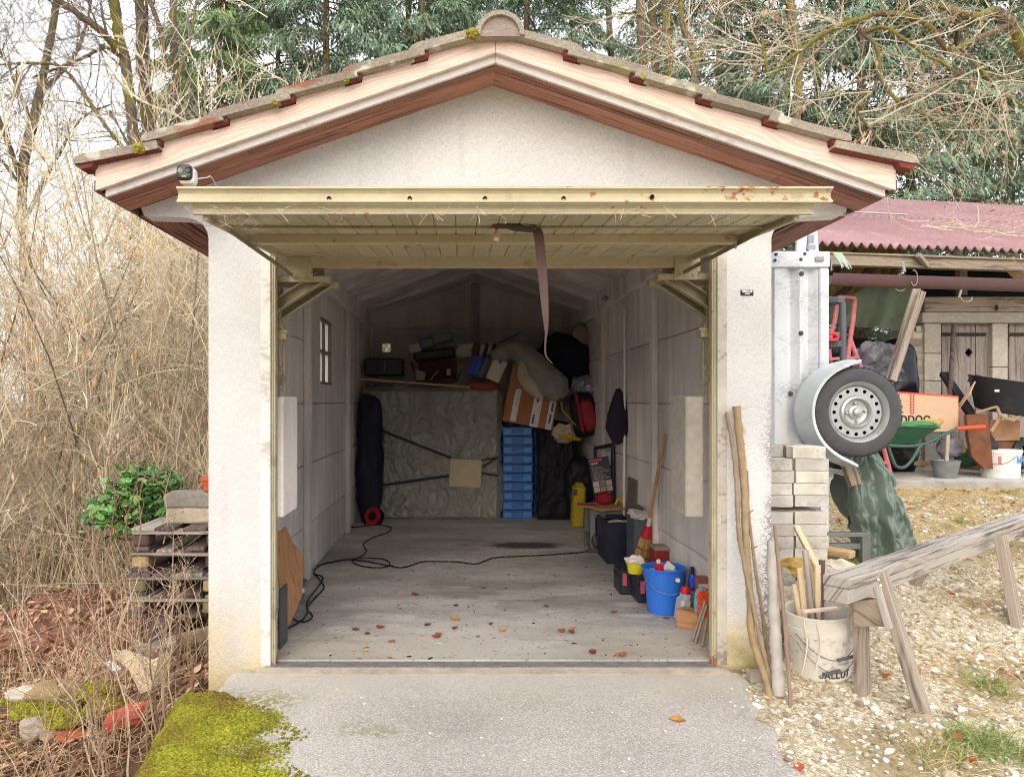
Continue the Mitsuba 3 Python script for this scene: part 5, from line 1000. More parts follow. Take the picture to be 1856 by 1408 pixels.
for k, (px, py, s, h) in enumerate(((1374, 1224, (.045, .035, .028), '#9b8f82'), (1395, 1219, (.04, .035, .03), '#bab2a8'), (1408, 1226, (.035, .035, .028), '#b0a99f'))):
    solo('stone', ('squared brown stone nearest the driveway at the pillar foot', 'pale stone in the middle at the pillar foot', 'pale stone beside the sticks at the pillar foot')[k], 'stone', (box(.10, .07, .05, c=.006) if k == 0 else lump(s, 2, .4, k)).at(gpix(px, py + 8) + [0, 0, .02]).c(col(h, .9, 0, .2, 20)), smooth=None, group='stones at the pillar foot')
# ---- shed
sd = thing('shed', 'old open timber shed with red corrugated roof and cream block wall', 'shed')
e0, e1 = P(1400, 441, 8.0), P(1856, 459, 8.50); ed_ = (e1 - e0) * [1, 1, 0]; ed_ /= np.linalg.norm(ed_); up_ = np.array([-ed_[1], ed_[0], .42])
c_rf = [col(h, .7, 0, .12, 6, .15) for h in ('#a27c7f', '#a98386', '#9a7578')]
pit = .118
for crs in range(2):
    for k in range(9):
        u0 = -.9 + k * .944
        def cor(u, v_, u0=u0, crs=crs):
            s = u0 + u * (.944 + .06); t = crs * 2.05 + v_ * 2.2
            p = np.array([e0[0], e0[1], 3.13]) + s[..., None] * ed_ + t[..., None] * up_
            p[..., 2] += .032 * np.cos(2 * np.pi * s / pit) + .012 * crs + .004 * (k % 2)
            return p
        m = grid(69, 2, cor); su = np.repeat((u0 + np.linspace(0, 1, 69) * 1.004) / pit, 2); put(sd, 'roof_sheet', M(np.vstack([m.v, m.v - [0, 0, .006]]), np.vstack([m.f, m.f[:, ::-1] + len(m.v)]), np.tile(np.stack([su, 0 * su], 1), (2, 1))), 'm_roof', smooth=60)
put(sd, 'lap_strip', box(.9, .05, .012).rot(rz=math.degrees(math.atan2(ed_[1], ed_[0]))).at(P(1590, 387, 10.2)).c(c_white))
put(sd, 'eave_batten', beam(e0 + [-1.0, -.1, -.02] - [0, 0, .05], e0 + ed_ * 8 - [0, 0, .07], .03, .022, woodi=W_beam), 'm_wood')
b0_ = P(1478, 470, 8.2); put(sd, 'eave_beam', beam(b0_, np.array([b0_[0], b0_[1], 2.985]) + ed_ * 6, .10, .125, woodi=W_beam), 'm_wood')
for a, b, Y0_, Y1_ in (((1664, 462), (1690, 476), 8.26, 8.26),): put(sd, 'strut', beam(P(*a, Y0_), P(*b, Y1_) + [0, .1, -.02], .05, .05, woodi=W_beam), 'm_wood')
put(sd, 'rafter', beam(P(1600, 470, 10.5), P(1508, 545, 10.3), .08, .08, woodi=W_dark), 'm_wood'); put(sd, 'rafter', beam(P(1552, 455, 10.4), P(1500, 510, 10.3), .08, .08, woodi=W_dark), 'm_wood')
put(sd, 'rafter', beam(P(1822, 470, 8.6), P(1870, 520, 8.8), .16, .05, woodi=W_tan), 'm_wood'); put(sd, 'post', beam(P(1742, 536, 9.75), P(1742, 470, 9.75), .10, .10, up=(0, 1, 0), woodi=W_beam), 'm_wood')
def yel(u, v_):
    p = P(1440, 555, 10.9) + u[..., None] * np.array([1.35, 0, 0]) + v_[..., None] * np.array([.5, .3, 1.0])
    p[..., 1] += .03 * np.cos(u * 60); return p
m = grid(110, 3, yel); put(sd, 'translucent_sheet', M(np.vstack([m.v, m.v + [0, .005, 0]]), np.vstack([m.f, m.f[:, ::-1] + len(m.v)])).c(col('#c9ba72', .5, 0, .2, 3)), smooth=60, label='yellowed corrugated light panel')
# block wall and doors at Y 9.6
YW = 9.6; xw0, xw1 = P(1636, 0, YW)[0], P(1676, 0, YW)[0]; zb = .55
c_blk = [col(h, .9, 0, .25, 14, .2) for h in ('#b0a99b', '#a39c8e', '#b9b2a4', '#968f82')]
zz0, r_i = zb, 0
while zz0 < 2.36:
    h = .088; x = xw0 - (.12 if r_i % 2 else .0); 
    while x < xw1 - .02:
        w = .25; xa_, xb_ = max(x, xw0 + rnd.uniform(0, .01)), min(x + w, xw1)
        if xb_ - xa_ > .03: put(sd, 'wall_block', box2((xa_ + .004, YW, zz0 + .004), (xb_ - .004, YW + .2, zz0 + h - .004), .006).c(c_blk[rnd.randrange(4)], rnd.uniform(-.15, .1)))
        x += w
    zz0 += h; r_i += 1
put(sd, 'mortar', box2((xw0, YW + .006, zb), (xw1, YW + .25, 2.36), .002).c(col('#8d836f', .95, 0, .2, 20)))
def W(a, b, c, d, Y=YW, th=.2): return box2(P(a, d, Y), P(c, b, Y) + [0, th, 0], .006)
k0 = 0
for y0, y1 in ((586, 640), (641, 690), (691, 740), (741, 800), (801, 862)): put(sd, 'jamb_stone', W(1676, y0, 1706, y1, 9.56, .24).c(c_blk[2], rnd.uniform(-.08, .1)), 'm_stone')
for y0, y1 in ((586, 665), (666, 745), (746, 862)): put(sd, 'jamb_stone', W(1799, y0, 1827, y1, 9.56, .24).c(0, rnd.uniform(-.1, .05)), 'm_stone')
put(sd, 'lintel', W(1676, 538, 1990, 565, 9.5, .2).w(W_beam, 0), 'm_wood'); put(sd, 'lintel', W(1672, 566, 1990, 585, 9.52, .25).c(c_blk[1], -.1), 'm_stone')
put(sd, 'rear_wall', box2((3.3, 10.9, .5), (xw0 + .3, 10.96, 2.25)).w(W_dark, 0), 'm_wood'); put(sd, 'upper_wall', box2((xw0 + .02, YW + .22, 2.4), (9.5, YW + .3, 2.62)).w(W_dark, 0), 'm_wood'); put(sd, 'rear_wall', box2((xw1, YW + .3, zb), (9.5, YW + .36, 2.5)).w(W_dark, 0), 'm_wood')
for px0, px1, nb in ((1706, 1799, 3), (1828, 1925, 3)):
    dr_ = put(sd, 'door', W(px0, 586, px1, 600, 9.68, .02).w(W_door, 0), 'm_wood')
    ws_ = (px1 - px0) / nb
    for k in range(nb):
        a, b = px0 + k * ws_, px0 + (k + 1) * ws_
        poly = Polygon([(P(a + .6, 0, 9.64)[0], .6), (P(b - .6, 0, 9.64)[0], .6), (P(b - .6, 0, 9.64)[0], P(0, 586, 9.64)[2]), (P(a + .6, 0, 9.64)[0], P(0, 586, 9.64)[2])])
        dp_ = P(1756, 639, 9.64); poly = poly.difference(Polygon([(dp_[0] - .055, dp_[2]), (dp_[0], dp_[2] - .065), (dp_[0] + .055, dp_[2]), (dp_[0], dp_[2] + .065)])) if px0 == 1706 else poly
        for pg in getattr(poly, 'geoms', [poly]): put(dr_, 'plank', prism(pg, .03, 'y').w(W_door, 2).at(0, 9.64 + rnd.uniform(-.006, .004), 0), 'm_wood')
    put(dr_, 'strap_hinge', W(px0 - 2, 603, px0 + 82, 609, 9.62, .012).c(c_drk))
put(sd, 'hook', W(1806, 553, 1810, 562, 9.47, .02).c(c_drk))
setting('shed_floor', box2((2.75, 8.0, .1), (10, 12.5, .574), .02).c(col('#a09c96', .9, 0, .25, 8, .4)))
# dark back of the shed
solo('dark_tarpaulin', 'dark green tarpaulin stretched above the shed doors', 'tarpaulin', noisy(face(P(1640, 566, 9.9), P(1990, 566, 9.9) - P(1640, 566, 9.9), P(1640, 482, 10.3) - P(1640, 566, 9.9), 40, 20, lambda p, a, b: .1 * (nz(p * 1.5, 3) - .5)), .03, 3).c(col('#20382f', .5, 0, .4, 2)), smooth=60)
ot = thing('olive_tarpaulin', 'olive green canvas tarpaulin hanging under the shed roof', 'tarpaulin')
def oliv(u, v_):
    x0, x1 = 1500 + 0 * u, 1662; topy = np.interp(u, [0, .15, .3, .5, .7, 1], [552, 545, 533, 517, 508, 505]); boty = np.interp(u, [0, .3, 1], [585, 592, 601])
    px = 1500 + u * 160; Y = 8.75 + .12 * np.sin(u * 14 + v_ * 2.2) * v_ + .10 * (1 - v_); py = topy + (boty - topy) * v_
    return np.stack([(px - PX0) * Y / F, Y, EYE + (PY0 - py) * Y / F], -1)
m = noisy(grid(80, 40, oliv), .03, 6, 3); put(ot, 'canvas', M(np.vstack([m.v, m.v + [0, .006, 0]]), np.vstack([m.f, m.f[:, ::-1] + len(m.v)])).c(col('#4b5443', .85, 0, .2, 4)), smooth=60)
put(ot, 'eyelet', lathe([(.014, 0), (.022, .004), (.024, 0)], 16).rot(rx=90).at(P(1588, 595, 8.6)).c(col('#a8a692', .4, .5)))
solo('black_sheeting', 'black plastic sheeting covering the goods below the olive tarpaulin', 'plastic cover', noisy(puffy(.85, .9, 1.75, 5, 4, .08, 3, 2).at(5.12, 9.35, 1.3), .06, 4, 2).c(col('#0f1120', .35, 0, .3, 3)), smooth=60)
solo('clear_plastic_bag', 'crumpled translucent grey plastic on the black sheeting', 'plastic bag', noisy(puffy(.55, .25, .55, 2.4, 4, .3, 7, 3).at(P(1592, 660, 8.75)), .08, 6, 5).c(col('#5b5a63', .3, 0, .4, 6)), smooth=40)
for k, (a, b, w) in enumerate((((1663, 517), (1612, 690), .085), ((1672, 528), (1618, 690), .075))):
    solo('plank', ('longer grey plank leaning in the shed', 'paler plank leaning just right of the longer grey plank')[k], 'plank', beam(P(*a, 8.5 - .1 * k), P(*b, 8.2 - .1 * k), w, .03, up=(0, -1, .2), woodi=W_leg), 'm_wood', group='planks leaning in the shed')
# red ladder, black shelf rack
ld = thing('step_ladder', 'old red painted metal step ladder in the shed', 'ladder')
c_rl = col('#b06468', .5, 0, .3, 25, .3)
for pts in ([(1549, 541), (1546, 580), (1541, 615), (1532, 690), (1524, 760)], [(1518, 548), (1512, 585), (1504, 620), (1500, 700), (1496, 770)], [(1540, 612), (1553, 648), (1568, 690), (1615, 862)], [(1500, 620), (1506, 660), (1512, 700), (1520, 800)]):
    put(ld, 'rail', tube(smooth_path([P(a, b, 7.9 if pts[0][0] > 1530 else 8.0) for a, b in pts], 5), .024, 8).c(c_rl), smooth=60)
put(ld, 'rung', beam(P(1501, 651, 7.9), P(1556, 648, 7.9), .06, .03).c(c_rl)); put(ld, 'rung', beam(P(1530, 672, 7.9), P(1566, 672, 7.9), .06, .03).c(c_rl)); put(ld, 'rung', beam(P(1588, 838, 7.85), P(1608, 838, 7.85), .05, .03).c(c_rl)); put(ld, 'top_bar', beam(P(1520, 538, 7.9), P(1549, 541, 7.9), .05, .03).c(c_rl))
rk = thing('shelf_rack', 'grey plastic shelf rack beside the red ladder', 'shelf'); c_rk = col('#54575f', .5)
for y0, y1 in ((538, 549), (617, 629)):
    m = [W(1470, y0, 1532, y1, 6.6, .3)]; put(rk, 'shelf', join(m).c(c_rk)); put(rk, 'mesh_slots', join([W(1496 + 4 * i, y0 + 2 + 3 * j, 1498.5 + 4 * i, y0 + 3.6 + 3 * j, 6.597, .002) for i in range(6) for j in range(3)]).c(c_black), kind='stuff')
put(rk, 'post', tube([P(1527, 549, 6.62), P(1529, 700, 6.62)], .028, 10).c(c_rk), smooth=50)
rw = thing('red_cable', 'coiled red cable lying on the grey shelf rack', 'cable'); put(rw, 'coil', join([tube([P(1506 + 13 * math.cos(t), 609 + 6 * math.sin(t) + k, 6.58 - .01 * k) for t in np.linspace(0, 6.28, 24)], .012, 6) for k in range(3)]).c(col('#c23238', .4)), smooth=60)
# brown gutter length hanging under the eave, hooks
gu = thing('brown_gutter', 'length of dark brown gutter slung under the shed eave', 'gutter')
ga, gb_ = P(1503, 497, 7.55), P(1985, 512, 7.75)
a = np.linspace(np.pi, 2 * np.pi, 12); pr = [(.07 * math.cos(t), .12 * math.sin(t)) for t in a] + [(.064 * math.cos(t), .114 * math.sin(t)) for t in a[::-1]]
m = prism(pr, np.linalg.norm(gb_ - ga), 'y').rot(rx=12).rot(ry=0); L_ = (gb_ - ga) / np.linalg.norm(gb_ - ga); bk_ = np.cross([0, 0, 1], L_); bk_ /= np.linalg.norm(bk_); uu = np.cross(L_, bk_)
m = prism(pr, np.linalg.norm(gb_ - ga), 'y'); m.v = m.v @ np.stack([bk_, L_, uu]) + ga; put(gu, 'channel', m.c(col('#5a4346', .28, 0, .1)), smooth=40)
put(gu, 'end_fitting', join([box(.03, .05, .05, pos=ga + [-.03, 0, .01]), box(.015, .02, .12, pos=ga + [.02, 0, .09])]).c(c_steel)); put(gu, 'tie', tube([P(1657 + 6 * math.sin(t), 504 + 14 * math.cos(t), 7.5 + .05 * math.cos(t)) for t in np.linspace(-1, 3.5, 12)], .005, 5).c(col('#a89a8c', .7)))
for k, (x, y) in enumerate(((1752, 540), (1632, 520), (1636, 485))):
    t = np.linspace(3.0, 6.6, 14); m = [tube([P(x + 10 * math.cos(q), y - 7 * math.sin(q) , 7.62) for q in t], .006, 6)] if k < 2 else [beam(P(x, 474, 7.7), P(x + 4, 493, 7.7), .03, .006, up=(0, 1, 0))]
    if k == 0: m.append(tube([P(1738, 540, 7.62), P(1743, 522, 7.65)], .012, 6))
    solo('gutter_hook', ('large curved white gutter hook hanging below the brown gutter', 'small pale gutter hook near the leaning planks', 'flat grey metal hook above the brown gutter')[k], 'hook', join(m).c(c_grey), smooth=50 if k < 2 else None)
solo('frayed_cord', 'frayed pale green cord tied around the shed beam end', 'cord', join([tube(smooth_path([P(1510 + 2 * i, 458, 7.95), P(1520 + i * 2, 472, 7.9), P(1530 + i * 2 + rnd.uniform(-6, 6), 485 + rnd.uniform(-3, 5), 7.85)], 4), .006, 5) for i in range(8)]).c(col('#a9bcae', .8)))
# wheelbarrow, boxes, buckets on the shed floor
wbw = thing('wheelbarrow', 'green wheelbarrow with orange handles in the shed', 'wheelbarrow'); c_gw = col('#28533f', .4, 0, .1, 6); c_gt = col('#3c5a52', .4)
Yw = 7.95
tubv = np.array([P(1560, 770, Yw), P(1702, 775, Yw), P(1668, 804, Yw), P(1590, 808, Yw)]); tubv = np.vstack([tubv, tubv + [0, .55, 0], ]); tubv[6:] -= [0, .12, 0]; tubv[2:4] += [0, .1, 0]
put(wbw, 'tub', M(tubv, [[0, 1, 2, 3], [5, 4, 7, 6], [1, 5, 6, 2], [4, 0, 3, 7], [3, 2, 6, 7]]).c(c_gw)); put(wbw, 'tub_rim', tube([tubv[0], tubv[1], tubv[5], tubv[4], tubv[0]], .012, 6).c(c_gw, .1))
for k in (0, 1):
    y = Yw + .02 + .48 * k
    put(wbw, 'frame', tube(smooth_path([P(1575, 800, y), P(1620, 808, y), P(1670, 806, y), P(1705, 790, y), P(1735, 777, y)], 5), .018, 8).c(c_gt), smooth=60); put(wbw, 'handle', tube([P(1733, 777, y), P(1762 if k else 1785, 773, y)], .022, 8).c(col('#d8502a', .4)), smooth=50)
    put(wbw, 'leg', tube(smooth_path([P(1668, 806, y), P(1655, 830, y), P(1640, 846, y), P(1625, 845, y), P(1617, 830, y), P(1610, 810, y)], 5), .018, 8).c(c_gt), smooth=60)
put(wbw, 'wheel', lathe([(.04, -.03), (.13, -.04), (.17, 0), (.13, .04), (.04, .03)], 28).rot(rx=90).at(P(1545, 822, Yw + .28)).c(c_black), smooth=40)
gl = thing('green_hose', 'bright green hose ends lying in the green wheelbarrow', 'hose'); put(gl, 'hose', join([tube(smooth_path([P(1625, 768 + 3 * i, 8.1), P(1660, 764 + 3 * i, 8.05), P(1690, 766 + 2 * i, 8.0), P(1704, 775, 7.92)], 5), .013, 7) for i in range(3)]).c(col('#4d8f55', .4)), smooth=60)
solo('jute_sack', 'tan folded jute sack in the green wheelbarrow', 'sack', noisy(puffy(.28, .2, .08, 2.5, 3, .15).rot(ry=-10).at(P(1683, 768, 8.15)), .02, 9).c(col('#b58a55', .9)), smooth=60)
cbx = thing('shipping_carton', 'tan shipping carton with red printed edge and DDOG lettering', 'cardboard box'); c_cb, c_rd = col('#c6a78a', .8, 0, .06, 5), col('#cf4a3c', .5)
put(cbx, 'front', M(np.vstack([np.array([P(1622, 710, 8.35), P(1737, 718, 8.35), P(1737, 782, 8.35), P(1622, 782, 8.35)]), np.array([P(1622, 710, 8.35), P(1737, 718, 8.35), P(1737, 782, 8.35), P(1622, 782, 8.35)]) + [0, .55, 0]]), [[0, 1, 2, 3], [5, 4, 7, 6], [4, 0, 3, 7], [3, 2, 6, 7], [1, 5, 6, 2]]).c(c_cb))
put(cbx, 'flap', beam(P(1739, 740, 8.36), P(1750, 716, 8.5), .45, .01, up=(1, 0, 0)).c(c_cb, .1)); put(cbx, 'red_edge', join([beam(P(1624, 710.5, 8.345), P(1736, 718.5, 8.345), .004, .016, up=(0, 0, 1)), box2(P(1650, 750, 8.344), P(1657, 713, 8.346), .0005)]).c(c_rd))
put(cbx, 'tape_print', join([box2(P(1652.3, 717 + 5 * i, 8.3425), P(1654.6, 714.5 + 5 * i, 8.3436), .0003) for i in range(7)]).c(c_white)); put(cbx, 'side_print', join([box2(P(1738, 770 - 11 * i, 8.343), P(1741, 763 - 11 * i, 8.345), .0004) for i in range(3)]).c(c_rd))
put(cbx, 'lettering', text('DDOG', .085, P(1631, 767, 8.345), (1, 0, 0), (0, 0, 1), c_black))
gbk = thing('zinc_bucket', 'galvanised metal bucket with a pole on the shed floor', 'bucket'); zo = P(1714, 848, 8.25); zo[2] = .576
put(gbk, 'shell', lathe([(0, 0), (.10, 0), (.145, .19), (.15, .195), (.141, .192), (.098, .01), (0, .01)], 32).at(zo).c(col('#9aa0a3', .4, .6, .3, 9)), smooth=40)
solo('mixing_pole', 'white spattered pole standing in the zinc bucket', 'pole', tube([zo + [0, 0, .02], P(1718, 783, 8.3)], .022, 8).c(col('#b3aa9b', .8, 0, .3, 14)), smooth=50)
mbk = thing('paint_bucket', 'large white plastic bucket with blue MAP lettering on the shed floor', 'bucket'); mo_ = P(1813, 858, 8.3); mo_[2] = .576
put(mbk, 'shell', lathe([(0, 0), (.178, 0), (.18, .01), (.193, .27), (.203, .272), (.205, .305), (.195, .31), (0, .312)], 40).at(mo_).c(c_white), smooth=35)
tm = meshkit.text_mesh('MAP', .07, .002, True); tv = np.array(tm.vertices); th_ = -np.pi / 2 + .0 + (tv[:, 0] + .04) / .19; r_ = .1895 + tv[:, 2] + .0 * tv[:, 1] + .003
put(mbk, 'lettering', M(np.stack([r_ * np.cos(th_), r_ * np.sin(th_), tv[:, 1] + .17], 1) + mo_, np.array(tm.faces)).c(col('#3a8fc8', .5)))
put(mbk, 'red_mark', join([box(.03, .004, .09, pos=mo_ + [-.115, -.152, .2]).rot(ry=0), ]).rot(rz=-37, about=mo_ + [-.115, -.152, 0]).c(col('#c4707a', .5))); put(mbk, 'handle', tube(smooth_path([mo_ + [-.19, -.06, .15], mo_ + [-.08, -.19, .17], mo_ + [.05, -.20, .26]], 6), .003, 5).c(c_dgrey))
btb = thing('black_tub', 'big black rubber tub lying tilted on the rusty barrow', 'tub'); bt0 = P(1822, 748, 8.5)
put(btb, 'shell', lathe([(0, 0), (.27, 0), (.30, .02), (.43, .36), (.445, .37), (.42, .365), (.28, .03), (0, .02)], 48).rot(rx=8, ry=8).at(bt0).c(col('#2c2f38', .35, 0, .1, 5, .2)), smooth=40)
put(btb, 'handle', tube([bt0 + [-.12 + .09 * math.cos(t), .3, .36 + .07 * math.sin(t)] for t in np.linspace(0, 3.14, 12)], .016, 7).c(col('#2c2f38', .4)), smooth=60); put(btb, 'tag', box(.05, .004, .025).at(P(1807, 708, 8.06)).c(c_white))
rbw = thing('rusty_barrow', 'rusty old metal wheelbarrow tipped up under the black tub', 'wheelbarrow')
put(rbw, 'tray', prism([(P(a, 0, 8.15)[0], P(0, b, 8.15)[2]) for a, b in ((1752, 752), (1790, 750), (1796, 800), (1800, 850), (1785, 850), (1762, 828), (1755, 790))], .05, 'y').at(0, 8.15, 0).c(c_rust)); put(rbw, 'tray_end', prism([(P(a, 0, 8.35)[0], P(0, b, 8.35)[2]) for a, b in ((1795, 760), (1849, 762), (1848, 798), (1792, 795))], .3, 'y').at(0, 8.35, 0).c(col('#8a6648', .85, 0, .35, 14, .5)))
put(rbw, 'strut', join([tube([P(1806, 737, 8.3), P(1814, 755, 8.25), P(1796, 782, 8.25)], .02, 6), tube([P(1768, 748, 8.28), P(1806, 737, 8.28)], .014, 6), tube([P(1815, 755, 8.2), P(1835, 762, 8.2), P(1870, 742, 8.3)], .018, 6)]).c(col('#9a8068', .7, 0, .25)))
put(rbw, 'wheel', lathe([(.10, -.03), (.16, -.04), (.19, 0), (.16, .04), (.10, .03)], 28).rot(rx=90, rz=30).at(P(1852, 822, 8.45)).c(c_black), smooth=40); put(rbw, 'axle_plate', W(1790, 798, 1850, 815, 8.4, .02).c(c_rust))
solo('dark_beam', 'dark painted beam leaning diagonally in front of the shed door', 'beam', beam(P(1710, 677, 9.3), P(1802, 812, 8.2), .09, .06, woodi=W_dark).c(col('#34323a', .6)))
solo('fork_handle', 'round wooden tool handle leaning on the shed door', 'tool handle', tube([P(1729, 588, 9.5), P(1722, 715, 9.0), P(1720, 780, 8.8)], .028, 8).w(W_dark, 2), 'm_wood', 50)
for k, (px, py, s, h) in enumerate(((1722, 812, (.26, .2, .22), '#8d8d96'), (1742, 815, (.06, .1, .20), '#b5a53a'), (1752, 830, (.22, .25, .2), '#2f5a3e'), (1850, 842, (.2, .2, .2), '#7a767c'))):
    solo('plastic_sack', ('grey plastic sack behind the zinc bucket', 'yellow edged plastic sack behind the zinc bucket', 'dark green plastic sack beside the rusty barrow', 'grey mauve plastic sack right of the paint bucket')[k], 'sack', noisy(puffy(*s, 2.6, 3, .2, k, 3).at(P(px, py, 8.55 if k < 3 else 8.5)), .03, 8, k).c(col(h, .4, 0, .3, 8)), smooth=50)
solo('floor_plank', 'long brown plank lying at the foot of the shed wall', 'plank', beam(P(1640, 837, 9.0), P(1790, 850, 8.7), .14, .05, woodi=W_tan), 'm_wood')
solo('awning_cover', 'dark goods under the wheelbarrow at the shed wall', 'plastic cover', noisy(puffy(.7, .4, .32, 3, 3, .2, 3).at(P(1600, 825, 9.0)), .05, 5).c(col('#1b151c', .6)), smooth=60)
# ---------------------------------------------------------------- left side: pallets, stones, ivy, weeds, moss
def scatter(proto, pos, scale, rot=None, tones=(0,), var=.2, seed=0, tilt=None):
    """many copies of a small mesh as one: scale (n,3), random turns"""
    r = np.random.default_rng(seed); n = len(pos); scale = np.broadcast_to(np.asarray(scale, float).reshape(len(scale), -1) if np.ndim(scale) else np.full((n, 3), scale), (n, 3))
    a = r.uniform(0, 2 * np.pi, n); b = r.uniform(-1, 1, n) * (np.pi if tilt is None else math.radians(tilt)); c, s = np.cos(a), np.sin(a); cb_, sb2 = np.cos(b), np.sin(b)
    v = proto.v[None] * scale[:, None]
    y, z = v[..., 1] * cb_[:, None] - v[..., 2] * sb2[:, None], v[..., 1] * sb2[:, None] + v[..., 2] * cb_[:, None]
    v = np.stack([v[..., 0] * c[:, None] - y * s[:, None], v[..., 0] * s[:, None] + y * c[:, None], z], -1) + np.asarray(pos)[:, None]
    k = len(proto.v); f = (proto.f[None] + (np.arange(n) * k)[:, None, None]).reshape(-1, 3)
    t = np.stack([np.asarray(tones, float)[r.integers(0, len(tones), n)], r.uniform(-var, var, n)], 1)
    return M(v.reshape(-1, 3), f, np.repeat(t, k, axis=0))
def tubes(p, r, n=3, tones=(0,), var=.2, seed=0):
    """N polylines (N,k,3) with radii (N,k) as thin tubes in one mesh"""
    g_ = np.random.default_rng(seed); p = np.asarray(p, float); N, k, _ = p.shape; r = np.broadcast_to(r, (N, k))
    t = np.gradient(p, axis=1); t /= np.linalg.norm(t, axis=2, keepdims=True) + 1e-12
    ref = np.where(np.abs(t[:, :1, 2:]) < .8, np.array([0, 0, 1.]), np.array([1., 0, 0])); a = np.cross(t, ref); a /= np.linalg.norm(a, axis=2, keepdims=True) + 1e-12; b = np.cross(t, a)
    ang = np.arange(n) * 2 * np.pi / n
    v = p[:, :, None] + r[:, :, None, None] * (np.cos(ang)[:, None] * a[:, :, None] + np.sin(ang)[:, None] * b[:, :, None])
    i, j = np.meshgrid(np.arange(k - 1), np.arange(n), indexing='ij'); q = np.stack([i * n + j, i * n + (j + 1) % n, (i + 1) * n + (j + 1) % n, (i + 1) * n + j], -1).reshape(-1, 4)
    q = np.vstack([q[:, [0, 1, 2]], q[:, [0, 2, 3]]]); f = (q[None] + (np.arange(N) * k * n)[:, None, None]).reshape(-1, 3)
    tt = np.stack([np.asarray(tones, float)[g_.integers(0, len(tones), N)], g_.uniform(-var, var, N)], 1)
    return M(v.reshape(-1, 3), f, np.repeat(tt, k * n, axis=0))
for k in range(4):
    nm_ = ('bottom', 'second from the bottom', 'third from the bottom', 'top')[k]
    t = thing('pallet', f'weathered grey pallet, {nm_} of the stack left of the garage', 'pallet', 'pallets stacked left of the garage')
    z = .04 + .144 * k; jx, jy = rnd.uniform(-.02, .015), rnd.uniform(-.03, .03); x0, x1, y0 = -2.10 + jx, -1.37, 4.72 + jy
    for j, w in enumerate((.145, .10, .145, .10, .145)):
        xx = x0 + j * .163; put(t, 'deck_board', box2((xx, y0, z + .122), (min(xx + w, x1), y0 + 1.2, z + .143), .003).w(W_dark if (j + k) % 3 else W_grey, 1), 'm_wood')
    for j in range(3): put(t, 'cross_board', box2((x0, y0 + .005 + j * .53, z + .100), (x1, y0 + .14 + j * .53, z + .121), .003).w(W_grey if j == 0 else W_dark, 0), 'm_wood')
    for j, xx in enumerate((x0, x0 + .47)):
        for q in range(2): put(t, 'block', box2((xx, y0 + .01 + q * .53, z + .022), (xx + (.105 if j == 0 else .145), y0 + .13 + q * .53, z + .099), .012).c(col(('#5b4a40', '#7a7252', '#a08a68', '#54463e')[(k + j) % 4], .85, 0, .3, 16)))
    for j, xx in enumerate((x0, x0 + .35, x0 + .63)): put(t, 'base_board', box2((xx, y0 + .0, z), (min(xx + .11, x1), y0 + 1.2, z + .021), .003).w(W_dark, 1), 'm_wood')
for k, (a, b, c, d, h) in enumerate(((296, 898, 378, 925, '#86827a'), (300, 926, 378, 953, '#a89f8c'))):
    lo, hi = P(a, d, 4.86), P(c, b, 4.86); m = box2((lo[0], 4.86, .617 + (.102 if k == 0 else 0)), (-1.37, 5.06, .617 + (.20 if k == 0 else .10)), .012); tt = trimesh.remesh.subdivide_to_size(m.v, m.f, .05)
    solo('kerb_stone', ('grey granite kerb stone, upper one on the pallets', 'pale beige kerb stone, lower one on the pallets')[k], 'kerb stone', noisy(M(tt[0], tt[1]), .008, 9, k).c(col(h, .9, 0, .3, 40, .3)))
pt = thing('planter', 'terracotta orange plastic trough on the kerb stones', 'planter'); po_ = np.array([-1.70, 4.9, .82])
put(pt, 'trough', join([box2(po_, po_ + [.33, .18, .085], .008), box2(po_ + [-.02, -.015, .07], po_ + [.34, .195, .095], .005), box2(po_ + [-.012, -.01, .045], po_ + [.335, .19, .055], .003)]).c(col('#b8532f', .5, 0, .1, 8)))
r = np.random.default_rng(3); n = 60; b = np.stack([po_[0] + r.uniform(0, .32, n), po_[1] + r.uniform(.02, .16, n), np.full(n, po_[2] + .08)], 1); e = b + np.stack([r.normal(0, .05, n), r.normal(0, .04, n), r.uniform(.03, .12, n)], 1)
put(pt, 'dry_stalks', tubes(np.stack([b, (b + e) / 2 + r.normal(0, .01, (n, 3)), e], 1), .0015, 3, [col('#b39d72', .9)]), kind='stuff')
# ivy bush
c_ivy = [col(h, .35, 0, .12, 30) for h in ('#5d8f4c', '#6fa258', '#4d7d42', '#88b568', '#456f3f')]
iv = thing('ivy_bush', 'bright green ivy bush growing behind the pallet stack', 'ivy')
lf = np.array([[0, 0, 0], [-.35, .1, .05], [-.5, .45, -.03], [-.22, .5, .05], [0, 1, -.06], [.22, .5, .05], [.5, .45, -.03], [.35, .1, .05]]); lf[:, :2] *= [.9, 1]
leafp = M(lf, [[0, 1, 2], [0, 2, 3], [0, 3, 4], [0, 4, 5], [0, 5, 6], [0, 6, 7]])
r = np.random.default_rng(8); n = 620; d = r.normal(0, 1, (n, 3)); d /= np.linalg.norm(d, axis=1, keepdims=True); d[:, 2] = np.abs(d[:, 2]) * 1.0 - .25 * (r.random(n) < .5); rad = r.uniform(.72, 1.05, n)[:, None] * (1 + .5 * (meshkit.fbm(d * 2, 2, 3) - .5))[:, None]
ctr = np.where((r.random(n) < .62)[:, None], P(268, 912, 5.35), P(225, 945, 5.25)); pos = ctr + d * rad * [.27, .25, .30]
put(iv, 'foliage', scatter(leafp, pos, r.uniform(.06, .105, n)[:, None].repeat(3, 1), tones=c_ivy, var=.3, seed=2, tilt=65), kind='stuff')
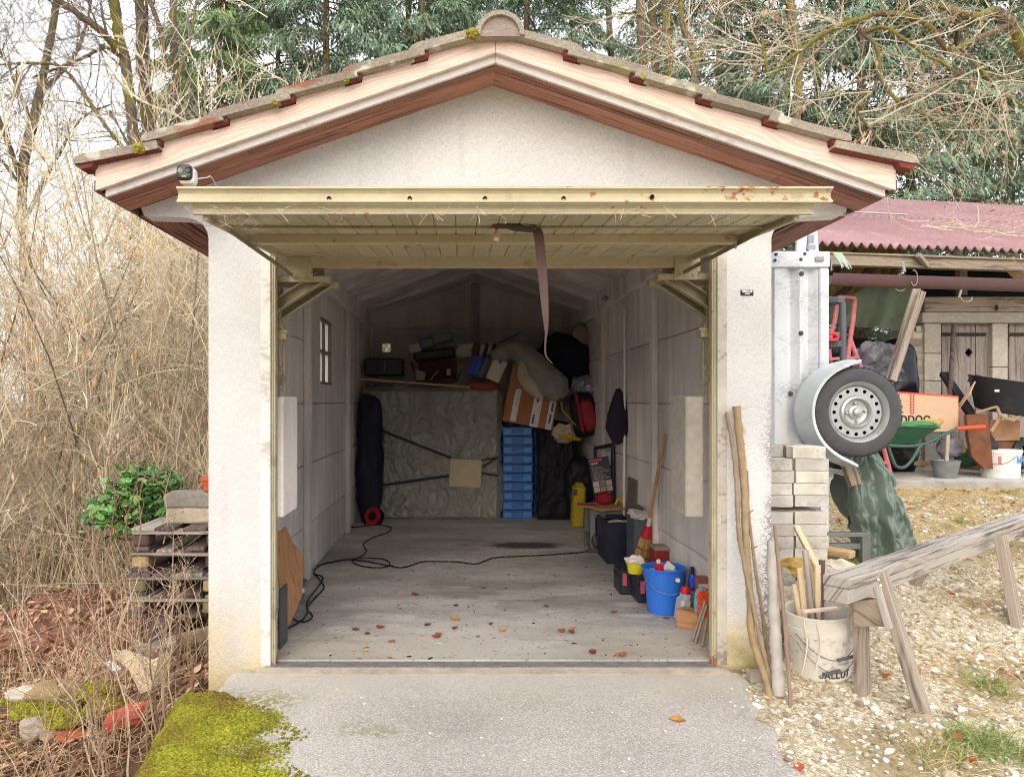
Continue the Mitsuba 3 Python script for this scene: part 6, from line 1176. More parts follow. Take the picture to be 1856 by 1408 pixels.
n = 60; put(iv, 'stems', tubes(np.stack([np.tile(P(260, 975, 5.4), (n, 1)), (pos[:n] + P(260, 975, 5.4)) / 2 + r.normal(0, .03, (n, 3)), pos[:n]], 1), .003, 4, [col('#4d4434')]), kind='stuff')
r = np.random.default_rng(28); n = 420; d = r.normal(0, 1, (n, 3)); d /= np.linalg.norm(d, axis=1, keepdims=True)
hb = thing('evergreen_bush', 'dark blue green evergreen bush deep inside the hazel thicket', 'bush')
put(hb, 'stem', tube([np.array([P(225, 0, 9.1)[0], 9.1, -.9]), P(222, 690, 9.05), P(215, 600, 9.0)], [.06, .04, .02], 7).c(0), 'm_bark')
put(hb, 'foliage', scatter(leafp, P(215, 605, 9.0) + d * r.uniform(.3, 1, n)[:, None] * [.30, .3, .48] * (1 + .5 * (meshkit.fbm(d * 2, 2, 5) - .5))[:, None], r.uniform(.06, .11, n)[:, None].repeat(3, 1), tones=[col('#4c6a5a', .4), col('#3a5546', .4), col('#6b8a78', .4)], var=.3, seed=4, tilt=70), kind='stuff')
# leaf litter
c_lit = [col(h, .85, 0, .25, 50) for h in ('#a87a62', '#bb9078', '#8c6352', '#c9a88c', '#9a6d59', '#b29578', '#7a5a48')]
lm = leaf_mesh(1., .5, 3)
def litter(n, sampler, s0, s1, seed): 
    r = np.random.default_rng(seed); xy = sampler(r, n); z = gz(xy[:, 0], xy[:, 1]) + r.uniform(.0, .03, n)
    return scatter(lm, np.column_stack([xy, z]), r.uniform(s0, s1, n)[:, None].repeat(3, 1), tones=c_lit, var=.3, seed=seed, tilt=45)
def smp_left(r, n):
    y = r.uniform(2.2, 7.2, n); x = -1.42 - r.random(n) ** 1.2 * (1.0 + .55 * y); return np.column_stack([x, y])
mound = lump((.75, .6, .30), 4, .4, 3, 2); mound.at(-2.72, 5.35, -.30)
solo('leaf_heap', 'reddish brown heap of fallen leaves left of the pallets', 'leaf heap', join([mound.c(c_lit[2]), (lambda r: scatter(lm, mound.v[r.integers(0, len(mound.v), 2600)] + r.normal(0, .02, (2600, 3)) + [0, 0, .01], r.uniform(.03, .07, 2600)[:, None].repeat(3, 1), tones=c_lit, var=.3, seed=6, tilt=60))(np.random.default_rng(6))]), kind='stuff')
solo('leaf_litter', 'fallen brown leaves covering the ground left of the garage', 'leaves', litter(9000, smp_left, .022, .065, 5), kind='stuff')
solo('pond_liner', 'sheet of dark grey liner lying in the weeds at the far left', 'pond liner', noisy(face((-3.9, 4.25, -.42), (1.35, .1, .03), (0, .95, .16), 40, 30, lambda p, a, b: .06 * (nz(p * 3, 3) - .5)), .02, 9).c(col('#5f5d63', .6, 0, .25, 9, .3)), smooth=60)
# stones, bricks, log
lg = thing('log', 'rough grey brown log lying at the foot of the pallets', 'log'); m = tube(smooth_path([P(262, 1192, 4.25), P(300, 1175, 4.35), P(345, 1160, 4.5), P(385, 1150, 4.6)], 6), [.05, .06, .062, .06, .06, .063, .06, .06, .058, .06, .06, .06, .058, .06, .06, .055, .055, .06, .05], 12); put(lg, 'trunk', noisy(m, .02, 14, 3).c(col('#8a7a68', .9, 0, .4, 30)), smooth=40)
solo('plank_piece', 'pale split plank piece on top of the log', 'plank', box(.22, .1, .02).w(W_grey, 0).rot(ry=-8, rz=15).at(P(285, 1170, 4.3)), 'm_wood')
for k, xx in enumerate((-2.0, -1.52)): solo('support_beam', ('dark beam under the left edge of the pallet stack', 'dark beam under the pallet stack beside the garage')[k], 'beam', box2((xx, 4.75, -.25), (xx + .12, 5.9, .038)).w(W_dark, 1), 'm_wood')
bs = thing('broken_basin', 'broken cream concrete trough fragment among the weeds', 'concrete fragment'); m = prism([(-.13, .10), (-.02, .03), (.05, -.09), (.13, -.05), (.16, .11), (.05, .06)], .1, 'y').rot(rz=-15).at(P(240, 1225, 3.95)); put(bs, 'slab', m.c(col('#c9b696', .9, 0, .15, 12, .3))); put(bs, 'edge', beam(P(194, 1200, 3.93), P(215, 1214, 3.9), .04, .012).c(c_white))
bkx = [(225, 1300, .11, '#a84f40', 12), (240, 1288, .09, '#b35a48', -20)]
for k, (a, b, s, h, rz) in enumerate(bkx): solo('brick_piece', ('larger red brick fragment half buried in the weeds', 'red brick fragment resting on the larger one')[k], 'brick', noisy(M(*trimesh.remesh.subdivide_to_size(*(lambda q: (q.v, q.f))(box(s * 1.5, s * .9, s * .6, c=.008)), .03)[:2]), .006, 14, k).rot(rz=rz, ry=-14, rx=8).at(P(a, b, 3.62)).c(col(h, .9, 0, .2, 30, .25)))
for k, (a, b, s, h, lab) in enumerate(((62, 1320, (.07, .05, .06), '#9a8f82', 'grey pointed stone at the lower left edge'), (92, 1325, (.05, .04, .05), '#a08874', 'tan stone right of the grey pointed stone'), (130, 1332, (.09, .05, .03), '#b0603c', 'orange clay tile fragment in the weeds'), (45, 1258, (.10, .08, .035), '#b7aea0', 'flat pale stone among yellow moss at the left'), (100, 1252, (.14, .1, .05), '#8c7a58', 'mossy flat rock at the left'), (375, 1285, (.03, .03, .03), '#c7b7a2', 'small pale stone at the driveway edge'), (355, 1300, (.045, .02, .02), '#b58a72', 'brownish stone on the driveway edge'))):
    Y_ = 3.62 if b > 1290 else 3.9
    solo('stone', lab, 'stone', lump(s, 2, .4, k + 20).at(P(a, b, Y_)).c(col(h, .9, 0, .25, 25)))
def moss_clump(ctr, rad, n, s, seed, flat=.5):
    r = np.random.default_rng(seed); d = r.normal(0, 1, (n, 3)); d /= np.linalg.norm(d, axis=1, keepdims=True); d[:, 2] = np.abs(d[:, 2]); p = np.asarray(ctr) + d * r.uniform(.75, 1, n)[:, None] * rad
    return scatter(ico(0), p, r.uniform(s * .6, s * 1.3, n)[:, None].repeat(3, 1) * [1, 1, 1.2], var=.35, seed=seed)
for k, (a, b, Y, rad, lab) in enumerate(((180, 1250, 3.85, (.10, .09, .06), 'bright yellow green moss cushion behind the others at the left'), (192, 1280, 3.75, (.11, .08, .06), 'bright moss cushion beside the broken trough'), (115, 1300, 3.65, (.10, .08, .06), 'bright moss cushion at the lower left'), (65, 1285, 3.75, (.12, .08, .04), 'olive moss cushion furthest left'), (60, 1262, 3.9, (.16, .09, .03), 'yellow ochre moss patch on the flat rock'), (120, 1265, 3.9, (.10, .1, .04), 'ochre green moss patch between the cushions'))):
    solo('moss_cushion', lab, 'moss', moss_clump(P(a, b, Y) - [0, 0, .02], np.array(rad), 700, .011, k), 'm_moss', group='moss cushions left of the driveway')
# moss creeping over the driveway
r = np.random.default_rng(77); n = 70000; x = r.uniform(-1.62, -.5, n); y = r.uniform(2.3, 3.75, n); q = np.stack([x * 3, y * 3, x * 0], -1)
xl_ = -1.37 + .155 * (3.9 - y); edge = xl_ + .34 + .62 * (meshkit.fbm(q, 3, 4) - .5) + .22 * ss(3.65, 3.1, y)
keep = (x < edge) & (x > xl_ - .05 + .06 * (meshkit.fbm(q * 3, 2, 2) - .5)) & (y < 3.62 + .25 * (meshkit.fbm(q * 2, 2, 9) - .5)) & (r.random(n) < .06 + 1.2 * np.clip((edge - x) / .42, 0, 1) ** 1.3); x, y = x[keep], y[keep]
hgt = .012 * meshkit.fbm(np.stack([x * 14, y * 14, x * 0], -1), 2, 5) * np.clip((edge[keep] - x) / .25, .2, 1)
solo('driveway_moss', 'carpet of green and ochre moss creeping over the left of the driveway', 'moss', scatter(ico(0), np.column_stack([x, y, gz(np.clip(x, -.9, 1), y, False) + .006 - .05 * ss(.0, -.07, x - xl_[keep]) + hgt]), r.uniform(.0035, .0085, len(x))[:, None] * [1, 1, .9], var=.35, seed=3), 'm_moss', kind='stuff')
cbl = thing('black_cable', 'thin black cable trailing from the door post over the driveway', 'cable'); put(cbl, 'cable', tube(smooth_path([P(497, 1180, 4.03), gpix(492, 1196) + [0, 0, .03], gpix(478, 1212) + [0, 0, .03], gpix(450, 1228) + [0, 0, .02], gpix(420, 1240) + [0, 0, .02], gpix(395, 1252) + [0, 0, .02], gpix(378, 1272) + [0, 0, .03]], 7), .0045, 6).c(c_black), smooth=60)
# dead weeds: stems with side twigs and dry seed heads
def weed(base, h, seed, head=True, tones=None):
    r = np.random.default_rng(seed); tones = tones or c_weed; k = 7; s = np.linspace(0, 1, k)
    lean = r.normal(-.05, .14, 2); p = np.stack([base[0] + lean[0] * h * s ** 1.6 + .015 * np.sin(s * 9 + seed), base[1] + lean[1] * h * s ** 1.6, base[2] + h * s], 1)
    out = [tubes(p[None], np.linspace(.0045, .0018, k)[None], 4, tones, .25, seed)]
    n = int(14 * h + 6); u = r.uniform(.25, 1, n); st_ = np.stack([np.interp(u, s, p[:, i]) for i in range(3)], 1); d = np.stack([r.normal(0, .5, n), r.normal(0, .5, n), r.uniform(.3, 1, n)], 1); L_ = r.uniform(.05, .20, n) * h ** .5
    e = st_ + d * L_[:, None]; out.append(tubes(np.stack([st_, (st_ + e) / 2 + r.normal(0, .008, (n, 3)), e], 1), np.array([.0018, .0014, .001])[None], 3, tones, .3, seed))
    m = 30 if head else 10; hp = e[r.integers(0, n, m)] + r.normal(0, .018, (m, 3)); out.append(scatter(lm, hp, r.uniform(.006, .014, m)[:, None].repeat(3, 1), tones=tones, var=.3, seed=seed, tilt=90))
    return join(out)
c_weed = [col(h, .9, 0, .1) for h in ('#8d735f', '#a58d77', '#7a604f', '#b9a48c')]; c_fuzz = [col(h, 1., 0, .1) for h in ('#b3a198', '#c9b8ad', '#9c8a80')]
WD = []
r = np.random.default_rng(15)
for i in range(30):
    px = r.uniform(120, 372) if i < 26 else r.uniform(5, 200); y = r.uniform(2.75, 4.3); px = min(px, 225 + 100 * (y - 2.75)); x = (px - PX0) * y / F; WD.append((x, y, r.uniform(.35, .95)))
def ordw(i, n):
    side = 'left' if i < n / 2 else 'right'; j = i if i < n / 2 else n - 1 - i
    return (ORD[j] if j < 19 else 'twentieth' if j == 19 else 'thirtieth' if j == 29 else ('twenty ' if j < 29 else 'thirty ') + ORD[(j - 20) % 10]) + ' from the ' + side
for i, (x, y, h) in enumerate(sorted(WD)):
    solo('dead_weed', f'dry brown weed beside the driveway, {ordw(i, len(WD))} of the weeds', 'weed', weed((x, y, float(gz(x, y))), h, i), group='dead weeds left of the driveway')
for k, (px, py, Y, h) in enumerate(((228, 1010, 4.5, .72), (205, 1010, 4.7, .70), (180, 1040, 4.4, .50), (300, 985, 4.8, .48), (250, 1000, 4.6, .62))):
    b = P(px, py, Y); m = weed(b, h, 90 + k); r = np.random.default_rng(k); n = 260; hp = b + [0, 0, h] + r.normal(0, 1, (n, 3)) * [.05, .05, .06]
    solo('fluffy_weed', ('tallest fluffy seeded weed in front of the ivy', 'fluffy seeded weed left of the tallest one', 'low fluffy seeded weed at the left', 'fluffy seeded weed beside the orange planter', 'fluffy seeded weed against the ivy leaves')[k], 'weed', join([m, scatter(lm, hp, r.uniform(.005, .011, n)[:, None].repeat(3, 1), tones=c_fuzz, var=.25, seed=k, tilt=90)]), group='fluffy weeds by the ivy')
# gravel stones, dead grass, grass tufts and leaves on the right
c_peb = [col(h, .9, 0, .15, 40) for h in ('#c9c2b4', '#b8ad99', '#d2cdc4', '#a99c85', '#9c8f79', '#dad6ce', '#8f8371')]
r = np.random.default_rng(21); n = 23000; y = 2.4 + 5.2 * r.random(n) ** 1.5; x = 1.42 + r.random(n) ** .9 * (.60 + .62 * y); q = np.stack([x, y, x * 0], -1) * 1.1
x = x - .25 * ss(4.2, 3.6, y); kp = (r.random(n) < .35 + 1.3 * (meshkit.fbm(q, 3, 31) - .3)) & (x > np.where(y < 3.95, road_edge(y) - .03, 1.62)); x, y = x[kp], y[kp]; s = r.uniform(.005, .014, len(x)) * (1 + 1.1 * (r.random(len(x)) < .03))
peb = ico(0); peb.v = peb.v * (1 + .25 * np.random.default_rng(2).uniform(-1, 1, (len(peb.v), 1)))
solo('gravel', 'loose pale limestone gravel right of the driveway', 'gravel', scatter(peb, np.column_stack([x, y, gz(x, y) + s * .25]), s[:, None] * np.stack([r.uniform(.8, 1.6, len(x)), r.uniform(.8, 1.2, len(x)), r.uniform(.4, .75, len(x))], 1), tones=c_peb, var=.18, seed=9, tilt=30), kind='stuff')
c_hay = [col(h, .9, 0, .1) for h in ('#b6a172', '#c8b485', '#9a8456', '#a99363', '#d0bf98')]
def blades(n, smp, h0, h1, tones, seed, w=.002, flat=.5):
    r = np.random.default_rng(seed); xy = smp(r, n); z = gz(xy[:, 0], xy[:, 1]); a = r.uniform(0, 6.28, n); L_ = r.uniform(h0, h1, n); up = r.uniform(0, 1, n) * (1 - flat) + .05
    d = np.stack([np.cos(a) * np.sqrt(1 - up ** 2), np.sin(a) * np.sqrt(1 - up ** 2), up], 1); b = np.column_stack([xy, z]); e = b + d * L_[:, None]; m = (b + e) / 2 + np.stack([0 * a, 0 * a, L_ * .12], 1)
    return tubes(np.stack([b, m, e], 1), np.array([w, w * .8, w * .3])[None], 3, tones, .25, seed)
def smp_right(r, n):
    y = 2.6 + 5.3 * r.random(n); x = 1.6 + r.random(n) * (.5 + .65 * y); q = np.stack([x, y, x * 0], -1) * 1.1; k = r.random(n) < .15 + 1.6 * (meshkit.fbm(q, 3, 55) - .42) + .5 * ss(4.5, 6.5, y)
    i = np.flatnonzero(k); i = i[r.integers(0, len(i), n)]; return np.column_stack([x[i] + r.normal(0, .02, n), y[i] + r.normal(0, .02, n)])
solo('dry_grass', 'trampled straw coloured dry grass over the gravel', 'grass', blades(16000, smp_right, .03, .11, c_hay, 12, .0016, .75), kind='stuff')
solo('yard_litter', 'scattered small brown leaves over the gravel yard', 'leaves', litter(900, smp_right, .015, .045, 41), kind='stuff')
c_gr = [col(h, .6, 0, .1) for h in ('#758a48', '#8b9c58', '#62783f', '#a5a468')]
for k, (px, py, n, rad, lab) in enumerate(((1555, 1022, 420, .16, 'green grass tuft between the paving stack and the tarpaulin'), (1790, 1248, 160, .10, 'sparse green grass tuft right of the trestle leg'), (1800, 1355, 420, .17, 'grass tuft at the lower right corner'), (1700, 1375, 200, .14, 'yellowish grass tuft left of the lower right corner'), (1830, 896, 60, .08, 'small grass tuft near the paint bucket'), (1745, 950, 60, .07, 'small green sprig in the middle of the yard'), (1303, 1217, 40, .025, 'tiny green sprig at the foot of the right pillar'))):
    c0 = gpix(px, py); solo('grass_tuft', lab, 'grass', blades(n, lambda r, n, c0=c0, rad=rad: c0[:2] + r.normal(0, rad * .5, (n, 2)), .04, .12, c_gr if k != 3 else c_gr + c_hay, 60 + k, .0017, .15), group='grass tufts in the yard')
RL = [(1605, 1232, .08, '#b5714a'), (1800, 1245, .05, '#b9603c'), (1640, 1290, .04, '#8a3c30'), (1665, 1131, .025, '#b0402f'), (1545, 1093, .06, '#7a4438'), (1448, 1398, .05, '#a8563a'), (1728, 1305, .07, '#b08a70'), (1725, 1080, .05, '#b5653e'), (1760, 1385, .07, '#b5603a'), (1735, 1345, .06, '#a2583c')]
for k, (a, b, s, h) in enumerate(RL): solo('fallen_leaf', ('bright orange', 'brick red', 'dark maroon', 'tiny red', 'dark brown', 'rust brown', 'pale pinkish brown', 'orange brown', 'long orange', 'mid brown')[k] + ' fallen leaf on the gravel of the yard', 'leaf', leaf_mesh(s, .6, 40 + k).rot(rz=rnd.uniform(0, 360), rx=20).at(gpix(a, b) + [0, 0, .012]).c(col(h, .7, 0, .2, 60)), group='leaves on the gravel')
DLF = [(1228, 1316, .06), (1131, 1390, .035), (1355, 1378, .035), (917, 1257, .03), (640, 1297, 0), (736, 1220, .03), (1100, 1250, 0)]
solo('curled_leaf', 'curled golden brown leaf lying on the driveway', 'leaf', leaf_mesh(.075, .9, 3).rot(rz=70).at(gpix(1228, 1316) + [0, 0, .012]).c(col('#a9793a', .7, 0, .3, 60)))
solo('clay_chip', 'small orange clay chip at the lower driveway edge', 'chip', lump((.022, .014, .01), 1, .3, 2).at(gpix(1357, 1377) + [0, 0, .008]).c(col('#c26a4c', .9))); solo('clay_chip', 'small pinkish clay chip low on the driveway', 'chip', lump((.018, .014, .008), 1, .3, 5).at(gpix(1131, 1390) + [0, 0, .008]).c(col('#c08a72', .9)))
solo('leaf_fragment', 'small tan leaf fragment on the upper driveway', 'leaf', leaf_mesh(.03, .5, 9).at(gpix(917, 1257) + [0, 0, .008]).c(col('#a87238', .8)))
for k, (a, b, c, d) in enumerate(((625, 1304, 663, 1285), (578, 1340, 600, 1368), (1105, 1252, 1140, 1247), (440, 1310, 480, 1293))): solo('twig', ('straw coloured twig on the driveway near the moss', 'short straw stalk low on the driveway', 'thin dark twig among pebbles below the sill', 'brown stick lying on the moss')[k], 'twig', tube([gpix(a, b) + [0, 0, .012], gpix((a + c) / 2, (b + d) / 2) + [0, 0, .014], gpix(c, d) + [0, 0, .012]], .0035, 5).c((c_hay[0], c_hay[3], c_weed[2], c_weed[2])[k]))
r = np.random.default_rng(4); n = 80; x = r.uniform(-1.2, 1.5, n); y = 2.5 + 1.3 * r.random(n); x = np.where(r.random(n) < .45, road_edge(y) - np.abs(r.normal(0, .15, n)), x); x = np.minimum(x, road_edge(y)); s = r.uniform(.003, .009, n)
solo('driveway_pebbles', 'loose pale pebbles strewn over the driveway', 'pebbles', scatter(peb, np.column_stack([x, y, gz(np.clip(x, -.9, 1.2), y, False) + .009]), s[:, None] * [1.2, 1, .6], tones=c_peb[:3] + [c_peb[5]], var=.15, seed=19, tilt=30), kind='stuff')
# ---------------------------------------------------------------- trees and shrubs
def branch_paths(start, direc, length, k, wander, droop, r):
    """N curved polylines: start (N,3), direc (N,3) unit, length (N,)"""
    N = len(start); p = np.zeros((N, k, 3)); p[:, 0] = start; d = direc.copy(); st_ = length / (k - 1)
    for i in range(1, k):
        d = d + r.normal(0, wander, (N, 3)) + [0, 0, droop]; d /= np.linalg.norm(d, axis=1, keepdims=True); p[:, i] = p[:, i - 1] + d * st_[:, None]
    return p
def along(p, u):
    """points and tangents on polylines p (N,k,3) at u (N,m) in 0..1"""
    k = p.shape[1]; x = u * (k - 1); i = np.clip(x.astype(int), 0, k - 2); f = (x - i)[..., None]; n_ = np.arange(len(p))[:, None]
    a, b = p[n_, i], p[n_, i + 1]; t = b - a; return a + (b - a) * f, t / (np.linalg.norm(t, axis=2, keepdims=True) + 1e-9)
def children(p, m, u0, u1, ang, r, up=0.):
    N = len(p); u = np.sort(r.uniform(u0, u1, (N, m)), 1); s, t = along(p, u); q = r.normal(0, 1, (N, m, 3)); q -= t * (q * t).sum(2, keepdims=True); q /= np.linalg.norm(q, axis=2, keepdims=True)
    a = np.radians(r.uniform(*ang, (N, m)))[..., None]; d = t * np.cos(a) + q * np.sin(a) + [0, 0, up]; d /= np.linalg.norm(d, axis=2, keepdims=True)
    return s.reshape(-1, 3), d.reshape(-1, 3), u.reshape(-1)
c_twig = [col(h, .85, 0, .1) for h in ('#c2b59b', '#d3c7ad', '#b0a48d', '#cdc0a6', '#ddd2bd')]; c_stem = [col(h, .85, 0, .3, 12) for h in ('#8d816d', '#9c907a', '#7b705c')]
c_cat = [col(h, .8, 0, .1) for h in ('#d8b072', '#cfab88', '#dfb97c', '#c9a080', '#d5b59a')]; c_gry = [col(h, .9, 0, .1) for h in ('#6d655f', '#7f766d', '#5d554e', '#8d8478')]
_cs = np.linspace(0, 1, 4); _cr = np.array([.45, 1, .95, .3])
catk = lathe(np.column_stack([_cr, -_cs]), 5)
def hazel_parts(seed, ns, H, catkins=26, tw=15, tt=7, spread=(6, 36)):
    r = np.random.default_rng(seed); st_ = np.column_stack([r.normal(0, .16, (ns, 2)), np.full(ns, -.3)]); a = r.uniform(0, 6.28, ns); e = np.radians(r.uniform(*spread, ns))
    d = np.stack([np.cos(a) * np.sin(e), np.sin(a) * np.sin(e), np.cos(e)], 1); L_ = H * r.uniform(.65, 1.08, ns)
    p0 = branch_paths(st_, d, L_, 10, .06, -.012, r); R0 = r.uniform(.008, .019, ns)[:, None] * np.linspace(1, .22, 10)
    s, d, u = children(p0, tw, .16, .98, (20, 62), r, .12); L1 = r.uniform(.45, 1.25, len(s)) * (1.15 - .6 * u); p1 = branch_paths(s, d, L1, 6, .11, .0, r)
    s, d, u2 = children(p1, tt, .15, 1., (18, 60), r, .08); L2 = r.uniform(.12, .42, len(s)); p2 = branch_paths(s, d, L2, 4, .12, -.01, r)
    stems = tubes(p0, R0, 5, c_stem, .2, seed); twigs = join([tubes(p1, np.linspace(.0062, .0026, 6)[None], 3, c_twig, .2, seed), tubes(p2, np.linspace(.0028, .0013, 4)[None], 3, c_twig, .25, seed + 1)])
    pick = r.integers(0, len(p2), int(len(p2) * catkins / 100)); b = p2[pick, r.integers(1, 4, len(pick))]; b = b + r.normal(0, .012, b.shape)
    sc_ = np.stack([r.uniform(.0035, .0055, len(b))] * 2 + [r.uniform(.035, .065, len(b))], 1)
    return stems, twigs, scatter(catk, b, sc_, tones=c_cat, var=.2, seed=seed, tilt=12)
def clip(m, lo=(-1.95, 3.5, -9), hi=(1.9, 10.6, 3.35)):
    """drop what would grow into the garage"""
    k = ((m.v > lo) & (m.v < hi)).all(1); m.f = m.f[~k[m.f].any(1)]; return m
hz_pos = [(-2.6, 6.3, 1.05), (-3.5, 5.8, .95), (-4.6, 6.6, 1.0), (-3.2, 7.4, 1.1), (-5.4, 7.6, 1.0), (-2.35, 7.9, 1.1), (-4.2, 8.6, 1.15), (-6.4, 8.8, 1.0), (-3.0, 9.4, 1.15), (-2.2, 10.2, 1.3), (-5.2, 10.2, 1.1), (-7.4, 10.4, 1.0), (-4.0, 11.0, 1.35), (-2.6, 11.6, 1.55), (-1.1, 12.2, 1.7), (-6.2, 11.8, 1.0), (-3.9, 5.0, .8), (-3.0, 8.4, 1.1), (-4.9, 5.6, .9), (-3.6, 10.2, 1.15), (-8.5, 12, 1.1)]
for i, (x, y, s) in enumerate(hz_pos):
    row = 'nearest' if y < 7 else 'near' if y < 8.7 else 'middle' if y < 10.3 else 'rear'
    peers = sorted([q for q in hz_pos if (q[1] < 7, 7 <= q[1] < 8.7, 8.7 <= q[1] < 10.3, q[1] >= 10.3) == (y < 7, 7 <= y < 8.7, 8.7 <= y < 10.3, y >= 10.3)], key=lambda q: q[0] / q[1])
    t = thing('hazel_shrub', f'bare hazel shrub hung with yellow catkins, {ORD[peers.index((x, y, s))]} from the left in the {row} row', 'hazel', 'hazel shrubs left of the garage')
    for nm, m in zip(('stems', 'twigs', 'catkins'), hazel_parts(100 + i, 14, 4.6, 30, 17, 11)):
        m = clip(m.rot(rz=rnd.uniform(0, 360)).sc(s).at(x, y, float(gz(x, y)) + (.0 if y < 8 else .25))); put(t, nm, m, kind='stuff')
# thicket of dead canes and stalks
def smp_th(r, n):
    y = 5.6 + 6.5 * r.random(n); return np.column_stack([-1.55 - r.random(n) * (.7 + .52 * (y - 4)) * 1.15, y])
def canes(n, smp, h0, h1, tones, seed, w):
    r = np.random.default_rng(seed); xy = smp(r, n); b = np.column_stack([xy, gz(xy[:, 0], xy[:, 1]) - .05]); a = r.uniform(0, 6.28, n); e = np.abs(r.normal(.35, .35, n)); d = np.stack([np.cos(a) * np.sin(e), np.sin(a) * np.sin(e), np.cos(e)], 1)
    p = branch_paths(b, d, r.uniform(h0, h1, n), 7, .10, -.12, r); return tubes(p, np.linspace(w, w * .4, 7)[None], 3, tones, .3, seed)
solo('dry_thicket', 'dense tangle of dry canes and stalks under the hazels', 'undergrowth', clip(join([canes(4800, smp_th, .7, 2.1, c_twig + c_weed[:2] + c_hay[4:], 31, .0033), canes(3600, smp_th, .3, .9, c_hay, 32, .0026), canes(450, lambda r, n: np.column_stack([-1.5 - r.random(n) * 2.6, 4.3 + 1.5 * r.random(n)]), .3, .8, c_twig + c_weed, 33, .0028)]), (-1.42, 3.5, -9)), kind='stuff')
solo('dry_weed_mat', 'low mat of dry grass and thin stems at the lower left', 'grass', join([canes(900, lambda r, n: np.column_stack([-1.45 - r.random(n) * 2.2, 2.4 + 2.2 * r.random(n)]), .15, .6, c_weed + c_hay[:3], 35, .0019), blades(3000, lambda r, n: np.column_stack([-1.4 - r.random(n) * 2.2, 2.4 + 2.0 * r.random(n)]), .06, .2, c_hay + c_weed, 36, .0018, .6)]), kind='stuff')
# bare deciduous trees
def tree(name, label, cat, limbs, seed, tones, bark=0., tw=9, tt=6, L1=(.7, 1.8), L2=(.25, .7), droop=0., t3=0, group=None, leaves=0, thin=1.):
    """limbs: [(pixel polyline with distances, r0, r1)]: the trunk first"""
    r = np.random.default_rng(seed); t = thing(name, label, cat, group); P1 = []
    for i, (pts, r0, r1) in enumerate(limbs):
        q = smooth_path([P(a, b, Y) if len(np.shape(Y)) == 0 else Y for a, b, Y in pts], 8); n = len(q); m = tube(q, np.linspace(r0, r1, n) * (1 + .10 * np.random.default_rng(i).normal(0, 1, n)), 10 if r0 > .04 else 7)
        put(t, 'trunk' if i == 0 else 'branch', noisy(m, r0 * .15, 4, i).c(bark, rnd.uniform(-.3, .0)), 'm_bark', 60)
        kk = max(2, int(np.linalg.norm(q[-1] - q[0]) * 1.0)); idx = np.linspace(0, n - 1, 16).astype(int); P1.append(q[idx])
    P1 = np.array(P1); s, d, u = children(P1, tw, .15, 1., (25, 75), r, .05); p1 = branch_paths(s, d, r.uniform(*L1, len(s)), 8, .15, droop, r)
    s, d, u = children(p1, tt, .1, 1., (20, 65), r, .03); p2 = branch_paths(s, d, r.uniform(*L2, len(s)), 5, .18, droop, r); ms = [tubes(p1, thin * np.linspace(.013, .0045, 8)[None], 4, tones, .2, seed), tubes(p2, thin * np.linspace(.0055, .0022, 5)[None], 3, tones, .25, seed)]
    if t3: s, d, u = children(p2, t3, .1, 1., (20, 65), r, .03); p3 = branch_paths(s, d, r.uniform(.12, .35, len(s)), 4, .15, droop, r); ms.append(tubes(p3, thin * np.linspace(.0028, .0014, 4)[None], 3, tones, .25, seed)); p2 = p3
    put(t, 'twigs', clip(join(ms), (-1.5, 3.5, -9), (1.8, 10.6, 3.3)), kind='stuff')
    if leaves:
        k = r.integers(0, len(p2), leaves); c0 = p2[k, -1][:leaves]; put(t, 'withered_leaves', scatter(lm, np.repeat(c0, 3, 0) + r.normal(0, .05, (3 * len(c0), 3)), r.uniform(.03, .08, 3 * len(c0))[:, None].repeat(3, 1) * [.6, 1, 1], tones=[col('#c58f72', .8), col('#d8b49a', .8), col('#b37a5a', .8)], var=.2, seed=seed, tilt=90), kind='stuff')
tree('old_tree', 'big dark mossy leaning tree behind the hazels at upper left', 'tree', [([(300, 760, 12), (278, 560, 12), (262, 420, 12), (246, 270, 12), (228, 125, 12), (212, 40, 11.8), (196, -90, 11.6)], .115, .07), ([(230, 112, 12), (205, 80, 11.8), (178, 52, 11.6), (140, 25, 11.5), (85, -15, 11.4)], .07, .045), ([(300, 120, 12.6), (292, 60, 12.6), (275, 10, 12.6), (250, -60, 12.6)], .045, .035), ([(228, 110, 12), (190, 85, 12.2), (175, 92, 12.4), (140, 110, 12.6), (60, 140, 12.8)], .04, .02), ([(252, 300, 12), (200, 240, 11.8), (120, 130, 11.6), (60, 115, 11.4), (0, 118, 11.2)], .04, .015), ([(246, 270, 12), (300, 180, 12.3), (340, 90, 12.6), (360, -20, 13)], .04, .02)], 41, c_gry, .02, 12, 8, (.8, 2.2), (.3, .8), 0., 4)
tree('bare_tree', 'bare grey tree with a wide net of twigs at the left edge', 'tree', [([(60, 800, 15), (52, 560, 15), (40, 330, 15), (70, 180, 15), (100, 20, 15), (110, -80, 15)], .13, .06), ([(40, 330, 15), (0, 220, 14.6), (-40, 120, 14.4)], .06, .03), ([(45, 400, 15), (95, 300, 14.5), (150, 215, 14.2), (200, 190, 14)], .05, .015), ([(60, 230, 15), (10, 110, 15), (-30, 30, 15)], .045, .02), ([(70, 170, 15), (130, 110, 15), (160, 30, 15), (170, -60, 15)], .045, .02), ([(40, 340, 15), (-10, 280, 15), (-80, 260, 15)], .04, .02)], 42, c_gry, -.1, 17, 10, (.9, 2.4), (.4, 1.0), 0., 4, None, 0, .8)
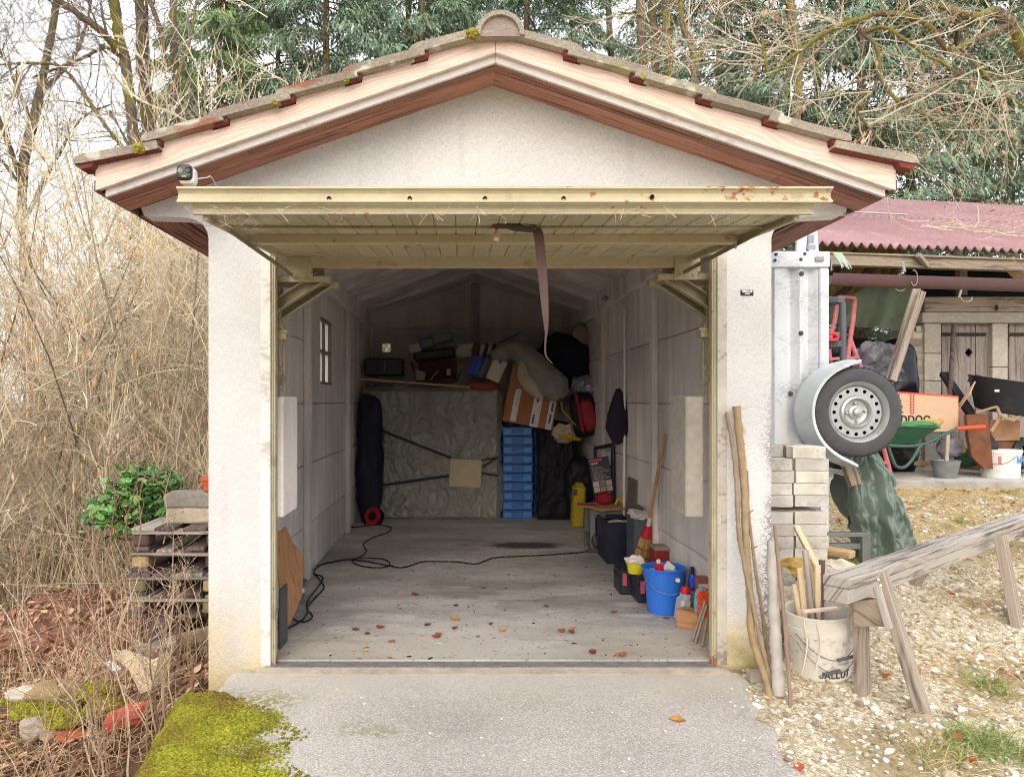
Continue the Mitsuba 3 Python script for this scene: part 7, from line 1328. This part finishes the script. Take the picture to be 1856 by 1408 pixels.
tree('bare_tree', 'slim grey trunked tree rising behind the left pillar', 'tree', [([(300, 720, 13), (293, 620, 13), (290, 520, 13), (284, 430, 13), (276, 300, 13), (262, 150, 13), (255, -40, 13)], .16, .10), ([(290, 440, 13), (320, 330, 13), (345, 220, 13)], .04, .015), ([(280, 380, 13), (240, 280, 13), (200, 200, 13)], .04, .015)], 43, c_twig + c_gry, -.2, 9, 7, (.6, 1.6), (.3, .7))
tree('bare_tree', 'thin grey tree close behind the left eave of the garage', 'tree', [([(352, 700, 14), (345, 560, 14), (338, 420, 14), (330, 300, 14), (318, 150, 14), (312, -40, 14)], .10, .06), ([(340, 440, 14), (370, 330, 14), (390, 240, 14)], .04, .015)], 44, c_twig + c_gry, -.1, 9, 7, (.6, 1.6), (.3, .7))
tree('mossy_tree', 'bare tree with moss covered crooked branches above the shed', 'tree', [([(2040, 620, 10.5), (2000, 400, 10.5), (1960, 250, 10.4), (1900, 150, 10.2), (1856, 95, 10), (1835, 50, 9.9), (1800, 22, 9.8), (1770, 32, 9.7), (1740, 25, 9.6), (1700, 8, 9.5)], .11, .04),
    ([(1830, 45, 9.9), (1760, 75, 9.6), (1720, 90, 9.5), (1680, 45, 9.3), (1640, 28, 9.2), (1590, 25, 9.1), (1555, 38, 9.0), (1530, 36, 9.0)], .038, .032),
    ([(1552, 36, 9.0), (1520, 50, 8.9), (1485, 66, 8.9), (1462, 85, 8.9), (1440, 100, 8.9), (1395, 135, 8.9)], .034, .018), ([(1548, 44, 9.0), (1570, 65, 9.0), (1588, 85, 8.9), (1594, 120, 8.9), (1588, 150, 8.9), (1570, 185, 8.8), (1545, 195, 8.8)], .030, .012),
    ([(1566, 60, 9), (1600, 50, 8.9), (1640, 72, 8.8), (1680, 100, 8.7), (1710, 116, 8.7), (1760, 150, 8.7)], .028, .012), ([(1590, 130, 8.9), (1605, 155, 8.8), (1630, 185, 8.7), (1680, 210, 8.7), (1720, 240, 8.7)], .026, .010), ([(1740, 85, 9.6), (1790, 140, 9.5), (1820, 170, 9.4), (1870, 200, 9.3)], .026, .012),
    ([(1545, 190, 8.8), (1570, 225, 8.8), (1600, 258, 8.8)], .018, .010), ([(1394, 140, 9.2), (1385, 100, 9.2), (1382, 74, 9.2)], .02, .02), ([(1630, 28, 9.2), (1650, -20, 9.2), (1680, -70, 9.2)], .03, .02)], 45, [col(h, .85, 0, .1) for h in ('#c4b8a4', '#b3a792', '#d2c8b6', '#a39c72')], .45, 9, 6, (.5, 1.5), (.25, .75), -.03, 3, None, 150, .72)
tree('young_tree', 'forked young tree with mossy bark right of the ridge', 'tree', [([(1262, 330, 13), (1258, 150, 13), (1262, 120, 13), (1250, 75, 13), (1236, 40, 13), (1232, -50, 13)], .075, .04), ([(1258, 130, 13), (1275, 80, 13), (1290, 40, 13), (1320, -10, 13)], .035, .02), ([(1238, 40, 13), (1200, 55, 13), (1160, 30, 13), (1120, 22, 13)], .025, .012)], 46, c_twig + c_stem, .35, 10, 7, (.5, 1.5), (.25, .7), 0, 2, None, 30)
for k, (x, y) in enumerate(((1165, 14.5), (1188, 16), (1212, 15), (1108, 19), (745, 18), (1425, 17), (1440, 13.5))):
    tree('tall_trunk', ('ivy wrapped slim trunk right of the ridge tile', 'slim dark trunk second right of the ridge tile', 'slim brownish trunk beside the forked young tree', 'pale distant trunk in the gap right of the ridge', 'brown distant trunk left of the ridge', 'slim dark trunk above the right roof slope', 'mossy crooked trunk above the right roof slope')[k], 'tree', [([(x + 6, 500, y), (x + 3, 250, y), (x + (8 if k == 6 else 0), 120, y), (x - 5, 20, y), (x - 6, -80, y)], .10 if k < 3 else .08, .07)], 60 + k, c_gry + c_twig, .3 if k in (2, 6) else -.05, 12, 5, (.4, 1.2), (.2, .6), 0, 0, 'trunks behind the garage')
# conifers
CN = []
c_con = [[col(h, .6, 0, .1) for h in q] for q in (('#6a8268', '#7a9276', '#5c745c', '#8aa083'), ('#6d856e', '#627a64', '#7d957c', '#92a88c'), ('#76915f', '#87a06c', '#678155', '#9bb07e'))]
spray = M([[0, 0, 0], [.5, .35, .04], [.10, .5, .0], [.42, .95, -.10], [0, .72, -.02], [0, 1.1, -.16], [-.42, .95, -.10], [-.10, .5, 0], [-.5, .35, .04], [.03, 0, .0]], [[0, 1, 2], [2, 3, 4], [4, 5, 6], [4, 6, 7], [7, 8, 0], [9, 2, 4], [0, 7, 4]])
def conifer(seed, H, rad, z0, tones, nb=175, per=125):
    r = np.random.default_rng(seed); tr = tubes(np.stack([np.linspace(0, H, 12) * .01, np.linspace(0, H, 12) * 0, np.linspace(-.5, H, 12)], 1)[None], np.linspace(.13, .03, 12)[None], 8, [0], 0, 1)
    u = r.random(nb) ** .85; z = z0 + (H - z0) * u; a = r.uniform(0, 6.28, nb); L_ = rad * (1 - u) ** .7 * r.uniform(.6, 1.1, nb) + .3; el = r.uniform(-.1, .35, nb); d = np.stack([np.cos(a) * np.cos(el), np.sin(a) * np.cos(el), np.sin(el)], 1)
    p = branch_paths(np.stack([z * 0, z * 0, z], 1), d, L_, 8, .07, -.10, r); br = tubes(p, np.linspace(.022, .006, 8)[None], 3, [c_stem[2]], .2, seed)
    uu = r.uniform(.18, 1., (nb, per)); s, t = along(p, uu); side = np.cross(t, [0, 0, 1.]); side /= np.linalg.norm(side, axis=2, keepdims=True) + 1e-9
    lat = r.uniform(-1, 1, (nb, per, 1)) * .42 * (1.05 - uu[..., None] * .6) * np.clip(L_, .5, 3)[:, None, None] * .45; pos = s + side * lat + r.normal(0, .05, s.shape); pos[..., 2] -= np.abs(lat[..., 0]) * .35
    n = nb * per; y_ = (t + side * np.sign(lat) * .7 + [0, 0, -.75] + r.normal(0, .30, s.shape)).reshape(-1, 3); y_ /= np.linalg.norm(y_, axis=1, keepdims=True); x_ = np.cross(y_, r.normal(0, .5, (n, 3)) + [0, 0, 1.]); x_ /= np.linalg.norm(x_, axis=1, keepdims=True); zz_ = np.cross(x_, y_)
    sz = r.uniform(.11, .23, n)[:, None, None]; B = np.stack([x_ * .27, y_, zz_], 1); v = (spray.v @ (B * sz)) + pos.reshape(-1, 1, 3)
    k = len(spray.v); f = (spray.f[None] + (np.arange(n) * k)[:, None, None]).reshape(-1, 3); tt = np.stack([np.asarray(tones, float)[r.integers(0, len(tones), n)], r.uniform(-.3, .3, n)], 1)
    return shape(tr.c(-.3), 'm_bark'), shape(br), shape(M(v.reshape(-1, 3), f, np.repeat(tt, k, 0)))
CN = [conifer(1, 15, 3.3, 1.6, c_con[0]), conifer(2, 17, 3.0, 1.2, c_con[1]), conifer(3, 14, 3.0, 1.8, c_con[2]), conifer(4, 16, 3.6, 1.0, c_con[0])]
con = [(400, 15.5, 2, 1.), (500, 18, 0, 1.05), (590, 15.5, 1, 1.), (680, 19, 3, 1.1), (760, 16, 0, 1.), (850, 18.5, 1, 1.), (960, 17, 3, 1.), (1040, 19.5, 0, 1.), (1300, 19, 1, 1.05), (1370, 15.5, 0, .95), (1480, 17.5, 3, 1.), (1560, 15, 1, .95), (1650, 18, 0, 1.1), (1730, 15.5, 3, 1.), (1830, 17.5, 2, 1.), (1930, 16, 1, 1.), (1190, 24, 0, 1.1), (330, 20, 2, 1.0)]
con.sort()
for i, (px, y, k, s) in enumerate(con):
    x = (px - PX0) * y / F; m = T().translate([x, y, float(gz(x, y)) - .2]).rotate([0, 0, 1], rnd.uniform(0, 360)).scale(s); kind_ = 'lighter green' if k == 2 else 'dark green'
    t = thing('conifer', f'{kind_} conifer behind the garage, {ordn(i, len(con))} in the row of evergreens', 'conifer', 'evergreen conifers behind the garage')
    for nm, sh_ in zip(('trunk', 'branches', 'needles'), CN[k]): put(t, nm, {**sh_, 'to_world': m}, kind=None if nm == 'trunk' else 'stuff')
# dry climber lying on the shed roof
r = np.random.default_rng(9); n = 60; b = np.array([P(1790, 400, 9.6)]) + r.normal(0, 1, (n, 3)) * [.35, .25, .02]; b[:, 2] = 3.16 + .42 * ((b - e0) @ np.array([-ed_[1], ed_[0], 0])) + .03
solo('roof_twigs', 'dry pale twigs lying on the red shed roof', 'twigs', join([tubes(branch_paths(b, np.stack([r.normal(0, 1, n), r.normal(0, .3, n), r.normal(0, .1, n)], 1), r.uniform(.2, .7, n), 5, .15, -.0, r), .004, 3, c_twig, .2, 1)]), kind='stuff')
finish_tables()
